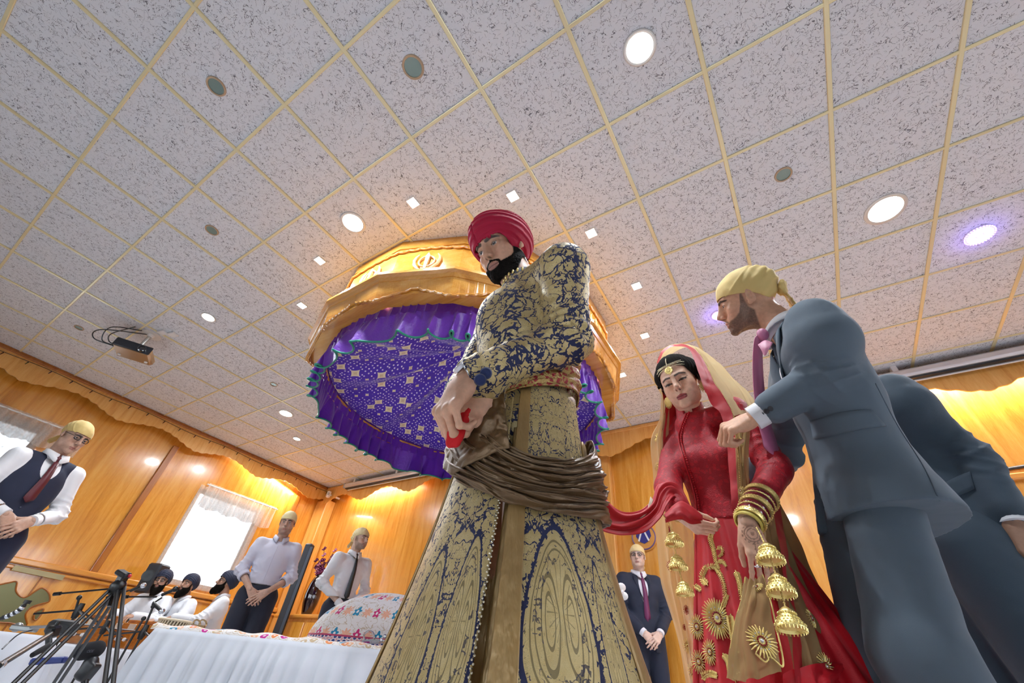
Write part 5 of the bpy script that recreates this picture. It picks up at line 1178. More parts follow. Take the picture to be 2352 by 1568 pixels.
# the man behind
f4 = WD(.97, .20); y4 = yawto(f4); ry4 = rotm(y4, 0, 0)
w4 = dict(neck=W(1.33, 1.46, 1.48), head=W(1.22, 1.44, 1.56), chest=P_(2040, 985, 1.50), waist=P_(2130, 1135, 1.50), pelvis=P_(2185, 1215, 1.50), rsh=P_(2050, 905, 1.34), lsh=W(1.45, 1.66, 1.42), rel=P_(2235, 1062, 1.33), rwr=P_(2330, 1200, 1.30), lel=W(1.66, 1.66, 1.18), lwr=W(1.72, 1.5, 1.0),
          lhip=W(1.42, 1.58, .90), rhip=W(1.44, 1.42, .90), lkn=W(1.46, 1.60, .5), rkn=W(1.48, 1.40, .5), lan=W(1.48, 1.62, .09), ran=W(1.50, 1.42, .09))
hd4 = Head(W(1.22, 1.44, 1.56), y4+.3, math.radians(-40), 0, 1.)
h4 = dict(dir=ry4.T@WD(.10, -.1, -1), back=ry4.T@WD(-.3, -.9, .1), curls=[(35, 50, 30)]*4, thumb=(30, 25, 25), sc=1.05)
FM = man('person', 'man in dark blue-grey suit at far right, only his back, arm and hand showing', W(1.53, 1.47, 0), y4, 1.78, world=w4, top='suit', topc='e8ebf0', legc='2e3d4a', gear='scarf', gearc='e0c47c', headobj=hd4, skin=(.30, .17, .11), hands=dict(l=dict(h4, back=ry4.T@WD(.3, .9, .1)), r=h4), coatlen=.80, girth=1.12, hh=.004, flare=1.15)
j4 = [o for o in FM['body'].children if o.name.startswith('jacket')][0]; v4, q4 = mesh_world(j4); b4 = bvh(v4, q4)
flap([[(2150, 1120), (2190, 1098), (2228, 1082)], [(2165, 1158), (2205, 1138), (2240, 1122)]], 'pocket_flap', GARM['suit_2e3d4a'], j4, b4, .005)
# ---------------------------------------------------------------- the bride
fbr = WD(-.52, -.85); ybr = yawto(fbr); rybr = rotm(ybr, 0, 0); hd_w = Head(W(.616, 1.377, 1.445), math.radians(173.2), math.radians(-22.3), math.radians(7.7), .93)
ww = dict(neck=W(.65, 1.425, 1.335), head=hd_w.c, chest=W(.685, 1.44, 1.16), waist=W(.70, 1.44, .98), pelvis=W(.70, 1.44, .88), lsh=P_(1684, 944, 1.34), rsh=P_(1556, 980, 1.52), lel=P_(1782, 1078, 1.27), lwr=P_(1718, 1203, 1.19), rel=P_(1535, 1120, 1.44), rwr=P_(1562, 1180, 1.33),
          lhip=W(.76, 1.40, .85), rhip=W(.64, 1.48, .85), lkn=W(.76, 1.40, .46), rkn=W(.65, 1.48, .46), lan=W(.76, 1.42, .09), ran=W(.65, 1.50, .09))
h1 = dict(dir=rybr.T@WD(-.02, -.05, -1), back=rybr.T@WD(-.25, -.95, .1), curls=[(18, 30, 22), (22, 34, 24), (24, 36, 26), (26, 40, 28)], thumb=(20, 35, 25), sc=.98, fem=True, spread=5)
h2 = dict(dir=rybr.T@WD(.55, -.45, -.55), back=rybr.T@WD(-.2, -.6, -.75), curls=[(35, 60, 40), (38, 64, 40), (42, 66, 44), (46, 70, 44)], spread=1, thumb=(12, 30, 30), sc=.86, fem=True)
FS = (.80, .50, .35)
BR = man('person', 'bride with bowed head, red blouse and gold embroidered red skirt under a beige net veil', W(.70, 1.44, 0), ybr, 1.62, world=ww, top='notrousers', headobj=hd_w, gear=None, hh=.0019, headk=dict(fem=True, lids=.85, lip=(.36, .02, .05), liner=1, hairline=lambda x, y: np.interp(np.abs(x), [0, .03, .055, .066, .075], [.078, .073, .052, .02, -.02]), nosew=.92, wide=.97), skin=FS, hands=dict(l=h1, r=h2), belt=False, girth=.80, brow=(.018, .012, .01), gaze=(0, -.75))
w_b = BR['body']; Jw = {k: A(*v) for k, v in ww.items()}; axw = fbr
def putw(nm, V, F, m, parent=None, **k): return mesh(nm, V, F, m, parent or w_b, **k)
# henna on the near hand: part of the skin colour
me = w_b.data; vv = np.zeros(len(me.vertices)*3); me.vertices.foreach_get('co', vv); vv = vv.reshape(-1, 3)+abspos(w_b); ca = me.color_attributes['Col']; cc = np.zeros(len(vv)*4); ca.data.foreach_get('color', cc); cc = cc.reshape(-1, 4)
fr_ = frame(WD(-.25, -.95, .1), (0, 0, 1)); q = (vv-Jw['lwr'])@fr_; near = (np.linalg.norm(vv-Jw['lwr'], axis=1) < .12) & (q[:, 2] > .004)
cx, cz = .0, -.032; rr = np.hypot(q[:, 0]-cx, q[:, 1]-cz); hen = ((np.abs(rr-.019) < .0016) | (np.abs(rr-.013) < .0012) | (rr < .005) | ((np.abs(rr-.0235) < .0018) & (np.sin(np.arctan2(q[:, 1]-cz, q[:, 0])*14) > .2)) | ((np.abs(q[:, 0]+.002*np.sin(q[:, 1]*160)) < .0013) & (q[:, 1] < -.055) & (q[:, 1] > -.085)))
hen &= near; cc[hen, :3] = cc[hen, :3]*.35+A(.20, .055, .03)*.65*.8; ca.data.foreach_set('color', cc.ravel())
# hair
hv, hf = BR['hv'], BR['hf']; x, y, z = hv.T; hm = z-np.interp(np.abs(x), [0, .03, .055, .066, .075], [.078, .073, .052, .02, -.02]); ear = (np.abs(x) > .0765) & (z < .02)
th = np.where((hm > -.002) & ~ear & (z > -.09), .005+.008*sstep(0, .03, hm)+.018*sstep(.015, .07, hm)-.004*np.exp(-(x/.003)**2)*(y > 0), 0); v, f, u = submesh(hv, hf, th > 0); N = vnorm(hv, hf)[u]; v = v+N*(th[u]+.0005*np.sin(np.arctan2(v[:, 0], v[:, 1]+.05)*60))[:, None]
putw('hair', hd_w.w(v), f, HAIR); s = SDF(.012); s.ell((0, -.105, -.03), (.045, .035, .045)); v, f = s.mesh(.005); putw('hair_bun', hd_w.w(v), f, HAIR)
GOLD = plain('bright_gold', 'f2dc8e', .28, .8, bump=.0008, bs=400); PEARL = plain('cream_pearl', 'efe2bd', .25, .35); GOLD2 = plain('antique_gold', 'dcc278', .38, .7, bump=.0012, bs=500)
hb_ = bvh(hd_w.w(hv), hf)
def onhead(pts, lift=.012):
    out = []
    for p in spline([hd_w.w(A(*q)) for q in pts], 60):
        c = hd_w.w(A(0, 0, .02)); d = unit(p-c); h = hb_.ray_cast(Vector(c+d*.3), Vector(-d)); out.append(A(*h[0])+d*lift if h[0] is not None else p)
    return np.array(out)
jw = MB()
for k, (zf, zs) in enumerate(((.070, .050), (.078, .066), (.087, .082))):
    for sx in (-1, 1): bead_line(jw, onhead([(0, .1, zf), (sx*.035, .085, zf-.002), (sx*.065, .04, zs), (sx*.08, 0., zs-.01)], .0085 if k else .0045), .0021, .0048, 5)
bead_line(jw, onhead([(0, .1, .066), (0, .085, .10), (0, .05, .125)], .011), .0022, .0048, 5); jw.obj('head_chain', PEARL, w_b)
tk = hd_w.w(A(0, .101, .049)); n_ = hd_w.R@A(0, .95, .25); m = MB(); m.lathe(tk, [(0, -.001), (.0125, 0), (.0145, .002), (.012, .0035), (.008, .003), (.0065, .0055), (0, .006)], 20, frame(n_)); m.sphere(hd_w.w(A(0, .106, .031)), .0028, 6)
for k in range(14): a = 2*PI*k/14; m.sphere(tk+frame(n_)@A(.0155*math.cos(a), .0155*math.sin(a), .001), .002, 5)
m.obj('forehead_pendant', GOLD, w_b)
for sx, nm in ((-1, 'l'), (1, 'r')):
    e = hd_w.w(A(sx*.083, .0, -.045)); m = MB(); Rn = frame(hd_w.R@A(sx*.6, .8, 0)); m.lathe(e+A(0, 0, -.004), [(0, -.001), (.017, 0), (.019, .002), (.013, .003), (.006, .005), (0, .005)], 20, Rn)
    for k in range(11): a = PI+PI*k/10; p = e+A(0, 0, -.004)+Rn@A(.021*math.cos(a), .021*math.sin(a), .001); m.sphere(p, .0024, 5); m.sphere(p+A(0, 0, -.006), .0018, 5)
    m.tube([e+A(0, 0, .022), e+A(0, 0, .01)], .002, 6); m.obj('earring', GOLD2, w_b)
# blouse
t = NT('red_lace_cloth'); co = t.coord(); d = t.vor(t.V('ADD', co, t.V('SCALE', t.noise(co, 30, 2, out='Color'), scale=.03)), 62, 'F1'); lf = t.M('LESS_THAN', d, .40)
REDL = t.done(t.mix(lf, hexc('a8001a'), hexc('c40a22')), .55, 0, t.bump(t.M('ADD', t.M('MULTIPLY', lf, .6), t.M('MULTIPLY', t.noise(co, 300, 2), .5)), .003), sheen=.1)
RED = cloth('crimson_silk', 'c20018', .5, wr=.003, ws=16, var=.1); RED2 = cloth('scarlet_chiffon', 'b80a1a', .55, wr=.003, ws=14, var=.08)
s = SDF(.022); s.capE(Jw['chest'], Jw['waist'], .118, .100, axw, .78); s.capE(Jw['waist'], Jw['waist']-A(0, 0, .06), .100, .112, axw, .82); s.cap(Jw['neck']-A(0, 0, .055), Jw['chest'], .062, .085)
lw = unit(A(-axw[1], axw[0], 0))
for q, sg in (('l', 1), ('r', -1)):
    s.ell(Jw['chest']+axw*.062+lw*sg*.052-A(0, 0, .035), (.056, .056, .056), k=.03); s.cap(Jw['neck']-A(0, 0, .055), Jw[q+'sh'], .045, .048)
    s.chain([Jw[q+'sh'], Jw[q+'el'], Jw[q+'el']+(Jw[q+'wr']-Jw[q+'el'])*(.55 if q == 'l' else .8)], [.050, .044, .040]); s.cap(Jw[q+'wr'], Jw[q+'wr']+unit(Jw[q+'wr']-Jw[q+'el'])*.1, .03, k=.003, op='-')
s.ell(Jw['neck']+A(0, 0, .02)+axw*.02, (.046, .046, .05), k=.006, op='-'); s.plane(Jw['waist']-A(0, 0, .065), (0, 0, -1), .003); v, f = s.mesh(.0055); v = wrinkle(v, f, [(Jw['lsh'], Jw['lel'], .8, .4, .004, 6)], .0015, 16, 3); bl = putw('blouse', v, f, REDL); bb = bvh(v, f)
c = Jw['neck']+A(0, 0, .006); V = []; n = 26; gap = .28
for i in range(n+1):
    a = gap+(2*PI-2*gap)*i/n; d = axw*math.cos(a)+lw*math.sin(a)
    for rr, zz in ((.062, -.055), (.056, -.015), (.052, .038)): V.append(c+d*rr+A(0, 0, zz-.034*math.cos(a)))
F = np.array([(3*i+q, 3*i+3+q, 3*i+4+q, 3*i+1+q) for i in range(n) for q in range(2)]); v, f = thick(np.array(V), F, .003); putw('stand_collar', v, f, REDL, bl)
m = MB(); P = ontop([(1583, 948), (1572, 975), (1566, 1005), (1573, 1040), (1583, 1072), (1592, 1100), (1603, 1140), (1609, 1182)], bb, .003, 90); bead_line(m, P, .0036, .0078, 6); m.obj('button_loops', RED, bl)
m = MB(); P2 = ontop([(1577, 950), (1566, 978), (1560, 1006), (1567, 1042), (1577, 1074), (1586, 1102), (1597, 1142), (1603, 1184)], bb, .002, 60); m.tube(P2, .003, 6); m.obj('placket', RED, bl)
# skirt
def cone_skirt(nm, t0, t1, u1, u0_, cen, r1, r0, mat, par, nu=160, nv=50, pl=.014, fr=2., seed=0, off=0., pw=1.1, el=.92, drift=(0, 0)):
    U = np.linspace(0, 1, nu); Vv = np.linspace(0, 1, nv); V = np.zeros((nu, nv, 3)); 
    for i, q in enumerate(U):
        th = math.radians(t0+(t1-t0)*q); ph = math.sin(th*13+seed)+.6*math.sin(th*23+seed*2)+.4*math.sin(th*37)
        for j, t in enumerate(Vv):
            k = r1+(r0-r1)*t**pw+pl*t**.8*ph+off; V[i, j] = W(cen[0]+drift[0]*t+k*math.cos(th), cen[1]+drift[1]*t+k*el*math.sin(th), u1+(u0_-u1)*t)
    F = gridF(nu, nv); V = V.reshape(-1, 3); N = vnorm(V, F)
    if ((V-W(cen[0], cen[1], .5))*N)[:, :2].sum() < 0: F = F[:, ::-1]
    v, f = thick(V, F, .003); return mesh(nm, v, f, mat, par), V, F
wc = A(.70, 1.44)
sk, skV, skF = cone_skirt('lehenga_skirt', -180, 180, .955, .06, (.712, 1.46), .110, .38, RED, w_b, pw=1.0, drift=(.10, 0)); sb = bvh(skV, skF)
# embroidery helpers: sunburst flowers, leaves and sprays laid on a surface
STONE = plain('white_stones', 'f2f2f2', .1, .2); RUBY = plain('ruby_beads', '9c0c1c', .25, .1); DKB = plain('black_beads', '15131a', .2)
def sunburst(px, py, r, bv, par, mat=GOLD2, n=38, center=STONE, core=RUBY, name='gold_flower', sy=1.3, lift=.002):
    c, n_ = hit(px, py, bv, lift)
    if c is None: return
    R = frame(n_, (0, 0, 1)); m = MB()
    for k in range(n):
        a = 2*PI*k/n; d = A(math.cos(a), math.sin(a)*sy, 0); lo, hi = .32, 1.0-.06*(k % 2)
        m.tube([c+R@(d*r*lo+A(0, 0, .001)), c+R@(d*r*(lo+hi)/2+A(0, 0, .003)), c+R@(d*r*hi+A(0, 0, .0005))], [.0012, r*.075, .001], 5)
    m.lathe(c, [(0, -.001), (r*.34, 0), (r*.30, .003), (0, .004)], 14, R); o = m.obj(name, mat, par); m = MB()
    for k in range(12): a = 2*PI*k/12; m.sphere(c+R@A(r*.5*math.cos(a), r*.5*sy*math.sin(a), .003), r*.055, 4)
    m.sphere(c+R@A(0, 0, .004), r*.13, 5); m.obj('stones', center, o)
    if core is not None:
        m = MB()
        for k in range(14): a = 2*PI*k/14+.2; m.sphere(c+R@A(r*.26*math.cos(a), r*.26*sy*math.sin(a), .004), r*.06, 4)
        m.obj('beads', core, o)
    return o
def spray(pts, bv, par, r=.010, n=16, mat=GOLD2, name='gold_leaf_spray', side=1.):
    P = ontop(pts, bv, .003, n*2); 
    if len(P) < 4: return
    m = MB(); m.tube(P, .0018, 5)
    for i in range(1, len(P)-1, 1):
        t = unit(P[i+1]-P[i-1]); vd = unit(CAMP-P[i]); sd_ = unit(np.cross(t, vd)); w_ = r*(1.15-.5*i/len(P))
        for s_ in (-1, 1):
            d = unit(t*.75+sd_*s_); m.tube([P[i], P[i]+d*w_*.55+vd*.0015, P[i]+d*w_], [.0008, w_*.20, .0006], 5)
    return m.obj(name, mat, par)
spray([(1637, 1222), (1634, 1240), (1640, 1262), (1645, 1285), (1652, 1305)], sb, sk, .011, 12)
spray([(1648, 1262), (1658, 1258), (1660, 1272), (1652, 1280)], sb, sk, .007, 7)
spray([(1628, 1345), (1616, 1330), (1622, 1308), (1640, 1302), (1655, 1318), (1665, 1345), (1668, 1375)], sb, sk, .012, 18)
spray([(1662, 1398), (1668, 1380), (1674, 1366)], sb, sk, .009, 7); spray([(1650, 1292), (1662, 1290), (1668, 1302)], sb, sk, .008, 6)
spray([(1590, 1342), (1604, 1350), (1612, 1356)], sb, sk, .010, 7)
sunburst(1647, 1420, .040, sb, sk, n=34); sunburst(1602, 1440, .026, sb, sk, n=24); sunburst(1632, 1498, .024, sb, sk, n=22); sunburst(1688, 1530, .026, sb, sk, n=24); sunburst(1606, 1520, .022, sb, sk, n=20)
spray([(1680, 1410), (1684, 1440), (1690, 1475), (1700, 1500)], sb, sk, .014, 16); spray([(1660, 1500), (1672, 1520), (1676, 1548)], sb, sk, .010, 10); spray([(1612, 1560), (1630, 1548), (1650, 1552)], sb, sk, .012, 10)
spray([(1690, 1310), (1698, 1330), (1702, 1352), (1704, 1380)], sb, sk, .010, 10)
# net veil
def net_mat(name, c, a0=.42):
    t = NT(name); co = t.coord(); bs = t.n('ShaderNodeBsdfDiffuse'); bs.inputs[0].default_value = (*hexc(c), 1); tr = t.n('ShaderNodeBsdfTranslucent'); tr.inputs[0].default_value = (*hexc(c), 1); m1 = t.n('ShaderNodeMixShader'); m1.inputs[0].default_value = .35
    t.t.links.new(bs.outputs[0], m1.inputs[1]); t.t.links.new(tr.outputs[0], m1.inputs[2]); tp = t.n('ShaderNodeBsdfTransparent'); m2 = t.n('ShaderNodeMixShader'); lw_ = t.n('ShaderNodeLayerWeight'); lw_.inputs[0].default_value = .35
    t.put(m2.inputs[0], t.M('MULTIPLY_ADD', lw_.outputs['Facing'], .5, a0, clamp=True)); t.t.links.new(tp.outputs[0], m2.inputs[1]); t.t.links.new(m1.outputs[0], m2.inputs[2]); t.t.links.new(m2.outputs[0], t.out.inputs[0]); return t.m
NET = net_mat('beige_net', 'ecd2a0', .62)
veil = empty('net_veil', W(.70, 1.44, 1.0)); tag(veil, 'beige net veil with red border and jewelled motifs draped over the bride\'s head and shoulders', 'veil')
def vp(nm, rows, nu, nv, mat, par=None, **k):
    V, F, uv = patch(rows, nu, nv, **k); v, f = (V, F); o = mesh(nm, v, f, mat, par or veil); return o, bvh(V, F), V, F
# crown of the veil, border strip framing the face, falls at both sides
bd, bdb, _, _ = vp('red_border', [[(1511, 838, 1.42), (1523, 812, 1.40), (1548, 796, 1.37), (1580, 800, 1.33), (1598, 836, 1.30), (1613, 880, 1.29), (1632, 925, 1.29), (1655, 950, 1.28), (1668, 1010, 1.27), (1676, 1100, 1.27), (1682, 1180, 1.26)],
   [(1509, 832, 1.46), (1522, 804, 1.44), (1550, 790, 1.40), (1592, 799, 1.36), (1622, 838, 1.33), (1640, 878, 1.31), (1662, 910, 1.29), (1682, 950, 1.27), (1690, 1010, 1.25), (1697, 1100, 1.25), (1702, 1185, 1.25)]], 6, 90, RED2, amp=.003, sc=30, seed=2)
bd2, _, _, _ = vp('red_border', [[(1511, 838, 1.42), (1517, 880, 1.43), (1524, 915, 1.45), (1528, 930, 1.46), (1520, 990, 1.47), (1524, 1060, 1.47), (1520, 1110, 1.46)], [(1524, 850, 1.44), (1532, 885, 1.45), (1548, 925, 1.46), (1556, 944, 1.47), (1536, 990, 1.47), (1534, 1060, 1.47), (1530, 1115, 1.46)]], 6, 60, RED2, amp=.003, sc=30, seed=3)
cr, crb, _, _ = vp('veil_crown', [[(1509, 832, 1.46), (1522, 804, 1.44), (1550, 790, 1.40), (1592, 799, 1.36), (1622, 838, 1.33), (1640, 878, 1.31), (1662, 910, 1.29), (1684, 955, 1.27)],
   [(1512, 828, 1.52), (1530, 803, 1.52), (1560, 790, 1.50), (1605, 802, 1.46), (1642, 834, 1.42), (1672, 868, 1.38), (1700, 905, 1.33), (1722, 950, 1.27)], [(1522, 840, 1.62), (1540, 815, 1.62), (1575, 795, 1.60), (1622, 812, 1.56), (1662, 845, 1.52), (1694, 880, 1.46), (1722, 905, 1.40), (1738, 945, 1.33)]], 24, 90, net_mat('beige_net_dense', 'ecd8a8', .74), amp=.004, sc=14, seed=4, folds=3, fa=.004, fdir='u')
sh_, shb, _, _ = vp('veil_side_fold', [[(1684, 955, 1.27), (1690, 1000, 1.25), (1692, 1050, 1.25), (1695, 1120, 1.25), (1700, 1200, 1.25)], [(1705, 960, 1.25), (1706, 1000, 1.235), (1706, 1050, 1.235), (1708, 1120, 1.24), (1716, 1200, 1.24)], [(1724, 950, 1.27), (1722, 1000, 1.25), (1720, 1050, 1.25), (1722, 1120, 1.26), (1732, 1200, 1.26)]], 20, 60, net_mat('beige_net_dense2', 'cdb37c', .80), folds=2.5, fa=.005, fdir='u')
ls, lsb, _, _ = vp('veil_left_fall', [[(1520, 900, 1.46), (1515, 960, 1.48), (1497, 1010, 1.50), (1502, 1100, 1.52), (1505, 1200, 1.54), (1518, 1330, 1.56), (1548, 1450, 1.58), (1576, 1568, 1.60), (1590, 1640, 1.6)],
   [(1526, 900, 1.46), (1526, 960, 1.46), (1520, 1010, 1.47), (1530, 1100, 1.48), (1545, 1200, 1.49), (1560, 1330, 1.50), (1580, 1450, 1.52), (1596, 1568, 1.54), (1610, 1640, 1.54)],
   [(1536, 905, 1.47), (1540, 960, 1.47), (1540, 1010, 1.48), (1560, 1100, 1.50), (1590, 1200, 1.50), (1600, 1330, 1.50), (1612, 1450, 1.50), (1626, 1568, 1.50), (1640, 1640, 1.5)]], 30, 80, NET, amp=.004, sc=9, seed=5, folds=3.5, fa=.006, fdir='u')
# net over the front of the skirt gathered at the near hand, and the train behind
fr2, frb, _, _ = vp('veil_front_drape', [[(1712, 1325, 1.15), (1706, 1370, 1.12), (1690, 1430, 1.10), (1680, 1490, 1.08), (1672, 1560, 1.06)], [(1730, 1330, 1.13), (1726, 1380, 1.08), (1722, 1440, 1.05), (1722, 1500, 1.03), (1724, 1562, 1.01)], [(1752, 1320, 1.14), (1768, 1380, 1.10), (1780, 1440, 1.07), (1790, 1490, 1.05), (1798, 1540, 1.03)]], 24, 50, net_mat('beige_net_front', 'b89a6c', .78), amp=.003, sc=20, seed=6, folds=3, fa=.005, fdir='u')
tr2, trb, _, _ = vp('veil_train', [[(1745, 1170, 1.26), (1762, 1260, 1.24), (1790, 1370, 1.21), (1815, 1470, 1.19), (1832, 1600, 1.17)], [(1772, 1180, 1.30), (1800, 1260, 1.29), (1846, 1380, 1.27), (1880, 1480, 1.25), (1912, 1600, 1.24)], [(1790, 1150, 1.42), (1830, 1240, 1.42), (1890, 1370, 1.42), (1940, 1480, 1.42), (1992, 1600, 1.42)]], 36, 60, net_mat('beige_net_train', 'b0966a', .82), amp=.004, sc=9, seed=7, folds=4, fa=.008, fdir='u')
m = MB()
for pts in ([(1712, 1325, 1.145), (1704, 1375, 1.115), (1688, 1430, 1.095), (1678, 1490, 1.075)], [(1752, 1320, 1.135), (1770, 1380, 1.095), (1783, 1440, 1.065), (1796, 1500, 1.04), (1798, 1530, 1.03), (1784, 1520, 1.03), (1768, 1508, 1.03), (1758, 1520, 1.02), (1735, 1500, 1.02)]): m.tube(spline([P_(*c) for c in pts], 40), .0018, 5)
m.obj('gold_edging', GOLD2, fr2); m = MB()
bead_line(m, spline([P_(*c) for c in ((1598, 798, 1.345), (1624, 838, 1.32), (1642, 878, 1.30), (1664, 910, 1.28), (1684, 950, 1.26), (1692, 1010, 1.24), (1699, 1100, 1.24), (1704, 1185, 1.24))], 120), .0015, .006, 4); m.obj('gold_edging', GOLD2, veil)
# scalloped red hem of the train
hm_, _, _, _ = vp('red_hem', [[(1800, 1545, 1.17), (1850, 1530, 1.19), (1900, 1522, 1.22), (1960, 1530, 1.30), (1992, 1560, 1.38)], [(1806, 1610, 1.14), (1856, 1610, 1.16), (1910, 1610, 1.19), (1970, 1620, 1.27), (2010, 1630, 1.36)]], 8, 50, RED, folds=4, fa=.006, fdir='v')
hm2, _, _, _ = vp('red_fall', [[(1738, 1050, 1.26), (1770, 1150, 1.28), (1790, 1250, 1.26), (1806, 1350, 1.22), (1818, 1450, 1.18), (1826, 1570, 1.15)], [(1752, 1060, 1.30), (1786, 1150, 1.32), (1806, 1250, 1.30), (1822, 1350, 1.26), (1836, 1450, 1.22), (1846, 1570, 1.19)]], 8, 50, RED2, amp=.003, sc=20)
def vmot(px, py, r, bv, par, **k): return sunburst(px, py, r, bv, par, name='jewelled_motif', n=k.pop('n', 16), **k)
for px, py, r in ((1648, 905, .013), (1628, 860, .008), (1612, 835, .007)): vmot(px, py, r, crb, cr, sy=1.)
for px, py, r in ((1700, 1015, .014), (1704, 1068, .006), (1704, 1128, .013)): vmot(px, py, r, shb, sh_, sy=1.2)
for px, py, r, c in ((1509, 1005, .015, GOLD2), (1512, 1072, .014, GOLD2), (1540, 1218, .012, RUBY), (1540, 1300, .013, RUBY), (1575, 1400, .010, RUBY), (1572, 1440, .006, RUBY), (1578, 1482, .014, GOLD2), (1592, 1540, .016, GOLD2)): vmot(px, py, r, lsb, ls, mat=c, center=RUBY if c is GOLD2 else GOLD2, core=None)
for px, py, r in ((1740, 1352, .016), (1749, 1475, .030)): vmot(px, py, r, frb, fr2, n=24, sy=1.1)
for px, py, r in ((1875, 1375, .020), (1912, 1455, .026), (1895, 1530, .022), (1860, 1420, .016), (1960, 1530, .018)): vmot(px, py, r, trb, tr2, n=20, center=STONE)
# bangles on the near arm
MAROON = plain('maroon_lacquer', '7d0a20', .15, coat=.8, var=.05); CLEAR = plain('silver_band', 'd9d2da', .2, .5)
e_, w_ = Jw['lel'], Jw['lwr']; ad = unit(w_-e_); La = np.linalg.norm(w_-e_); Rb = frame(ad, (0, 0, 1)); 
def bangle(t, r, h, mat, name, lbl=None, studs=0, r2=None, par=None):
    c = w_-ad*t; m = MB(); r2 = r2 or r; m.lathe(c, [(r-.004, -h/2), (r, -h/2), (r+.0015, 0), (r2, h/2), (r2-.004, h/2)], 40, Rb, cap=False)
    if studs:
        for row in range(studs):
            for k in range(34): a = 2*PI*(k+.5*row)/34; m.sphere(c+Rb@A((r+.0008)*math.cos(a), (r+.0008)*math.sin(a), (row-(studs-1)/2)*.0046), .0018, 4)
    return m.obj(name, mat, par or w_b)
bangle(.004, .036, .010, plain('yellow_cord', 'd8c25a', .6), 'yellow_thread'); 
for t_, r_, h_, m_, n_, st in ((.018, .040, .016, GOLD, 'gold_bangle', 2), (.035, .0385, .015, MAROON, 'maroon_bangle', 0), (.0455, .0395, .004, GOLD2, 'gold_bangle', 1), (.056, .039, .013, MAROON, 'maroon_bangle', 0), (.072, .0425, .016, GOLD2, 'gold_bangle', 3), (.088, .041, .014, MAROON, 'maroon_bangle', 0), (.098, .042, .004, GOLD2, 'gold_bangle', 1), (.108, .0415, .013, MAROON, 'maroon_bangle', 0), (.124, .046, .016, GOLD2, 'gold_bangle', 2)): bangle(t_, r_+.001, h_, m_, n_, studs=st)
e2, w2 = Jw['rel'], Jw['rwr']; d2 = unit(w2-e2)
for k in range(3): MB().lathe(w2-d2*(.006+.007*k), [(.030, -.002), (.0325, 0), (.030, .002)], 32, frame(d2), cap=False).obj('gold_bangle', GOLD2, w_b)
# ring
p = P_(1741, 1301, 1.150); m = MB(); m.lathe(p, [(.0085, -.0012), (.0098, 0), (.0085, .0012)], 24, frame(A(.1, -.05, 1)), cap=False); m.sphere(p+unit(CAMP-p)*.010+A(0, 0, .001), .0042, 6); m.obj('finger_ring', plain('platinum_ring', 'e8e8ec', .1, .9), w_b)
# hanging bells (kalire)
def bell(c, r, ax, par, name='gold_bell'):
    m = MB(); R = frame(-unit(ax)); c = A(*c); m.lathe(c, [(0, .9*r), (.20*r, .88*r), (.50*r, .62*r), (.66*r, .15*r), (1.02*r, -.30*r), (1.05*r, -.52*r), (.95*r, -.60*r), (.86*r, -.40*r), (.2*r, -.1*r)], 24, R, cap=False)
    for row, (rr, zz) in enumerate(((.60, .45), (.72, .12), (.86, -.12), (1.0, -.30))):
        for k in range(22): a = 2*PI*(k+.5*(row % 2))/22; m.sphere(c+R@A(rr*r*math.cos(a), rr*r*math.sin(a), zz*r), r*.075, 4)
    for k in range(26): a = 2*PI*k/26; m.tube([c+R@A(1.02*r*math.cos(a), 1.02*r*math.sin(a), -.50*r), c+R@A(1.0*r*math.cos(a), 1.0*r*math.sin(a), -.72*r)], r*.045, 4)
    return m.obj(name, GOLD, par)
def kalira(name, top, bells, label):
    k = empty(name, top[-1]); tag(k, label, 'hanging ornament', 'bridal bell ornaments')
    m = MB(); pts = spline(top+[b[0] for b in bells], 60); m.tube(pts, .0014, 5); bead_line(m, pts, .0026, .008, 4); m.obj('chain', GOLD2, k)
    for i, (c, r) in enumerate(bells):
        nx = A(*bells[i+1][0]) if i+1 < len(bells) else A(*c)+(A(*c)-A(*(bells[i-1][0] if i else top[-1]))); bell(c, r, unit(nx-A(*c))*.35+A(0, 0, -.8), k)
k1 = kalira('hanging_bells', [P_(1738, 1212, 1.15), P_(1750, 1235, 1.13)], [(P_(1766, 1272, 1.10), .030), (P_(1790, 1345, 1.06), .029), (P_(1812, 1425, 1.02), .028)], 'three gold bells on a chain hanging from the bride\'s near wrist'); 
k2 = kalira('hanging_bells', [P_(1522, 1180, 1.30), P_(1538, 1206, 1.29)], [(P_(1547, 1238, 1.28), .025), (P_(1556, 1292, 1.26), .024), (P_(1571, 1352, 1.24), .022)], 'three gold bells on a chain hanging from the bride\'s far hand')
# red scarf stretched from the groom's shoulder to the bride's far hand
V, F, _ = patch([[(1366, 1095, 1.06), (1392, 1140, 1.13), (1430, 1172, 1.20), (1470, 1170, 1.27), (1497, 1145, 1.31), (1508, 1112, 1.34), (1530, 1106, 1.36), (1560, 1118, 1.36), (1578, 1150, 1.34)], [(1360, 1160, 1.04), (1392, 1190, 1.12), (1430, 1205, 1.19), (1478, 1195, 1.26), (1508, 1170, 1.29), (1520, 1135, 1.31), (1535, 1118, 1.33), (1556, 1125, 1.34), (1570, 1152, 1.33)], [(1350, 1205, 1.02), (1392, 1222, 1.11), (1430, 1228, 1.19), (1480, 1222, 1.25), (1516, 1192, 1.27), (1532, 1160, 1.28), (1540, 1145, 1.30), (1548, 1140, 1.32), (1560, 1150, 1.33)]], 26, 90, folds=2.2, fa=.006, fdir='u', amp=.002, sc=14)
v, f = thick(V, F, .003); o = mesh('red_scarf', v, f, RED2); tag(o, 'scarlet scarf stretched from behind the groom\'s hip to the bride\'s hand', 'scarf'); pb = bvh(V, F)
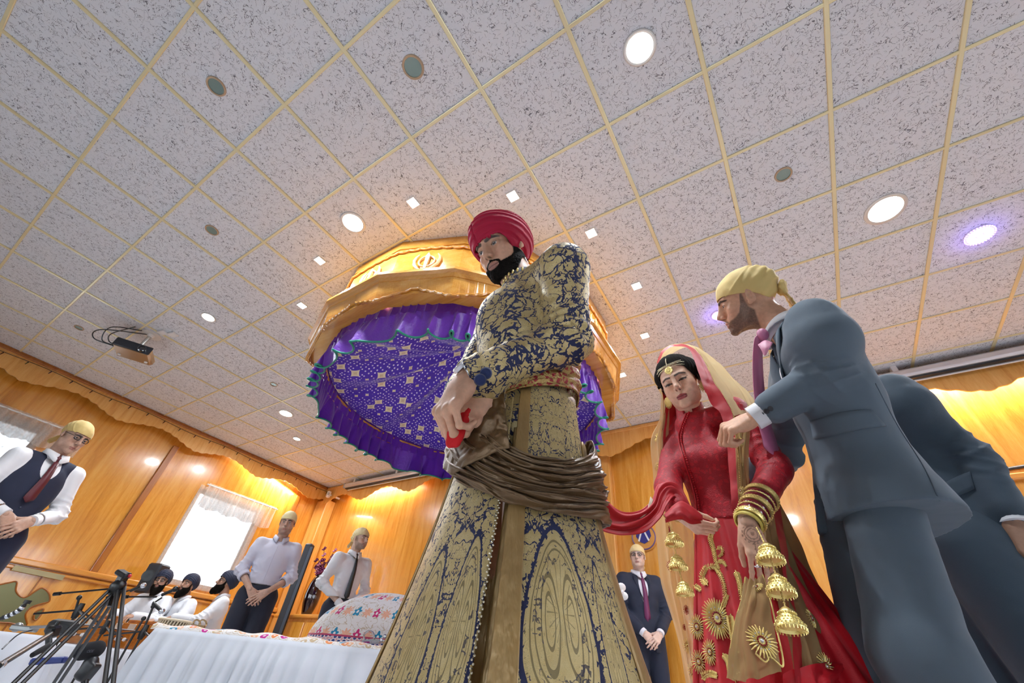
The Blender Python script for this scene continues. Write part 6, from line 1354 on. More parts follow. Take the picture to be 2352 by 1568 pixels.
V, F, _ = patch([[(1524, 1180, 1.24), (1545, 1158, 1.24), (1566, 1148, 1.25), (1588, 1160, 1.25), (1612, 1182, 1.26)], [(1530, 1190, 1.22), (1548, 1180, 1.21), (1566, 1176, 1.21), (1586, 1188, 1.22), (1612, 1194, 1.25)], [(1528, 1198, 1.24), (1550, 1192, 1.23), (1568, 1192, 1.23), (1588, 1202, 1.24), (1610, 1200, 1.26)]], 14, 30, folds=1.2, fa=.003, fdir='u')
v, f = thick(V, F, .0025); mesh('scarf_end', v, f, RED2, o)
V, F, _ = patch([[(1462, 1197, 1.255), (1480, 1185, 1.275), (1494, 1165, 1.30), (1500, 1148, 1.315)], [(1470, 1190, 1.27), (1486, 1170, 1.29), (1492, 1150, 1.31), (1494, 1140, 1.32)]], 6, 24, amp=.003, sc=60)
v, f = thick(V, F, .002); mesh('cream_fringe', v, f, gm('fringe_cream', 'e6dcc0', rough=.8), o)
# ---------------------------------------------------------------- guests at the back
def place(px, py, z, facing=None):
    """foot point of a figure whose head centre shows at a pixel, at head height z"""
    p = onz(px, py, z); return A(p[0], p[1], 0)
p = place(160, 1012, 1.60); man('person', 'man in navy waistcoat, white shirt, maroon tie, glasses and yellow head scarf at far left', p, yawto(WD(.9, -.35)), 1.76, j=dict(clasp(0, .98), lwr=(-.07, .2, 1.03), rwr=(.07, .19, 1.03)), top='vest', headp=(12, -16, 0), tie=.3, tiec='5a1520', hands=CL, glasses=True, skin=(.52, .32, .23), legc='1a2038', scseed=2, hh=.0035)
p = place(658, 1208, 1.62); man('person', 'man in pale lilac shirt with rolled sleeves and cream head scarf, hands folded', p, yawto(WD(.45, -.9)), 1.78, j=clasp(0, .9), top='shirt', topc='d9d9e8', sleeves='rolled', shirt_open=True, headp=(-5, -8, 3), hands=CL, skin=(.55, .35, .26), gearc='e8d8a4', legc='181c2c', beard=dict(paint=.35, c=(.10, .07, .06)), girth=1.05, lo=True)
p = place(825, 1240, 1.62); man('person', 'man in white shirt and slim black tie with cream head scarf, behind the altar', p, yawto(WD(.7, -.7)), 1.76, j=dict(clasp(0, .9), rel=(.26, -.04, 1.14)), top='shirt', topc='f4f6f8', headp=(18, 0, 0), hands=CL, tie=.42, tiec='14181f', skin=(.68, .47, .36), gearc='e8d8a4', legc='181c2c', beard=dict(paint=.5, c=(.06, .04, .03)), girth=.95, lo=True, scseed=4)
p = place(1463, 1282, 1.60); man('person', 'older man in dark navy suit, purple tie, glasses and cream head scarf between the couple', p, yawto(WD(.12, -1)), 1.74, j=clasp(0, .88), top='suit', topc='eef0f6', headp=(-28, 0, 0), hands=CL, tie=.40, tiec='6a1f52', glasses=True, skin=(.72, .52, .42), gearc='e6cf96', legc='1a2236', brow=(.3, .27, .25), lo=True, scseed=5)
# ---------------------------------------------------------------- canopy over the altar
CC = A(-2.396, 2.602); N16 = 16; A0 = math.radians(11.25)
def ring16(R, z): return np.array([[CC[0]+R*math.cos(A0+2*PI*k/N16), CC[1]+R*math.sin(A0+2*PI*k/N16), z] for k in range(N16)])
def prism16(profile):
    """profile (R, z) swept round the 16 sides"""
    V = np.concatenate([ring16(R, z) for R, z in profile]); m = len(profile); F = [(i*16+k, i*16+(k+1) % 16, (i+1)*16+(k+1) % 16, (i+1)*16+k) for i in range(m-1) for k in range(16)]; return V, F
can = empty('wooden_canopy', (CC[0], CC[1], 2.3)); tag(can, 'sixteen-sided honey wood canopy hanging from the ceiling over the altar', 'canopy')
def w16(prof, name, mat): 
    V, F = prism16(prof); return mesh(name, V, F, mat, can, smooth=False)
CW = wood('canopy_wood', 'b8701c', 'dc9a3a', 'ecb25a', 'x', .8, .22, .8); CWL = wood('canopy_moulding', 'b06c20', 'd6943a', 'e6ac5a', 'x', .8, .25, .7)
w16([(1.40, CZ), (1.462, CZ), (1.462, 3.19), (1.452, 3.19), (1.445, 2.80), (1.40, 2.80), (1.40, CZ)], 'crown_drum', CW)
w16([(1.42, 2.80), (1.52, 2.80), (1.562, 2.775), (1.565, 2.745), (1.54, 2.73), (1.53, 2.70), (1.42, 2.70)], 'cornice', CWL)
def scalloped16(R0, R1, zt, zb, arch, name, mat, th=.02, small=.010, ns=9, flip=1):
    V = []; F = []; n = 37
    for k in range(16):
        a0, a1 = A0+2*PI*k/16, A0+2*PI*(k+1)/16
        for i in range(n):
            u = i/(n-1)
            zz = zb+arch*math.sin(PI*u)**1.3+arch*.35*math.exp(-((u-.5)/.10)**2)-small*abs(math.sin(PI*u*ns))
            for R, z in ((R0, zt), (R1, zz)):
                for d in (0, -th):
                    p0 = A(math.cos(a0), math.sin(a0))*(R+d); p1 = A(math.cos(a1), math.sin(a1))*(R+d); p = CC+p0*(1-u)+p1*u; V.append((p[0], p[1], z))
    for k in range(16):
        for i in range(n-1):
            b = (k*n+i)*4; c = b+4; F += [(b, c, c+2, b+2), (b+1, b+3, c+3, c+1), (b+2, c+2, c+3, b+3), (b, b+1, c+1, c)]
    return mesh(name, V, F, mat, can, smooth=False), np.array(V)
fas, fv = scalloped16(1.525, 1.495, 2.71, 2.53, .080, 'fascia', CW)
# rope moulding along the scalloped edge and on the crown
m = MB(); E = fv[2::4]; E = np.r_[E, E[:1]]; m.tube(E+A(0, 0, .004), .011, 6, caps=False); m.obj('scalloped_moulding', CWL, can)
m = MB(); P = []
for k in range(16):
    a0, a1 = A0+2*PI*k/16, A0+2*PI*(k+1)/16
    for u in np.linspace(0, 1, 30, endpoint=False):
        R = 1.462; p = CC+A(math.cos(a0), math.sin(a0))*R*(1-u)+A(math.cos(a1), math.sin(a1))*R*u; P.append((p[0], p[1], 3.175-.012*abs(math.sin(PI*u*6))-.03*(1-math.sin(PI*u))))
P.append(P[0]); m.tube(P, .012, 6, caps=False); m.obj('crown_moulding', CWL, can)
w16([(1.495, 2.735), (1.16, 2.735), (1.16, 2.725), (1.495, 2.725)], 'soffit', CWL)
w16([(1.475, 2.66), (1.475, 2.60), (1.36, 2.60), (1.36, 2.585), (1.485, 2.585), (1.485, 2.66)], 'light_shelf', CW)
YG = glow('warm_tube', (1, .60, .16), 3.5)
m = MB()
for k in range(16):
    if k % 2 == 0: continue
    a = A0+2*PI*(k+.5)/16; c = CC+A(math.cos(a), math.sin(a))*1.43; t_ = A(-math.sin(a), math.cos(a)); m.tube([A(*(c-t_*.22), 2.655), A(*(c+t_*.22), 2.655)], .012, 8)
m.obj('tube_lamp', glow('cool_tube', (1, .97, .9), 5), can)
for k in range(8):
    a = 2*PI*k/8+.2; c = CC+A(math.cos(a), math.sin(a))*1.40; l = bpy.data.lights.new('lamp', 'POINT'); l.energy = 1.3; l.color = (1, .62, .22); l.shadow_soft_size = .05; o = bpy.data.objects.new('lamp', l); COL.objects.link(o); o.location = (c[0], c[1], 2.67)
# carved khanda emblems on the crown
def khanda(c, out, s):
    ex = unit(A(-out[1], out[0], 0)); ez = unit(A(0, 0, 1)); m = MB(); Pt = lambda x, z: A(*c)+ex*x*s+A(0, 0, z*s)
    m.prism([(-.05*s, -.42*s), (.05*s, -.42*s), (.075*s, .1*s), (.09*s, .32*s), (0, .50*s), (-.09*s, .32*s), (-.075*s, .1*s)], .02, c, ex, ez)
    m.tube([Pt(.30*math.cos(a), .02+.30*math.sin(a)) for a in np.linspace(0, 2*PI, 33)], .035*s, 8, caps=False)
    for sx in (-1, 1): m.tube([Pt(sx*x, z) for x, z in ((.12, -.48), (.30, -.36), (.44, -.16), (.50, .08), (.46, .28), (.36, .44))], np.array([.03, .05, .065, .06, .045, .02])*s, 8); m.tube([Pt(sx*x, z) for x, z in ((.12, -.48), (-.06, -.40), (-.16, -.34))], np.array([.03, .035, .03])*s, 8)
    m.tube([Pt(-.16, -.42), Pt(.16, -.42)], .03*s, 8); return m.obj('carved_khanda', plain('pale_carved_wood', 'e8c48c', .4) if 'pale_carved_wood' not in bpy.data.materials else bpy.data.materials['pale_carved_wood'], can)
for k in range(16):
    a = A0+2*PI*(k+.5)/16; o_ = A(math.cos(a), math.sin(a)); c = CC+o_*(1.445*math.cos(PI/16)+.018); khanda((c[0], c[1], 2.985), o_, .22)
# purple frill
PUR = NT('purple_taffeta'); _c = PUR.coord(); PUR = PUR.done(PUR.mix(PUR.noise(_c, 5, 2), hexc('5a1aa0'), hexc('7a35bd')), .42, 0, PUR.bump(PUR.noise(_c, 40, 3), .004), sheen=.35, sub=0)
fr = empty('purple_frill', (CC[0], CC[1], 2.3)); tag(fr, 'gathered purple frill with green sequinned hem hanging inside the canopy', 'frill')
def frill(R0, R1, z0, z1, nf, amp, name, seed=0, nv=14, nu=1500, taperpow=1.0):
    U = np.linspace(0, 2*PI, nu, endpoint=False); V = np.zeros((nu, nv, 3)); n1 = vnoise(np.c_[np.cos(U)*4, np.sin(U)*4, 0*U], 1., seed); n2 = vnoise(np.c_[np.cos(U)*9, np.sin(U)*9, 0*U], 1., seed+5)
    for j in range(nv):
        t = j/(nv-1); fine = np.sin(U*nf*2.6+4*n2)*.005*(1-t); big = np.sin(U*nf+5*n1)*amp*t**taperpow; tang = .85*np.cos(U*nf+5*n1)*amp*t**taperpow; R = R0+(R1-R0)*t+fine+big
        V[:, j, 0] = CC[0]+R*np.cos(U)-tang*np.sin(U); V[:, j, 1] = CC[1]+R*np.sin(U)+tang*np.cos(U); V[:, j, 2] = z0+(z1-z0)*t+.012*n2*t
    F = gridF(nu, nv, True); o = mesh(name, V.reshape(-1, 3), F[:, ::-1], PUR, fr); return V
Vt = frill(1.345, 1.345, 2.724, 2.50, 95, .012, 'gathered_heading', 1)
Vh = frill(1.345, 1.350, 2.51, 2.275, 42, .046, 'flounce', 2, taperpow=.8)
GRN = plain('green_sequin_braid', '12806a', .3, .35, bump=.002, bs=350, sheen=.3); h = Vh[:, -1]; v_, f_ = tube(np.r_[h, h[:1]], .0085, 6, False); mesh('green_hem', v_, f_, GRN, fr)
# spotted cloth rising to the middle
def spot_mat():
    t = NT('violet_spotted_cloth'); uv = t.attr('fab', 'Vector'); v = t.vor(uv, 34, 'F1', rnd=.45, dim='2D'); dots = t.M('LESS_THAN', v, .20)
    d2 = t.n('ShaderNodeTexVoronoi', feature='F1', voronoi_dimensions='2D'); t.put(d2.inputs['Vector'], uv); d2.inputs['Scale'].default_value = 7.5; d2.inputs['Randomness'].default_value = .55
    q = t.V('SUBTRACT', uv, d2.outputs['Position']); qx, qy, _ = t.xyz(q); ca = t.M('ADD', t.M('POWER', t.M('ABSOLUTE', t.M('MULTIPLY', qx, 22.)), .75), t.M('POWER', t.M('ABSOLUTE', t.M('MULTIPLY', qy, 22.)), .75))
    wn = t.n('ShaderNodeTexWhiteNoise', noise_dimensions='2D'); t.put(wn.inputs['Vector'], d2.outputs['Position']); th = t.M('MULTIPLY_ADD', t.M('GREATER_THAN', wn.outputs['Value'], .5), .50, .55)
    star = t.M('LESS_THAN', ca, th); core = t.M('LESS_THAN', ca, t.M('MULTIPLY', th, .55)); off = t.M('LESS_THAN', d2.outputs['Distance'], .32)
    col = t.mix(t.noise(uv, 4, 2), hexc('3d14a0'), hexc('4f22bb')); col = t.mix(t.M('MULTIPLY', dots, t.M('SUBTRACT', 1., off)), col, hexc('e9dcf0')); col = t.mix(star, col, hexc('efe0bb')); col = t.mix(t.M('MULTIPLY', core, .5), col, hexc('c9a26a'))
    return t.done(col, .55, 0, t.bump(t.noise(uv, 20, 2), .01), sheen=.6)
nu, nv = 420, 50; U = np.linspace(0, 2*PI, nu, endpoint=False); V = np.zeros((nu, nv, 3)); fab = np.zeros((nu, nv, 3))
for j in range(nv):
    t = j/(nv-1); R = 1.33*(1-t)+.09*t; sag = -.045*math.sin(PI*t); ph = np.sin(U*9+1.2)*1.+.7*np.sin(U*17+2)+.5*np.sin(U*5); z = 2.615+(3.20-2.615)*t**1.25+sag+.030*ph*math.sin(PI*min(1, t*1.02))**.8
    V[:, j, 0] = CC[0]+R*np.cos(U); V[:, j, 1] = CC[1]+R*np.sin(U); V[:, j, 2] = z; fab[:, j, 0] = R*np.cos(U)*.8; fab[:, j, 1] = R*np.sin(U)*.8
sp = mesh('spotted_drape', V.reshape(-1, 3), gridF(nu, nv, True), spot_mat(), attrs={'fab': fab.reshape(-1, 3)}); tag(sp, 'violet cloth with white spots and cream stars drawn up to a point inside the canopy', 'drape')
BLK2 = plain('satin_black_metal', '0a0b0d', .35, .15)
# ---------------------------------------------------------------- altar
WCL = cloth('white_sheet', 'd2d6dc', .8, wr=.012, ws=6, var=.03, sheen=.1)
aL = A(-3.42, 1.36, 0); aR = A(-1.75, 2.24, 0); ad_ = unit(aR-aL); an_ = A(-ad_[1], ad_[0], 0); AZ = .545; LA = np.linalg.norm(aR-aL); dep = 1.15
alt = empty('altar_table', tuple((aL+aR)/2+an_*dep/2)); tag(alt, 'low altar table covered to the floor with a pleated white cloth', 'table')
MB().box((aL+aR)/2+an_*dep/2+A(0, 0, AZ-.03), (LA-.04, dep-.04, .04), np.array([ad_, an_, [0, 0, 1]]).T).obj('table_top', WOODL, alt, smooth=False)
for sx in (-.45, .45):
    for sy in (.08, .92): MB().box((aL+aR)/2+ad_*sx*LA*.95+an_*dep*sy+A(0, 0, (AZ-.05)/2), (.06, .06, AZ-.05), np.array([ad_, an_, [0, 0, 1]]).T).obj('leg', WOODD, alt, smooth=False)
# cloth: rounded rectangle skirt
def skirted(c0, ax, ay, Lx, Ly, ztop, zbot, name, mat, par, pl=.03, nf=46, rc=.10, flare=.06, seed=1, nv=22, out=.0):
    n = 720; per = []; hx, hy = Lx/2-rc, Ly/2-rc; segs = [((hx, -hy-rc), (1, 0)), ]
    ts = np.linspace(0, 1, n, endpoint=False); pts = []; nrm = []
    P0 = [(-hx, -hy-rc), (hx, -hy-rc), (hx+rc, -hy), (hx+rc, hy), (hx, hy+rc), (-hx, hy+rc), (-hx-rc, hy), (-hx-rc, -hy)]
    tot = 2*(2*hx+2*hy)+2*PI*rc; L = ts*tot
    for l in L:
        for k, ln in enumerate((2*hx, PI*rc/2, 2*hy, PI*rc/2, 2*hx, PI*rc/2, 2*hy, PI*rc/2)):
            if l <= ln or k == 7:
                q = k//2; d = [(1, 0), (0, 1), (-1, 0), (0, -1)][q]; nn = [(0, -1), (1, 0), (0, 1), (-1, 0)][q]; a = P0[(k) % 8] if k % 2 == 0 else None
                if k % 2 == 0: a = [(-hx, -hy-rc), (hx+rc, -hy), (hx, hy+rc), (-hx-rc, hy)][q]; pts.append((a[0]+d[0]*l, a[1]+d[1]*l)); nrm.append(nn)
                else: c = [(hx, -hy), (hx, hy), (-hx, hy), (-hx, -hy)][q]; th = math.atan2(nn[1], nn[0])+l/rc; pts.append((c[0]+rc*math.cos(th), c[1]+rc*math.sin(th))); nrm.append((math.cos(th), math.sin(th)))
                break
            l -= ln
    pts = np.array(pts); nrm = np.array(nrm); nz = vnoise(np.c_[pts*3, 0*L], 1., seed); ph = L/tot*nf*2*PI+3.5*nz; V = np.zeros((n, nv, 3))
    for j in range(nv):
        t = j/(nv-1); e = min(1, t*5); prof = (1-abs(1)) ; w = (np.abs(np.sin(ph/2))**.6-.5+.35*np.sin(ph*1.7+nz*3))*pl*(.25+.75*t)*e; o_ = (w+flare*t+out-.02*(1-e))[:, None]*nrm; z = ztop-(ztop-zbot)*(t if t > .04 else t*.2)
        V[:, j] = A(*c0)+(pts+o_)[:, :1]*ax+(pts+o_)[:, 1:]*ay+A(0, 0, 1)*(z-c0[2])
    V2 = V.reshape(-1, 3); F = gridF(n, nv, True); top = np.arange(n)*nv; F = [tuple(q)[::-1] for q in F]+[tuple(top)]; o = mesh(name, V2, F, mat, par); return V2, F
acn = (aL+aR)/2+an_*dep/2
tvV, tvF = skirted(A(acn[0], acn[1], 0), ad_, an_, LA+.06, dep+.06, AZ, .012, 'white_cloth', WCL, alt, pl=.060, nf=44, flare=.05); atb = bvh(tvV, [f for f in tvF if len(f) == 4]+[f for f in tvF if len(f) > 4])
# folded embroidered cloth along the front edge
def dotmat(name, base, blobs, sc=14, th=.30, rough=.7):
    t = NT(name); co = t.attr('fab', 'Vector'); vo = t.n('ShaderNodeTexVoronoi', feature='F1', voronoi_dimensions='2D'); t.put(vo.inputs['Vector'], t.V('ADD', co, t.V('SCALE', t.noise(co, 9*sc/14, 2, out='Color'), scale=.5/sc))); vo.inputs['Scale'].default_value = sc; vo.inputs['Randomness'].default_value = .7
    wn = t.n('ShaderNodeTexWhiteNoise', noise_dimensions='3D'); t.put(wn.inputs['Vector'], vo.outputs['Color']); k = t.ramp(wn.outputs['Value'], [(i/len(blobs), c) for i, c in enumerate(blobs)], 'CONSTANT'); inn = t.M('LESS_THAN', vo.outputs['Distance'], th); hole = t.M('LESS_THAN', vo.outputs['Distance'], th*.35)
    ed = t.M('LESS_THAN', t.M('ABSOLUTE', t.M('SUBTRACT', vo.outputs['Distance'], th*1.45)), .035)
    b = t.mix(t.noise(co, 3, 2), tuple(x*.94 for x in base), base); col = t.mix(inn, b, k); col = t.mix(hole, col, base); col = t.mix(t.M('MULTIPLY', ed, .5), col, hexc('b9a07a')); return t.done(col, rough, 0, t.bump(t.M('ADD', inn, t.noise(co, 60, 2)), .002), sheen=.3)
CWHT = (.84, .80, .76); MAG = hexc('c2128a'); PK = hexc('d04a78'); TEAL = hexc('1b86a8'); ORG = hexc('e88a4a'); BLU = hexc('2a4fa8'); PEACH = hexc('eab48c'); SAND = hexc('c9b08c')
ST = dotmat('embroidered_runner', CWHT, [MAG, SAND, CWHT, PEACH, TEAL, SAND, ORG, PEACH, SAND], 19, .36)
def onalt(px, py, dz=.0): return onz(px, py, AZ+dz)
run = [(380, 1440), (430, 1447), (480, 1451), (540, 1455), (600, 1462), (660, 1470), (720, 1477), (780, 1486), (840, 1494), (900, 1502), (980, 1512)]
nu = 160; c_ = spline([aL+(aR-aL)*t+an_*.075+A(0, 0, AZ) for t in np.linspace(-.005, 1.05, 9)], nu); V = []; fab = []
for i, p in enumerate(c_):
    wv = .012*math.sin(i*.21)+.008*math.sin(i*.53+1)
    for k, (o_, z_) in enumerate(((-.072, -.008), (-.070, .010), (-.045, .022), (.0, .026), (.08, .022), (.15, .012), (.155, .0))):
        V.append(p+an_*(o_+wv*(.4 if k < 3 else 1))+A(0, 0, z_+.006*math.sin(i*.3+k))); fab.append((i*.011, o_+z_, 0))
F = gridF(nu, 7); o = mesh('embroidered_runner', V, F[:, ::-1], ST, attrs={'fab': fab}); tag(o, 'long folded white cloth with magenta, orange and teal embroidery along the altar\'s front edge', 'cloth')
# covered scripture: padded mound under an embroidered cloth
def mound_mat():
    t = NT('embroidered_cover'); fx, fy, _ = t.xyz(t.attr('fab', 'Vector')); px_, py_ = .150, .175
    iy = t.M('FLOOR', t.M('DIVIDE', fy, py_)); sx = t.M('ADD', fx, t.M('MULTIPLY', t.M('FLOORED_MODULO', iy, 2.), px_*.5)); ix = t.M('FLOOR', t.M('DIVIDE', sx, px_)); ux = t.M('SUBTRACT', t.M('FRACT', t.M('DIVIDE', sx, px_)), .5); uy = t.M('SUBTRACT', t.M('FRACT', t.M('DIVIDE', fy, py_)), .5)
    ang = t.M('ARCTAN2', uy, ux); rad = t.M('SQRT', t.M('ADD', t.M('POWER', t.M('MULTIPLY', ux, 1.35), 2.), t.M('POWER', uy, 2.))); pet = t.M('MULTIPLY_ADD', t.M('SINE', t.M('MULTIPLY', ang, 5.)), .055, .205); b1 = t.M('LESS_THAN', rad, pet); h1 = t.M('LESS_THAN', rad, .075)
    c1 = t.mix(t.M('FLOORED_MODULO', t.M('ADD', ix, iy), 2.), hexc('d02a74'), hexc('1488b0'))
    vx = t.M('SUBTRACT', t.M('FRACT', t.M('ADD', t.M('DIVIDE', sx, px_), .5)), .5); r2 = t.M('SQRT', t.M('ADD', t.M('POWER', vx, 2.), t.M('POWER', uy, 2.))); p2 = t.M('MULTIPLY_ADD', t.M('SINE', t.M('MULTIPLY', t.M('ARCTAN2', uy, vx), 8.)), .06, .20); b2 = t.M('LESS_THAN', r2, p2)
    nn = t.noise(t.attr('fab', 'Vector'), 17, 1, .5, 1.); vine = t.M('LESS_THAN', t.M('ABSOLUTE', t.M('SUBTRACT', nn, .5)), .018)
    col = t.mix(t.M('MULTIPLY', vine, .75), (.86, .83, .80), hexc('c2ab86')); col = t.mix(t.M('MULTIPLY', b2, .75), col, hexc('f0a070')); col = t.mix(b1, col, c1); col = t.mix(h1, col, (.9, .88, .85))
    bd = t.M('LESS_THAN', fy, .075); bd2 = t.M('LESS_THAN', fy, .012); vo = t.vor(t.attr('fab', 'Vector'), 30, 'F1', rnd=.3, dim='2D'); bc = t.mix(t.M('LESS_THAN', vo, .32), hexc('dba0a4'), hexc('27437e')); bc = t.mix(t.M('LESS_THAN', t.M('ABSOLUTE', t.M('SUBTRACT', vo, .42)), .06), bc, (.9, .85, .8)); col = t.mix(bd, col, bc); col = t.mix(bd2, col, hexc('b8385e')); col = t.mix(t.M('LESS_THAN', t.M('ABSOLUTE', t.M('SUBTRACT', fy, .078)), .006), col, hexc('b8385e'))
    return t.done(col, .75, 0, t.bump(t.M('ADD', t.M('ADD', b1, b2), vine), .003), sheen=.3)
mc = aL+(aR-aL)*.72+an_*.72+A(0, 0, AZ); nu, nv = 150, 60; V = np.zeros((nu, nv, 3)); fab = np.zeros((nu, nv, 3)); RX, RY, RZ = .66, .40, .36
for i in range(nu):
    a = 2*PI*i/nu; ca, sa = math.cos(a), math.sin(a); se = (abs(ca)**3.2+abs(sa)**3.2)**(-1/3.2)
    for j in range(nv):
        t = j/(nv-1); r = (1-t)**.55 if t < 1 else 0; k = (1-t); rr = math.cos(t*PI/2)**.55; zz = RZ*math.sin(t*PI/2)**1.0*(1+.03*math.sin(a*5)+.08*ca)
        V[i, j] = mc+ad_*RX*se*ca*rr*(1+.02*math.sin(a*11))+an_*RY*se*sa*rr+A(0, 0, zz); fab[i, j] = (RX*se*ca*1.0+(.4*sa if abs(sa) > .8 else 0)*0, zz*1.18+(1-rr)*.25*abs(sa)+.0, 0)
F = gridF(nu, nv, True); o = mesh('covered_scripture', V.reshape(-1, 3), F[:, ::-1], mound_mat(), attrs={'fab': fab.reshape(-1, 3)}); tag(o, 'padded mound under a white cover embroidered with pink, teal and peach flowers on the altar', 'covered scripture')
# silver sword hilt and ornament
SIL = plain('polished_silver', 'c8ccd2', .12, .95); q = lambda px, py, z: onz(px, py, z)
def pa(px, py, off, z=AZ+.045):
    """point over the altar top, off metres behind the front edge, in the vertical plane through a pixel column"""
    d = ray(px, py); nrm_ = an_; t = ((aL+an_*off-CAMP)@nrm_)/(d@nrm_); return CAMP+d*t
m = MB(); m.tube(spline([pa(838, 1473, .26), pa(836, 1458, .26), pa(846, 1449, .26), pa(856, 1453, .26), pa(860, 1466, .26)], 20), .006, 8); m.tube([pa(832, 1474, .26), pa(858, 1472, .26), pa(895, 1474, .26)], [.010, .014, .008], 8); s_ = m.obj('ceremonial_sword', SIL); tag(s_, 'silver ceremonial sword hilt lying in front of the embroidered mound', 'sword')
m = MB()
for px, py, r in ((884, 1461, .012), (892, 1466, .014), (899, 1461, .012), (890, 1474, .013), (902, 1472, .012), (876, 1470, .010)): m.sphere(pa(px, py, .25), r, 8)
m.obj('ornate_pommel', SIL, s_)
# spectacles-like brass castanets on the table's left end
m = MB(); BRS = plain('worn_brass', 'b59a72', .25, .8)
for a in (0, 1): m.tube([pa(452+14*a+8*math.cos(t), 1432+9*math.sin(t), .30) for t in np.linspace(0, 2*PI, 17)], .005, 6, caps=False)
m.tube([pa(440, 1436, .30), pa(470, 1440, .30)], .009, 6); o = m.obj('hand_cymbals', BRS); tag(o, 'pair of small brass rings on a bar standing on the altar\'s left end', 'cymbals')
# ---------------------------------------------------------------- musicians' stage
SZ = .42
stg = empty('stage_platform', (-6.45, 1.1, 0)); tag(stg, 'low platform covered with a white sheet for the musicians', 'stage')
MB().box((-6.45, 1.1, SZ/2-.01), (2.5, 4.9, SZ-.03), bevel=.02).obj('platform_box', WOODY, stg, smooth=False)
skirted(A(-6.45, 1.1, 0), A(1, 0, 0), A(0, 1, 0), 2.6, 5.0, SZ, .10, 'white_sheet', WCL, stg, pl=.05, nf=44, flare=.04, seed=5)
# near end of the platform: a second sheeted block closer to the viewer at far left
st2 = empty('side_table', (-3.6, .30, 0)); 
bx = A(-3.95, .25, 0); tag(st2, 'low sheeted table with microphone gear at far left', 'table')
MB().box((-3.80, .20, .2), (.66, 1.5, .4)).obj('table_box', WOODD, st2, smooth=False)
skirted(A(-3.80, .20, 0), A(1, 0, 0), A(0, 1, 0), .74, 1.6, .455, .06, 'white_sheet', WCL, st2, pl=.05, nf=26, flare=.05, seed=8)
# harmoniums
def harmonium(px, py, z, label, f_dir, sc=1.):
    p = onx(px, py, -5.62); p = A(p[0], p[1], SZ+.004); R = rotm(yawto(f_dir), 0, 0); W2 = lambda v: (np.asarray(v)*sc)@R.T+p
    h_ = empty('harmonium', p); tag(h_, label, 'harmonium')
    def b(c, s, nm, m_, bevel=.006): MB().box(W2(A(*c)), A(*s)*sc, R, bevel=bevel).obj(nm, m_, h_)
    HW = wood('harmonium_wood', '7a3a0e', 'a8601c', 'c07a2c', 'x', 2., .2, .8) if 'harmonium_wood' not in bpy.data.materials else bpy.data.materials['harmonium_wood']
    b((0, 0, .10), (.62, .30, .20), 'case', HW); b((0, .02, .245), (.60, .20, .09), 'upper_case', HW); b((0, .13, .27), (.60, .02, .14), 'bellows', HW); b((0, -.152, .10), (.60, .006, .012), 'groove', plain('groove_dark', '2a1406', .6) if 'groove_dark' not in bpy.data.materials else bpy.data.materials['groove_dark'], 0)
    PLT = plain('nickel_plate', 'dcd6c8', .3, .35) if 'nickel_plate' not in bpy.data.materials else bpy.data.materials['nickel_plate']
    b((-.14, -.085, .245), (.14, .008, .07), 'plate', PLT, .003); b((.14, -.085, .245), (.14, .008, .07), 'plate', PLT, .003)
    for sx in (-.24, -.08, .08, .24): MB().lathe(W2(A(sx, -.16, .10)), [(.012, -.01), (.015, 0), (.012, .012), (0, .014)], 12, R@frame(A(0, -1, 0))).obj('stop_knob', WHITE, h_)
    m = MB()
    for i in range(24): m.box(W2(A(-.26+.0226*i, -.11, .212)), A(.020, .08, .01)*sc, R)
    m.obj('keys', WHITE, h_)
harmonium(200, 1444, .62, 'brown wooden harmonium with pale plates in front of the nearest-left musician', -WD(-.3, -.95), .66)
harmonium(296, 1448, .60, 'brown wooden harmonium behind the tripod in front of the middle musician', -WD(-.3, -.95), .66)
# musicians
def sit(dx=.0): return dict(pelvis=(0, 0, .11), waist=(0, .0, .20), chest=(0, .03, .47), neck=(0, .02, .615), head=(0, .065, .765), lsh=(-.175, .02, .53), rsh=(.175, .02, .53), lel=(-.25, .14, .32), rel=(.25, .14, .32), lwr=(-.16, .37, .31), rwr=(.16, .37, .31), lhip=(-.10, .02, .12), rhip=(.10, .02, .12), lkn=(-.23, .27, .13), rkn=(.23, .27, .13), lan=(.05, .36, .07), ran=(-.05, .36, .07))
hk = dict(l=dict(dir=(.15, .9, -.3), back=(0, .3, 1), curl=(25, 35, 20)), r=dict(dir=(-.15, .9, -.3), back=(0, .3, 1), curl=(25, 35, 20)))
def musician(px, py, xx, fdir, label, headp, gl, seed, tk=None, ext=0., bs=.05, gear='19213a'):
    p = onx(px, py, xx); jj = sit(); ht = 1.76*(p[2]-SZ)/.765; 
    if ext: 
        for k in ('lwr', 'rwr'): jj[k] = (jj[k][0]*.8, jj[k][1]+ext, jj[k][2]+.02)
        for k in ('lel', 'rel'): jj[k] = (jj[k][0], jj[k][1]+ext*.5, jj[k][2])
    return man('person', label, (p[0], p[1], SZ), yawto(fdir), ht, j=jj, top='kurta', topc='f3f5fa', gear='turban', gearc=gear, headp=headp, seat=True, lo=True, hands=hk, beard=dict(paint=.95, c=(.025, .02, .018), low=-.01), beardshell=(.006, .012, BEARD, bs), glasses=gl, skin=(.46, .27, .19), turbk=dict(seed=seed, rx=.104, ry=.124, rz=.112, low=.050, side=-.005, back=-.05, ridge=.004, h=.005), belt=False, hh=.0035)
musician(378, 1336, -6.95, WD(.05, -1), 'musician with black turban, long beard and glasses, farthest left of the three seated', (18, 0, 0), True, 1, ext=.05, bs=.075)
musician(442, 1345, -6.80, WD(-.35, -.94), 'musician with navy turban in the middle of the three seated in white', (14, 6, 0), False, 2, bs=.06)
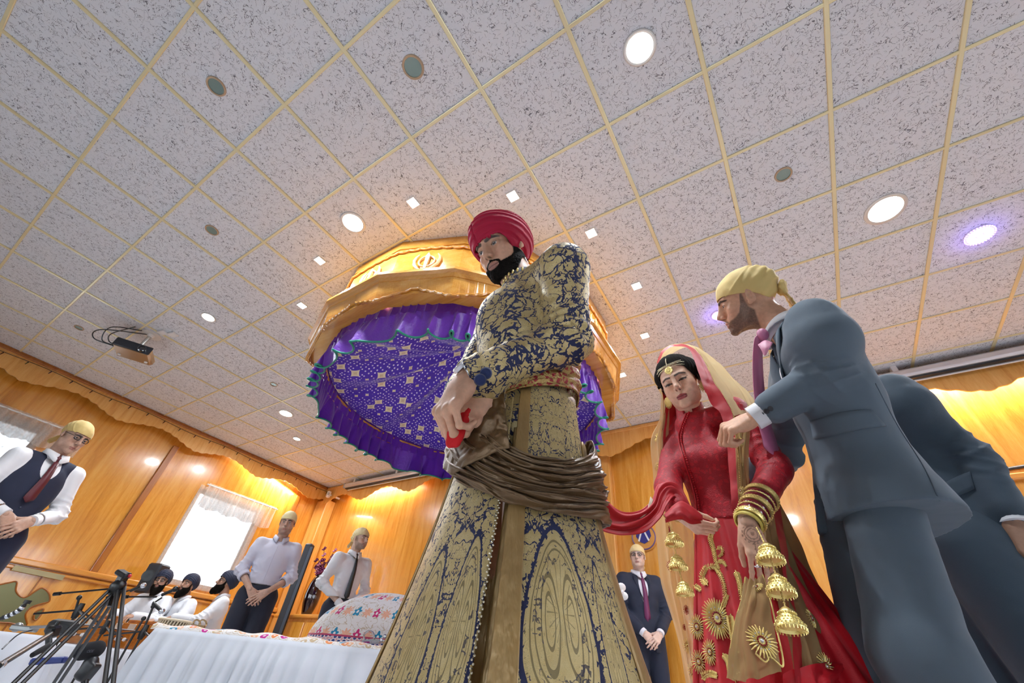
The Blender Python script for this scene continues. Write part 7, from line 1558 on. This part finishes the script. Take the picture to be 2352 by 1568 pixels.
musician(532, 1340, -6.25, WD(-.80, -.60), 'musician in profile with navy turban and short beard, rightmost seated one playing the drum', (6, 10, 0), True, 3, ext=.08, bs=.03)
# tabla
def drum(px, py, z, r, h, label, tilt=.0):
    p = onx(px, py, z); h = p[2]-SZ-.01; p = A(p[0], p[1], SZ+.005); m = MB(); d_ = empty('tabla_drum', p); tag(d_, label, 'drum', 'tabla drums'); R = rotm(0, tilt, 0)
    m.lathe(p, [(r*.85, 0), (r*1.05, h*.25), (r*1.06, h*.5), (r*.98, h*.85), (r*.93, h*.97)], 32, R); m.obj('drum_body', plain('drum_shell', '6a6048', .5) if 'drum_shell' not in bpy.data.materials else bpy.data.materials['drum_shell'], d_)
    HIDE = plain('cream_hide', 'e6dcc2', .55) if 'cream_hide' not in bpy.data.materials else bpy.data.materials['cream_hide']; m = MB()
    for k in range(16):
        a = 2*PI*k/16; pr = [(r*.87, .01), (r*1.075, h*.25), (r*1.085, h*.5), (r*1.0, h*.85), (r*.97, h)]; b = 2*PI*(k+.5)/16; m.tube([p+R@A(q*math.cos(a+(b-a)*i/4), q*math.sin(a+(b-a)*i/4), z_) for i, (q, z_) in enumerate(pr)], .008, 5); m.tube([p+R@A(q*math.cos(b+(a-b+2*PI/16)*i/4), q*math.sin(b+(a-b+2*PI/16)*i/4), z_) for i, (q, z_) in enumerate(pr)], .008, 5)
    m.tube([p+R@A(r*.98*math.cos(a), r*.98*math.sin(a), h) for a in np.linspace(0, 2*PI, 33)], .012, 8, caps=False); m.obj('laces', HIDE, d_)
    MB().lathe(p, [(0, h+.004), (r*.94, h+.004), (r*.95, h-.004)], 32, R).obj('drum_head', HIDE, d_); MB().lathe(p+R@A(0, 0, h+.006), [(0, .001), (r*.45, .001), (r*.47, 0)], 24, R).obj('black_spot', BLK, d_)
drum(404, 1424, -5.85, .15, .20, 'cream laced drum under the hands of the musician in profile', .0)
drum(372, 1438, -5.55, .10, .15, 'smaller cream laced drum left of the larger one')
# ---------------------------------------------------------------- furniture at the back left
p = ony(690, 1247, 4.35); MB; sp_ = empty('speaker_tower', (-6.86, 4.35, 0)); tag(sp_, 'tall black loudspeaker tower behind the man with rolled sleeves', 'speaker')
DK = plain('charcoal_speaker', '1c222b', .5, var=.1); MB().box((-6.9, 4.4, 1.0), (.12, .13, 1.98), rotm(.5, 0, 0), bevel=.02).obj('cabinet', DK, sp_); MB().box(A(-6.9, 4.4, 1.0)+WD(.035, -.055, 0)*1.05, (.10, .012, 1.88), rotm(.5, 0, 0)).obj('grille', plain('speaker_grille', '39434f', .6, bump=.001, bs=700), sp_, smooth=False)
p = onx(353, 1325, -7.75); o = MB().box((p[0], p[1], p[2]-.02), (.20, .20, .36), rotm(.5, 0, 0), bevel=.02).obj('monitor_speaker', DK); tag(o, 'black loudspeaker standing behind the leftmost musician', 'speaker')
MB().tube([(p[0], p[1], SZ), (p[0], p[1], p[2]-.18)], .02, 10).obj('stand_pole', BLK2, o); MB().lathe((p[0]+.06, p[1]-.095, p[2]), [(.06, 0), (.075, .008), (.055, .012), (0, .0)], 24, frame(WD(.3, -.95))).obj('woofer', plain('woofer_dark', '0e1014', .4), o)
cb = empty('side_cabinet', (-6.75, 4.75, 0)); tag(cb, 'low honey wood cabinet in the back corner carrying the vase', 'cabinet')
MB().box((-6.55, 4.85, .50), (1.55, .55, .96), bevel=.01).obj('carcass', WOODL, cb, smooth=False); MB().box((-6.55, 4.83, 1.0), (1.65, .62, .05), bevel=.015).obj('worktop', WOODX, cb)
for xx in (-6.93, -6.17): d_ = MB().box((xx, 4.565, .50), (.70, .02, .86), bevel=.006).obj('door', WOOD, cb, smooth=False); MB().sphere((xx+.28, 4.545, .55), .018, 8).obj('knob', GOLD, d_)
VASE = plain('aubergine_glaze', '1f0a12', .08, .2, coat=1.); vz = A(*ony(704, 1408, 4.72)); vz[2] = 1.027; m = MB(); m.lathe(vz, [(.055, 0), (.075, .01), (.115, .16), (.125, .28), (.105, .42), (.07, .52), (.05, .545), (.055, .56), (.045, .56), (.04, .5)], 32); o = m.obj('floor_vase', VASE); tag(o, 'tall dark aubergine glazed vase on the corner cabinet', 'vase')
fl_ = empty('flower_stems', vz+A(0, 0, .5)); tag(fl_, 'spray of dark purple orchids and leaves standing in the glazed vase', 'flowers'); rr = random.Random(4); PUF = plain('orchid_purple', '6a1a48', .6); PUL = plain('dusky_pink', 'c07a94', .6); STM = plain('brown_stem', '4a3a20', .6)
for k in range(9):
    a = rr.uniform(-1, 1)*.45; b_ = rr.uniform(-.3, .3); L_ = rr.uniform(.14, .52); tip = vz+A(0, 0, .54)+A(math.sin(a)*L_, b_*.3, math.cos(a)*L_*.85); st = MB(); st.tube(spline([vz+A(0, 0, .40), vz+A(math.sin(a)*.05, 0, .62), tip], 12), .004, 5); so = st.obj('stem', STM, fl_)
    for q_ in range(4):
        c = vz+A(0, 0, .56)+(tip-vz-A(0, 0, .56))*(.25+.25*q_)+A(rr.uniform(-.03, .03), rr.uniform(-.03, .03), rr.uniform(-.02, .02)); f_ = MB()
        for w_ in range(5): aa = 2*PI*w_/5; f_.add((lathe([(math.sin(PI*t/5), -math.cos(PI*t/5)) for t in range(6)], 6, False)[0]*A(.024, .010, .016))@rotm(aa, .5, .3).T+c+A(.02*math.cos(aa), .01*math.sin(aa), .02*math.sin(aa)), lathe([(1, 0)]*6, 6, False)[1])
        f_.obj('blossom', PUL if (k+q_) % 4 == 0 else PUF, so)
# round emblem on the back wall
p = ony(1478, 1232, YB-.03); n_ = 40; m = MB(); Rn = frame(A(0, -1, 0)); m.lathe((p[0], p[1]+.02, p[2]), [(0, -.005), (.15, -.005), (.157, 0), (.15, .012), (0, .012)], 40, Rn); o = m.obj('wall_emblem', plain('honey_medallion', 'd79a4c', .35)); tag(o, 'round wooden emblem with blue crest on the back wall beside the veil', 'wall emblem')
m = MB(); m.tube([(p[0]+.138*math.cos(a), p[1]+.004, p[2]+.138*math.sin(a)) for a in np.linspace(0, 2*PI, 41)], .006, 6, caps=False); m.obj('rim', plain('violet_line', '5b4a8a', .4), o); EB = plain('emblem_blue', '2a2a7a', .4)
m = MB(); m.prism([(-.09, -.015), (-.045, -.075), (0, -.097), (.045, -.075), (.09, -.015), (.075, .075), (0, .045), (-.075, .075)], .012, (p[0], p[1]+.006, p[2]+.02), (1, 0, 0), (0, 0, 1)); m.obj('crest', EB, o, smooth=False)
for sx in (-1, 1): MB().prism([(-.009, -.065), (.009, -.065), (.009, .065), (-.009, .065)], .01, (p[0]+sx*.036, p[1]-.004, p[2]+.01), unit(A(1, 0, sx*.4)), unit(A(-sx*.4, 0, 1))).obj('white_stripe', WHITE, o, smooth=False)
# white ruffle right of the groom: a cloth edge, built as petals on a pole
p = P_(1421, 1368, 3.6); m = MB(); rr = random.Random(9)
ps = P_(1416, 1395, 3.6); o = None
for k in range(7): a = k*.9; m.add((lathe([(math.sin(PI*t/6), -math.cos(PI*t/6)) for t in range(7)], 10, False)[0]*A(.040, .012, .030))@rotm(a, .4*k, .2).T+p+A(.035*math.cos(a), .02*math.sin(a), .06*math.sin(a*1.7)), lathe([(1, 0)]*7, 10, False)[1])
m.tube([(p[0], p[1], .01), (p[0], p[1], p[2])], .012, 8); o = m.obj('white_flower_stand', WHITE); tag(o, 'white ruffled bloom beside the groom\'s coat, left of the man in dark suit', 'decoration')
# ---------------------------------------------------------------- tripod, microphones
SLV = plain('bare_aluminium', 'c6cad0', .2, .9)
FT = 1.62
def pt(px, py, f=FT): return P_(px, py, f)
tp = empty('camera_tripod', A(pt(270, 1340)[0], pt(270, 1340)[1], 0)); tag(tp, 'black camera tripod with silver edged legs and empty head in the lower left', 'tripod')
apex = pt(272, 1345)
m = MB(); m.box(pt(283, 1318), (.050, .030, .016), rotm(.4, .2, .3), bevel=.004); m.box(pt(280, 1330), (.030, .026, .024), rotm(.4, 0, 0), bevel=.005); m.tube([pt(274, 1345), pt(280, 1330)], .010, 12); m.tube([pt(266, 1313), pt(300, 1318)], .004, 8); m.lathe(pt(276, 1338), [(.014, -.004), (.016, 0), (.014, .004)], 16); o = m.obj('tripod_head', BLK2, tp); MB().sphere(pt(298, 1322), .006, 6).obj('red_button', plain('red_knob', 'c81e28', .3), o)
MB().lathe(apex, [(.012, -.03), (.020, -.022), (.024, 0), (.018, .012), (.010, .018)], 20).obj('shoulder', BLK2, tp)
def tleg(top, ends, r):
    d = unit(A(*ends)-A(*top)); s_ = unit(np.cross(d, unit(CAMP-A(*top)))); foot_ = A(*top)+d*(A(*top)[2]/-d[2]) if d[2] < 0 else A(*ends)
    q = MB(); L = foot_-A(*top); q.tube([A(*top)+s_*r*.8, A(*top)+L*.55+s_*r*.8], r*.55, 8); q.tube([A(*top)-s_*r*.8, A(*top)+L*.55-s_*r*.8], r*.55, 8); q.tube([A(*top)+L*.50, A(*top)+L*.985], r*.6, 8); l_ = q.obj('leg', BLK2, tp)
    k = MB().tube([A(*top)+s_*r*1.15, A(*top)+L*.5+s_*r*1.15], r*.18, 6).obj('silver_edge', SLV, l_); MB().box(A(*top)+L*.54, (r*3.2, r*2.6, .035), frame(d), bevel=.006).obj('leg_lock', BLK2, l_); MB().sphere(A(*top)+L*.99, r*.9, 8).obj('foot', BLK2, l_)
tleg(pt(262, 1352), P_(45, 1565, 1.36), .010); tleg(pt(272, 1352, 1.68), P_(130, 1568, 1.95), .010); tleg(pt(278, 1350), P_(250, 1568, 1.40), .0105)
MB().tube([apex, pt(262, 1400), pt(258, 1420)], .008, 10).obj('centre_column', BLK2, tp); q = MB()
for c in (((262, 1352), (250, 1392)), ((277, 1352), (262, 1396))): q.tube([pt(*c[0]), pt(*c[1])], .006, 6)
q.obj('brace', BLK2, tp)
def micstand(base, joint, b0, b1, f, label, base_legs=True, mic=None, rr_=.008):
    B = P_(*base, f); Jt = P_(*joint, f); s_ = empty('microphone_stand', B); tag(s_, label, 'microphone stand')
    zf_ = SZ if B[0] < -5.15 else (.0 if B[2] > .5 or B[0] < -4.15 else .0); MB().tube([(B[0], B[1], min(zf_, B[2]-.01)), B, Jt], rr_, 8).obj('upright', BLK2, s_); MB().tube([P_(*b0, f), P_(*b1, f)], rr_*.75, 8).obj('boom', BLK2, s_); MB().sphere(Jt, rr_*2.0, 8).obj('clamp', BLK2, s_); MB().tube([P_(*b0, f), P_(*b0, f)+(P_(*b1, f)-P_(*b0, f))*.12], rr_*1.5, 8).obj('counterweight', BLK2, s_)
    if base_legs:
        q = MB()
        for a in (0, 2.1, 4.2): q.tube([B+A(0, 0, .05), B+A(.22*math.cos(a), .22*math.sin(a), -.0)], rr_*.8, 6)
        q.lathe(B, [(rr_*2, .0), (rr_*3, .03), (rr_*2, .09)], 12); q.obj('base', BLK2, s_)
    if mic:
        a, b = P_(*mic[0], f), P_(*mic[1], f); mm = MB().tube([a, a+(b-a)*.7], rr_*1.5, 10).obj('microphone', BLK2, s_); MB().sphere(a+(b-a)*.85, rr_*2.6, 10).obj('grille', SLV if mic[2] else BLK2, mm)
    return s_
micstand((168, 1420), (182, 1372), (124, 1364), (250, 1352), 3.4, 'black microphone boom stand left of the tripod', mic=None)
micstand((232, 1456), (268, 1372), (245, 1372), (330, 1345), 3.9, 'boom microphone stand behind the tripod pointing at the leftmost musician', mic=((300, 1356), (334, 1342), True))
micstand((320, 1468), (352, 1392), (285, 1370), (360, 1370), 3.7, 'bent microphone stand in front of the harmonium by the drum', mic=((352, 1385), (375, 1406), True))
micstand((300, 1470), (330, 1420), (352, 1385), (372, 1372), 3.75, 'small microphone with black foam pointing at the middle musician', base_legs=False, mic=((372, 1366), (408, 1350), False))
m = MB(); P = spline([P_(0, 1421, 1.9), P_(25, 1411, 1.9), P_(45, 1400, 1.9), P_(60, 1384, 1.9)], 12)
for i in range(11): m.tube([P[i], P[i+1]], .006+.003*(i % 2), 8)
m.tube([P_(60, 1386, 1.9), P_(66, 1378, 1.9)], .012, 10); B = P_(-25, 1428, 1.9); m.tube([P_(0, 1421, 1.9), B, (B[0], B[1], .46)], .006, 6); o = m.obj('gooseneck_lamp', BLK2); tag(o, 'black jointed gooseneck arm at the far left edge', 'gooseneck arm')
g_ = MB(); 
for k in range(4): a_, b2_ = P[2*k+2], P[2*k+3] if 2*k+3 < len(P) else P[-1]; g_.sphere((a_+b2_)/2, .0095, 8)
g_.obj('silver_joints', SLV, o)
# stand arm lower left and clamp
m = MB(); m.tube([P_(-5, 1530, 1.25), P_(122, 1452, 1.62)], .007, 10); m.box(P_(122, 1450, 1.62), (.030, .030, .034), rotm(.5, .3, 0), bevel=.006); m.tube([P_(112, 1462, 1.6), P_(112, 1478, 1.6)], .008, 8); m.tube([P_(126, 1440, 1.62), P_(136, 1426, 1.62)], .006, 8); o = m.obj('light_stand_arm', BLK2); tag(o, 'black stand arm with clamp slanting across the white cloth at lower left', 'stand arm')
MB().box(P_(142, 1440, 1.70), (.075, .045, .040), rotm(.9, .2, 0), bevel=.008).obj('battery_box', plain('matt_black_box', '0b0c0f', .5), o); MB().tube([P_(5, 1525, 1.27), P_(-2, 1531, 1.26)], .009, 8).obj('silver_collar', SLV, o)
MB().tube([P_(74, 1504, 1.5), P_(92, 1494, 1.52), P_(110, 1482, 1.56)], [.007, .0085, .0065], 10).obj('foam_handle', plain('foam_black', '0d0d0f', .9), o)
m = MB(); m.box(P_(56, 1443, 1.95), (.09, .03, .018), rotm(.7, 0, 0), bevel=.004); m.tube([P_(70, 1440, 1.95), P_(122, 1438, 1.70)], .005, 6); m.sphere(P_(40, 1440, 1.95), .016, 8); o = m.obj('cable_clamp', plain('dull_metal', '8a8c8a', .35, .7)); tag(o, 'small metal clamp and lead lying on the white cloth at far left', 'clamp')
m = MB(); m.tube(spline([P_(76, 1446, 1.93), P_(45, 1455, 1.9), P_(20, 1475, 1.88), P_(5, 1490, 1.86)], 16), .0025, 5); o = m.obj('thin_cable', BLK); tag(o, 'thin black cable curving over the white cloth at far left', 'cable')
o = MB().box(P_(112, 1517, 1.9), (.10, .035, .02), rotm(yawto(WD(.3, -1)), 0, .15), bevel=.004).obj('blue_book', plain('royal_blue_cover', '142a6e', .4)); tag(o, 'blue covered book lying below the white cloth behind the tripod legs', 'book')
# on-camera microphone with foam windshield
fm = 2.05; c = P_(202, 1500, fm); vm = empty('foam_microphone', c-A(0, 0, .10)); tag(vm, 'short microphone with black foam windshield on a grip at the bottom left', 'microphone')
s = SDF(.01); d_ = unit(P_(228, 1493, fm+.02)-P_(176, 1499, fm-.02)); s.cap(c-d_*.018+A(0, 0, .008), c+d_*.018+A(0, 0, .010), .029, .030); v, f = s.mesh(.003); mesh('foam_windshield', v, f, plain('open_foam', '121318', .95, bump=.002, bs=900), vm)
s = SDF(.008); s.cap(P_(212, 1520, fm), P_(196, 1545, fm), .020, .026); s.box(P_(202, 1540, fm), (.026, .022, .030), rotm(.6, 0, .3), rd=.01); v, f = s.mesh(.003); mesh('shock_mount', v, f, plain('dark_grip', '0e0f12', .45), vm)
MB().tube([P_(196, 1556, fm), P_(190, 1600, fm)], .012, 10).obj('stem', BLK2, vm)
def text3d(txt, loc, ex, ez, size, mat, name, par, depth=.0006, shear=0.):
    cu = bpy.data.curves.new(name, 'FONT'); cu.body = txt; cu.size = size; cu.extrude = depth; cu.align_x = 'CENTER'; cu.align_y = 'CENTER'; cu.shear = shear; o = bpy.data.objects.new(name, cu); COL.objects.link(o); ex = unit(ex); ey = unit(ez-ex*(ez@ex)); n = np.cross(ex, ey)
    M = Matrix([[ex[0], ey[0], n[0], loc[0]], [ex[1], ey[1], n[1], loc[1]], [ex[2], ey[2], n[2], loc[2]], [0, 0, 0, 1]]); cu.materials.append(mat)
    dg = bpy.context.evaluated_depsgraph_get(); me = bpy.data.meshes.new_from_object(o.evaluated_get(dg)); V = [M@v.co for v in me.vertices]; F = [tuple(p.vertices) for p in me.polygons]; bpy.data.objects.remove(o); return mesh(name, [tuple(v) for v in V], F, mat, par, smooth=False)
vd = unit(CAMP-c); ex = unit(P_(226, 1497, fm)-P_(190, 1500, fm)); ez = unit(np.cross(vd, ex)); ez = ez if ez[2] > 0 else -ez
text3d('RODE', c+vd*.0335+ez*.0+A(0, 0, .006), ex, ez, .0125, plain('dull_lettering', '4a4c54', .6), 'lettering', vm, shear=.25)
# ---------------------------------------------------------------- daylight, fill at the added windows, and view
w = bpy.data.worlds.new('overcast'); SC.world = w; w.use_nodes = True; bg = w.node_tree.nodes['Background']; bg.inputs[0].default_value = (.80, .90, 1, 1); bg.inputs[1].default_value = 5.0
def portal(loc, sx, sy, rot, e, col=(.80, .90, 1)):
    l = bpy.data.lights.new('daylight', 'AREA'); l.shape = 'RECTANGLE'; l.size = sx; l.size_y = sy; l.energy = e; l.color = col; o = bpy.data.objects.new('daylight', l); COL.objects.link(o); o.location = loc; o.rotation_euler = rot
for l0, l1, z0, z1 in WL: portal((XL-.25, (l0+l1)/2, (z0+z1)/2), l1-l0, z1-z0, (PI/2, 0, -PI/2), 620)
for l0, l1, z0, z1 in WR_ADDED: portal((XR+.25, (l0+l1)/2, (z0+z1)/2), l1-l0, z1-z0, (PI/2, 0, PI/2), 60)  # weak fill lamps outside the added right-wall windows
for l0, l1, z0, z1 in WFR_ADDED: portal(((l0+l1)/2, YF-.25, (z0+z1)/2), l1-l0, z1-z0, (-PI/2, 0, PI), 95)  # fill lamps for the added windows behind the viewer
SC.view_settings.view_transform = 'Standard'; SC.view_settings.look = 'None'; SC.view_settings.exposure = -0.42; SC.view_settings.gamma = 1; SC.view_settings.use_curve_mapping = False
SC.cycles.adaptive_threshold = .02; SC.cycles.max_bounces = 6; SC.cycles.diffuse_bounces = 4; SC.cycles.glossy_bounces = 3; SC.cycles.transparent_max_bounces = 10; SC.cycles.sample_clamp_indirect = 6; SC.cycles.use_denoising = True; SC.cycles.caustics_reflective = False; SC.cycles.caustics_refractive = False
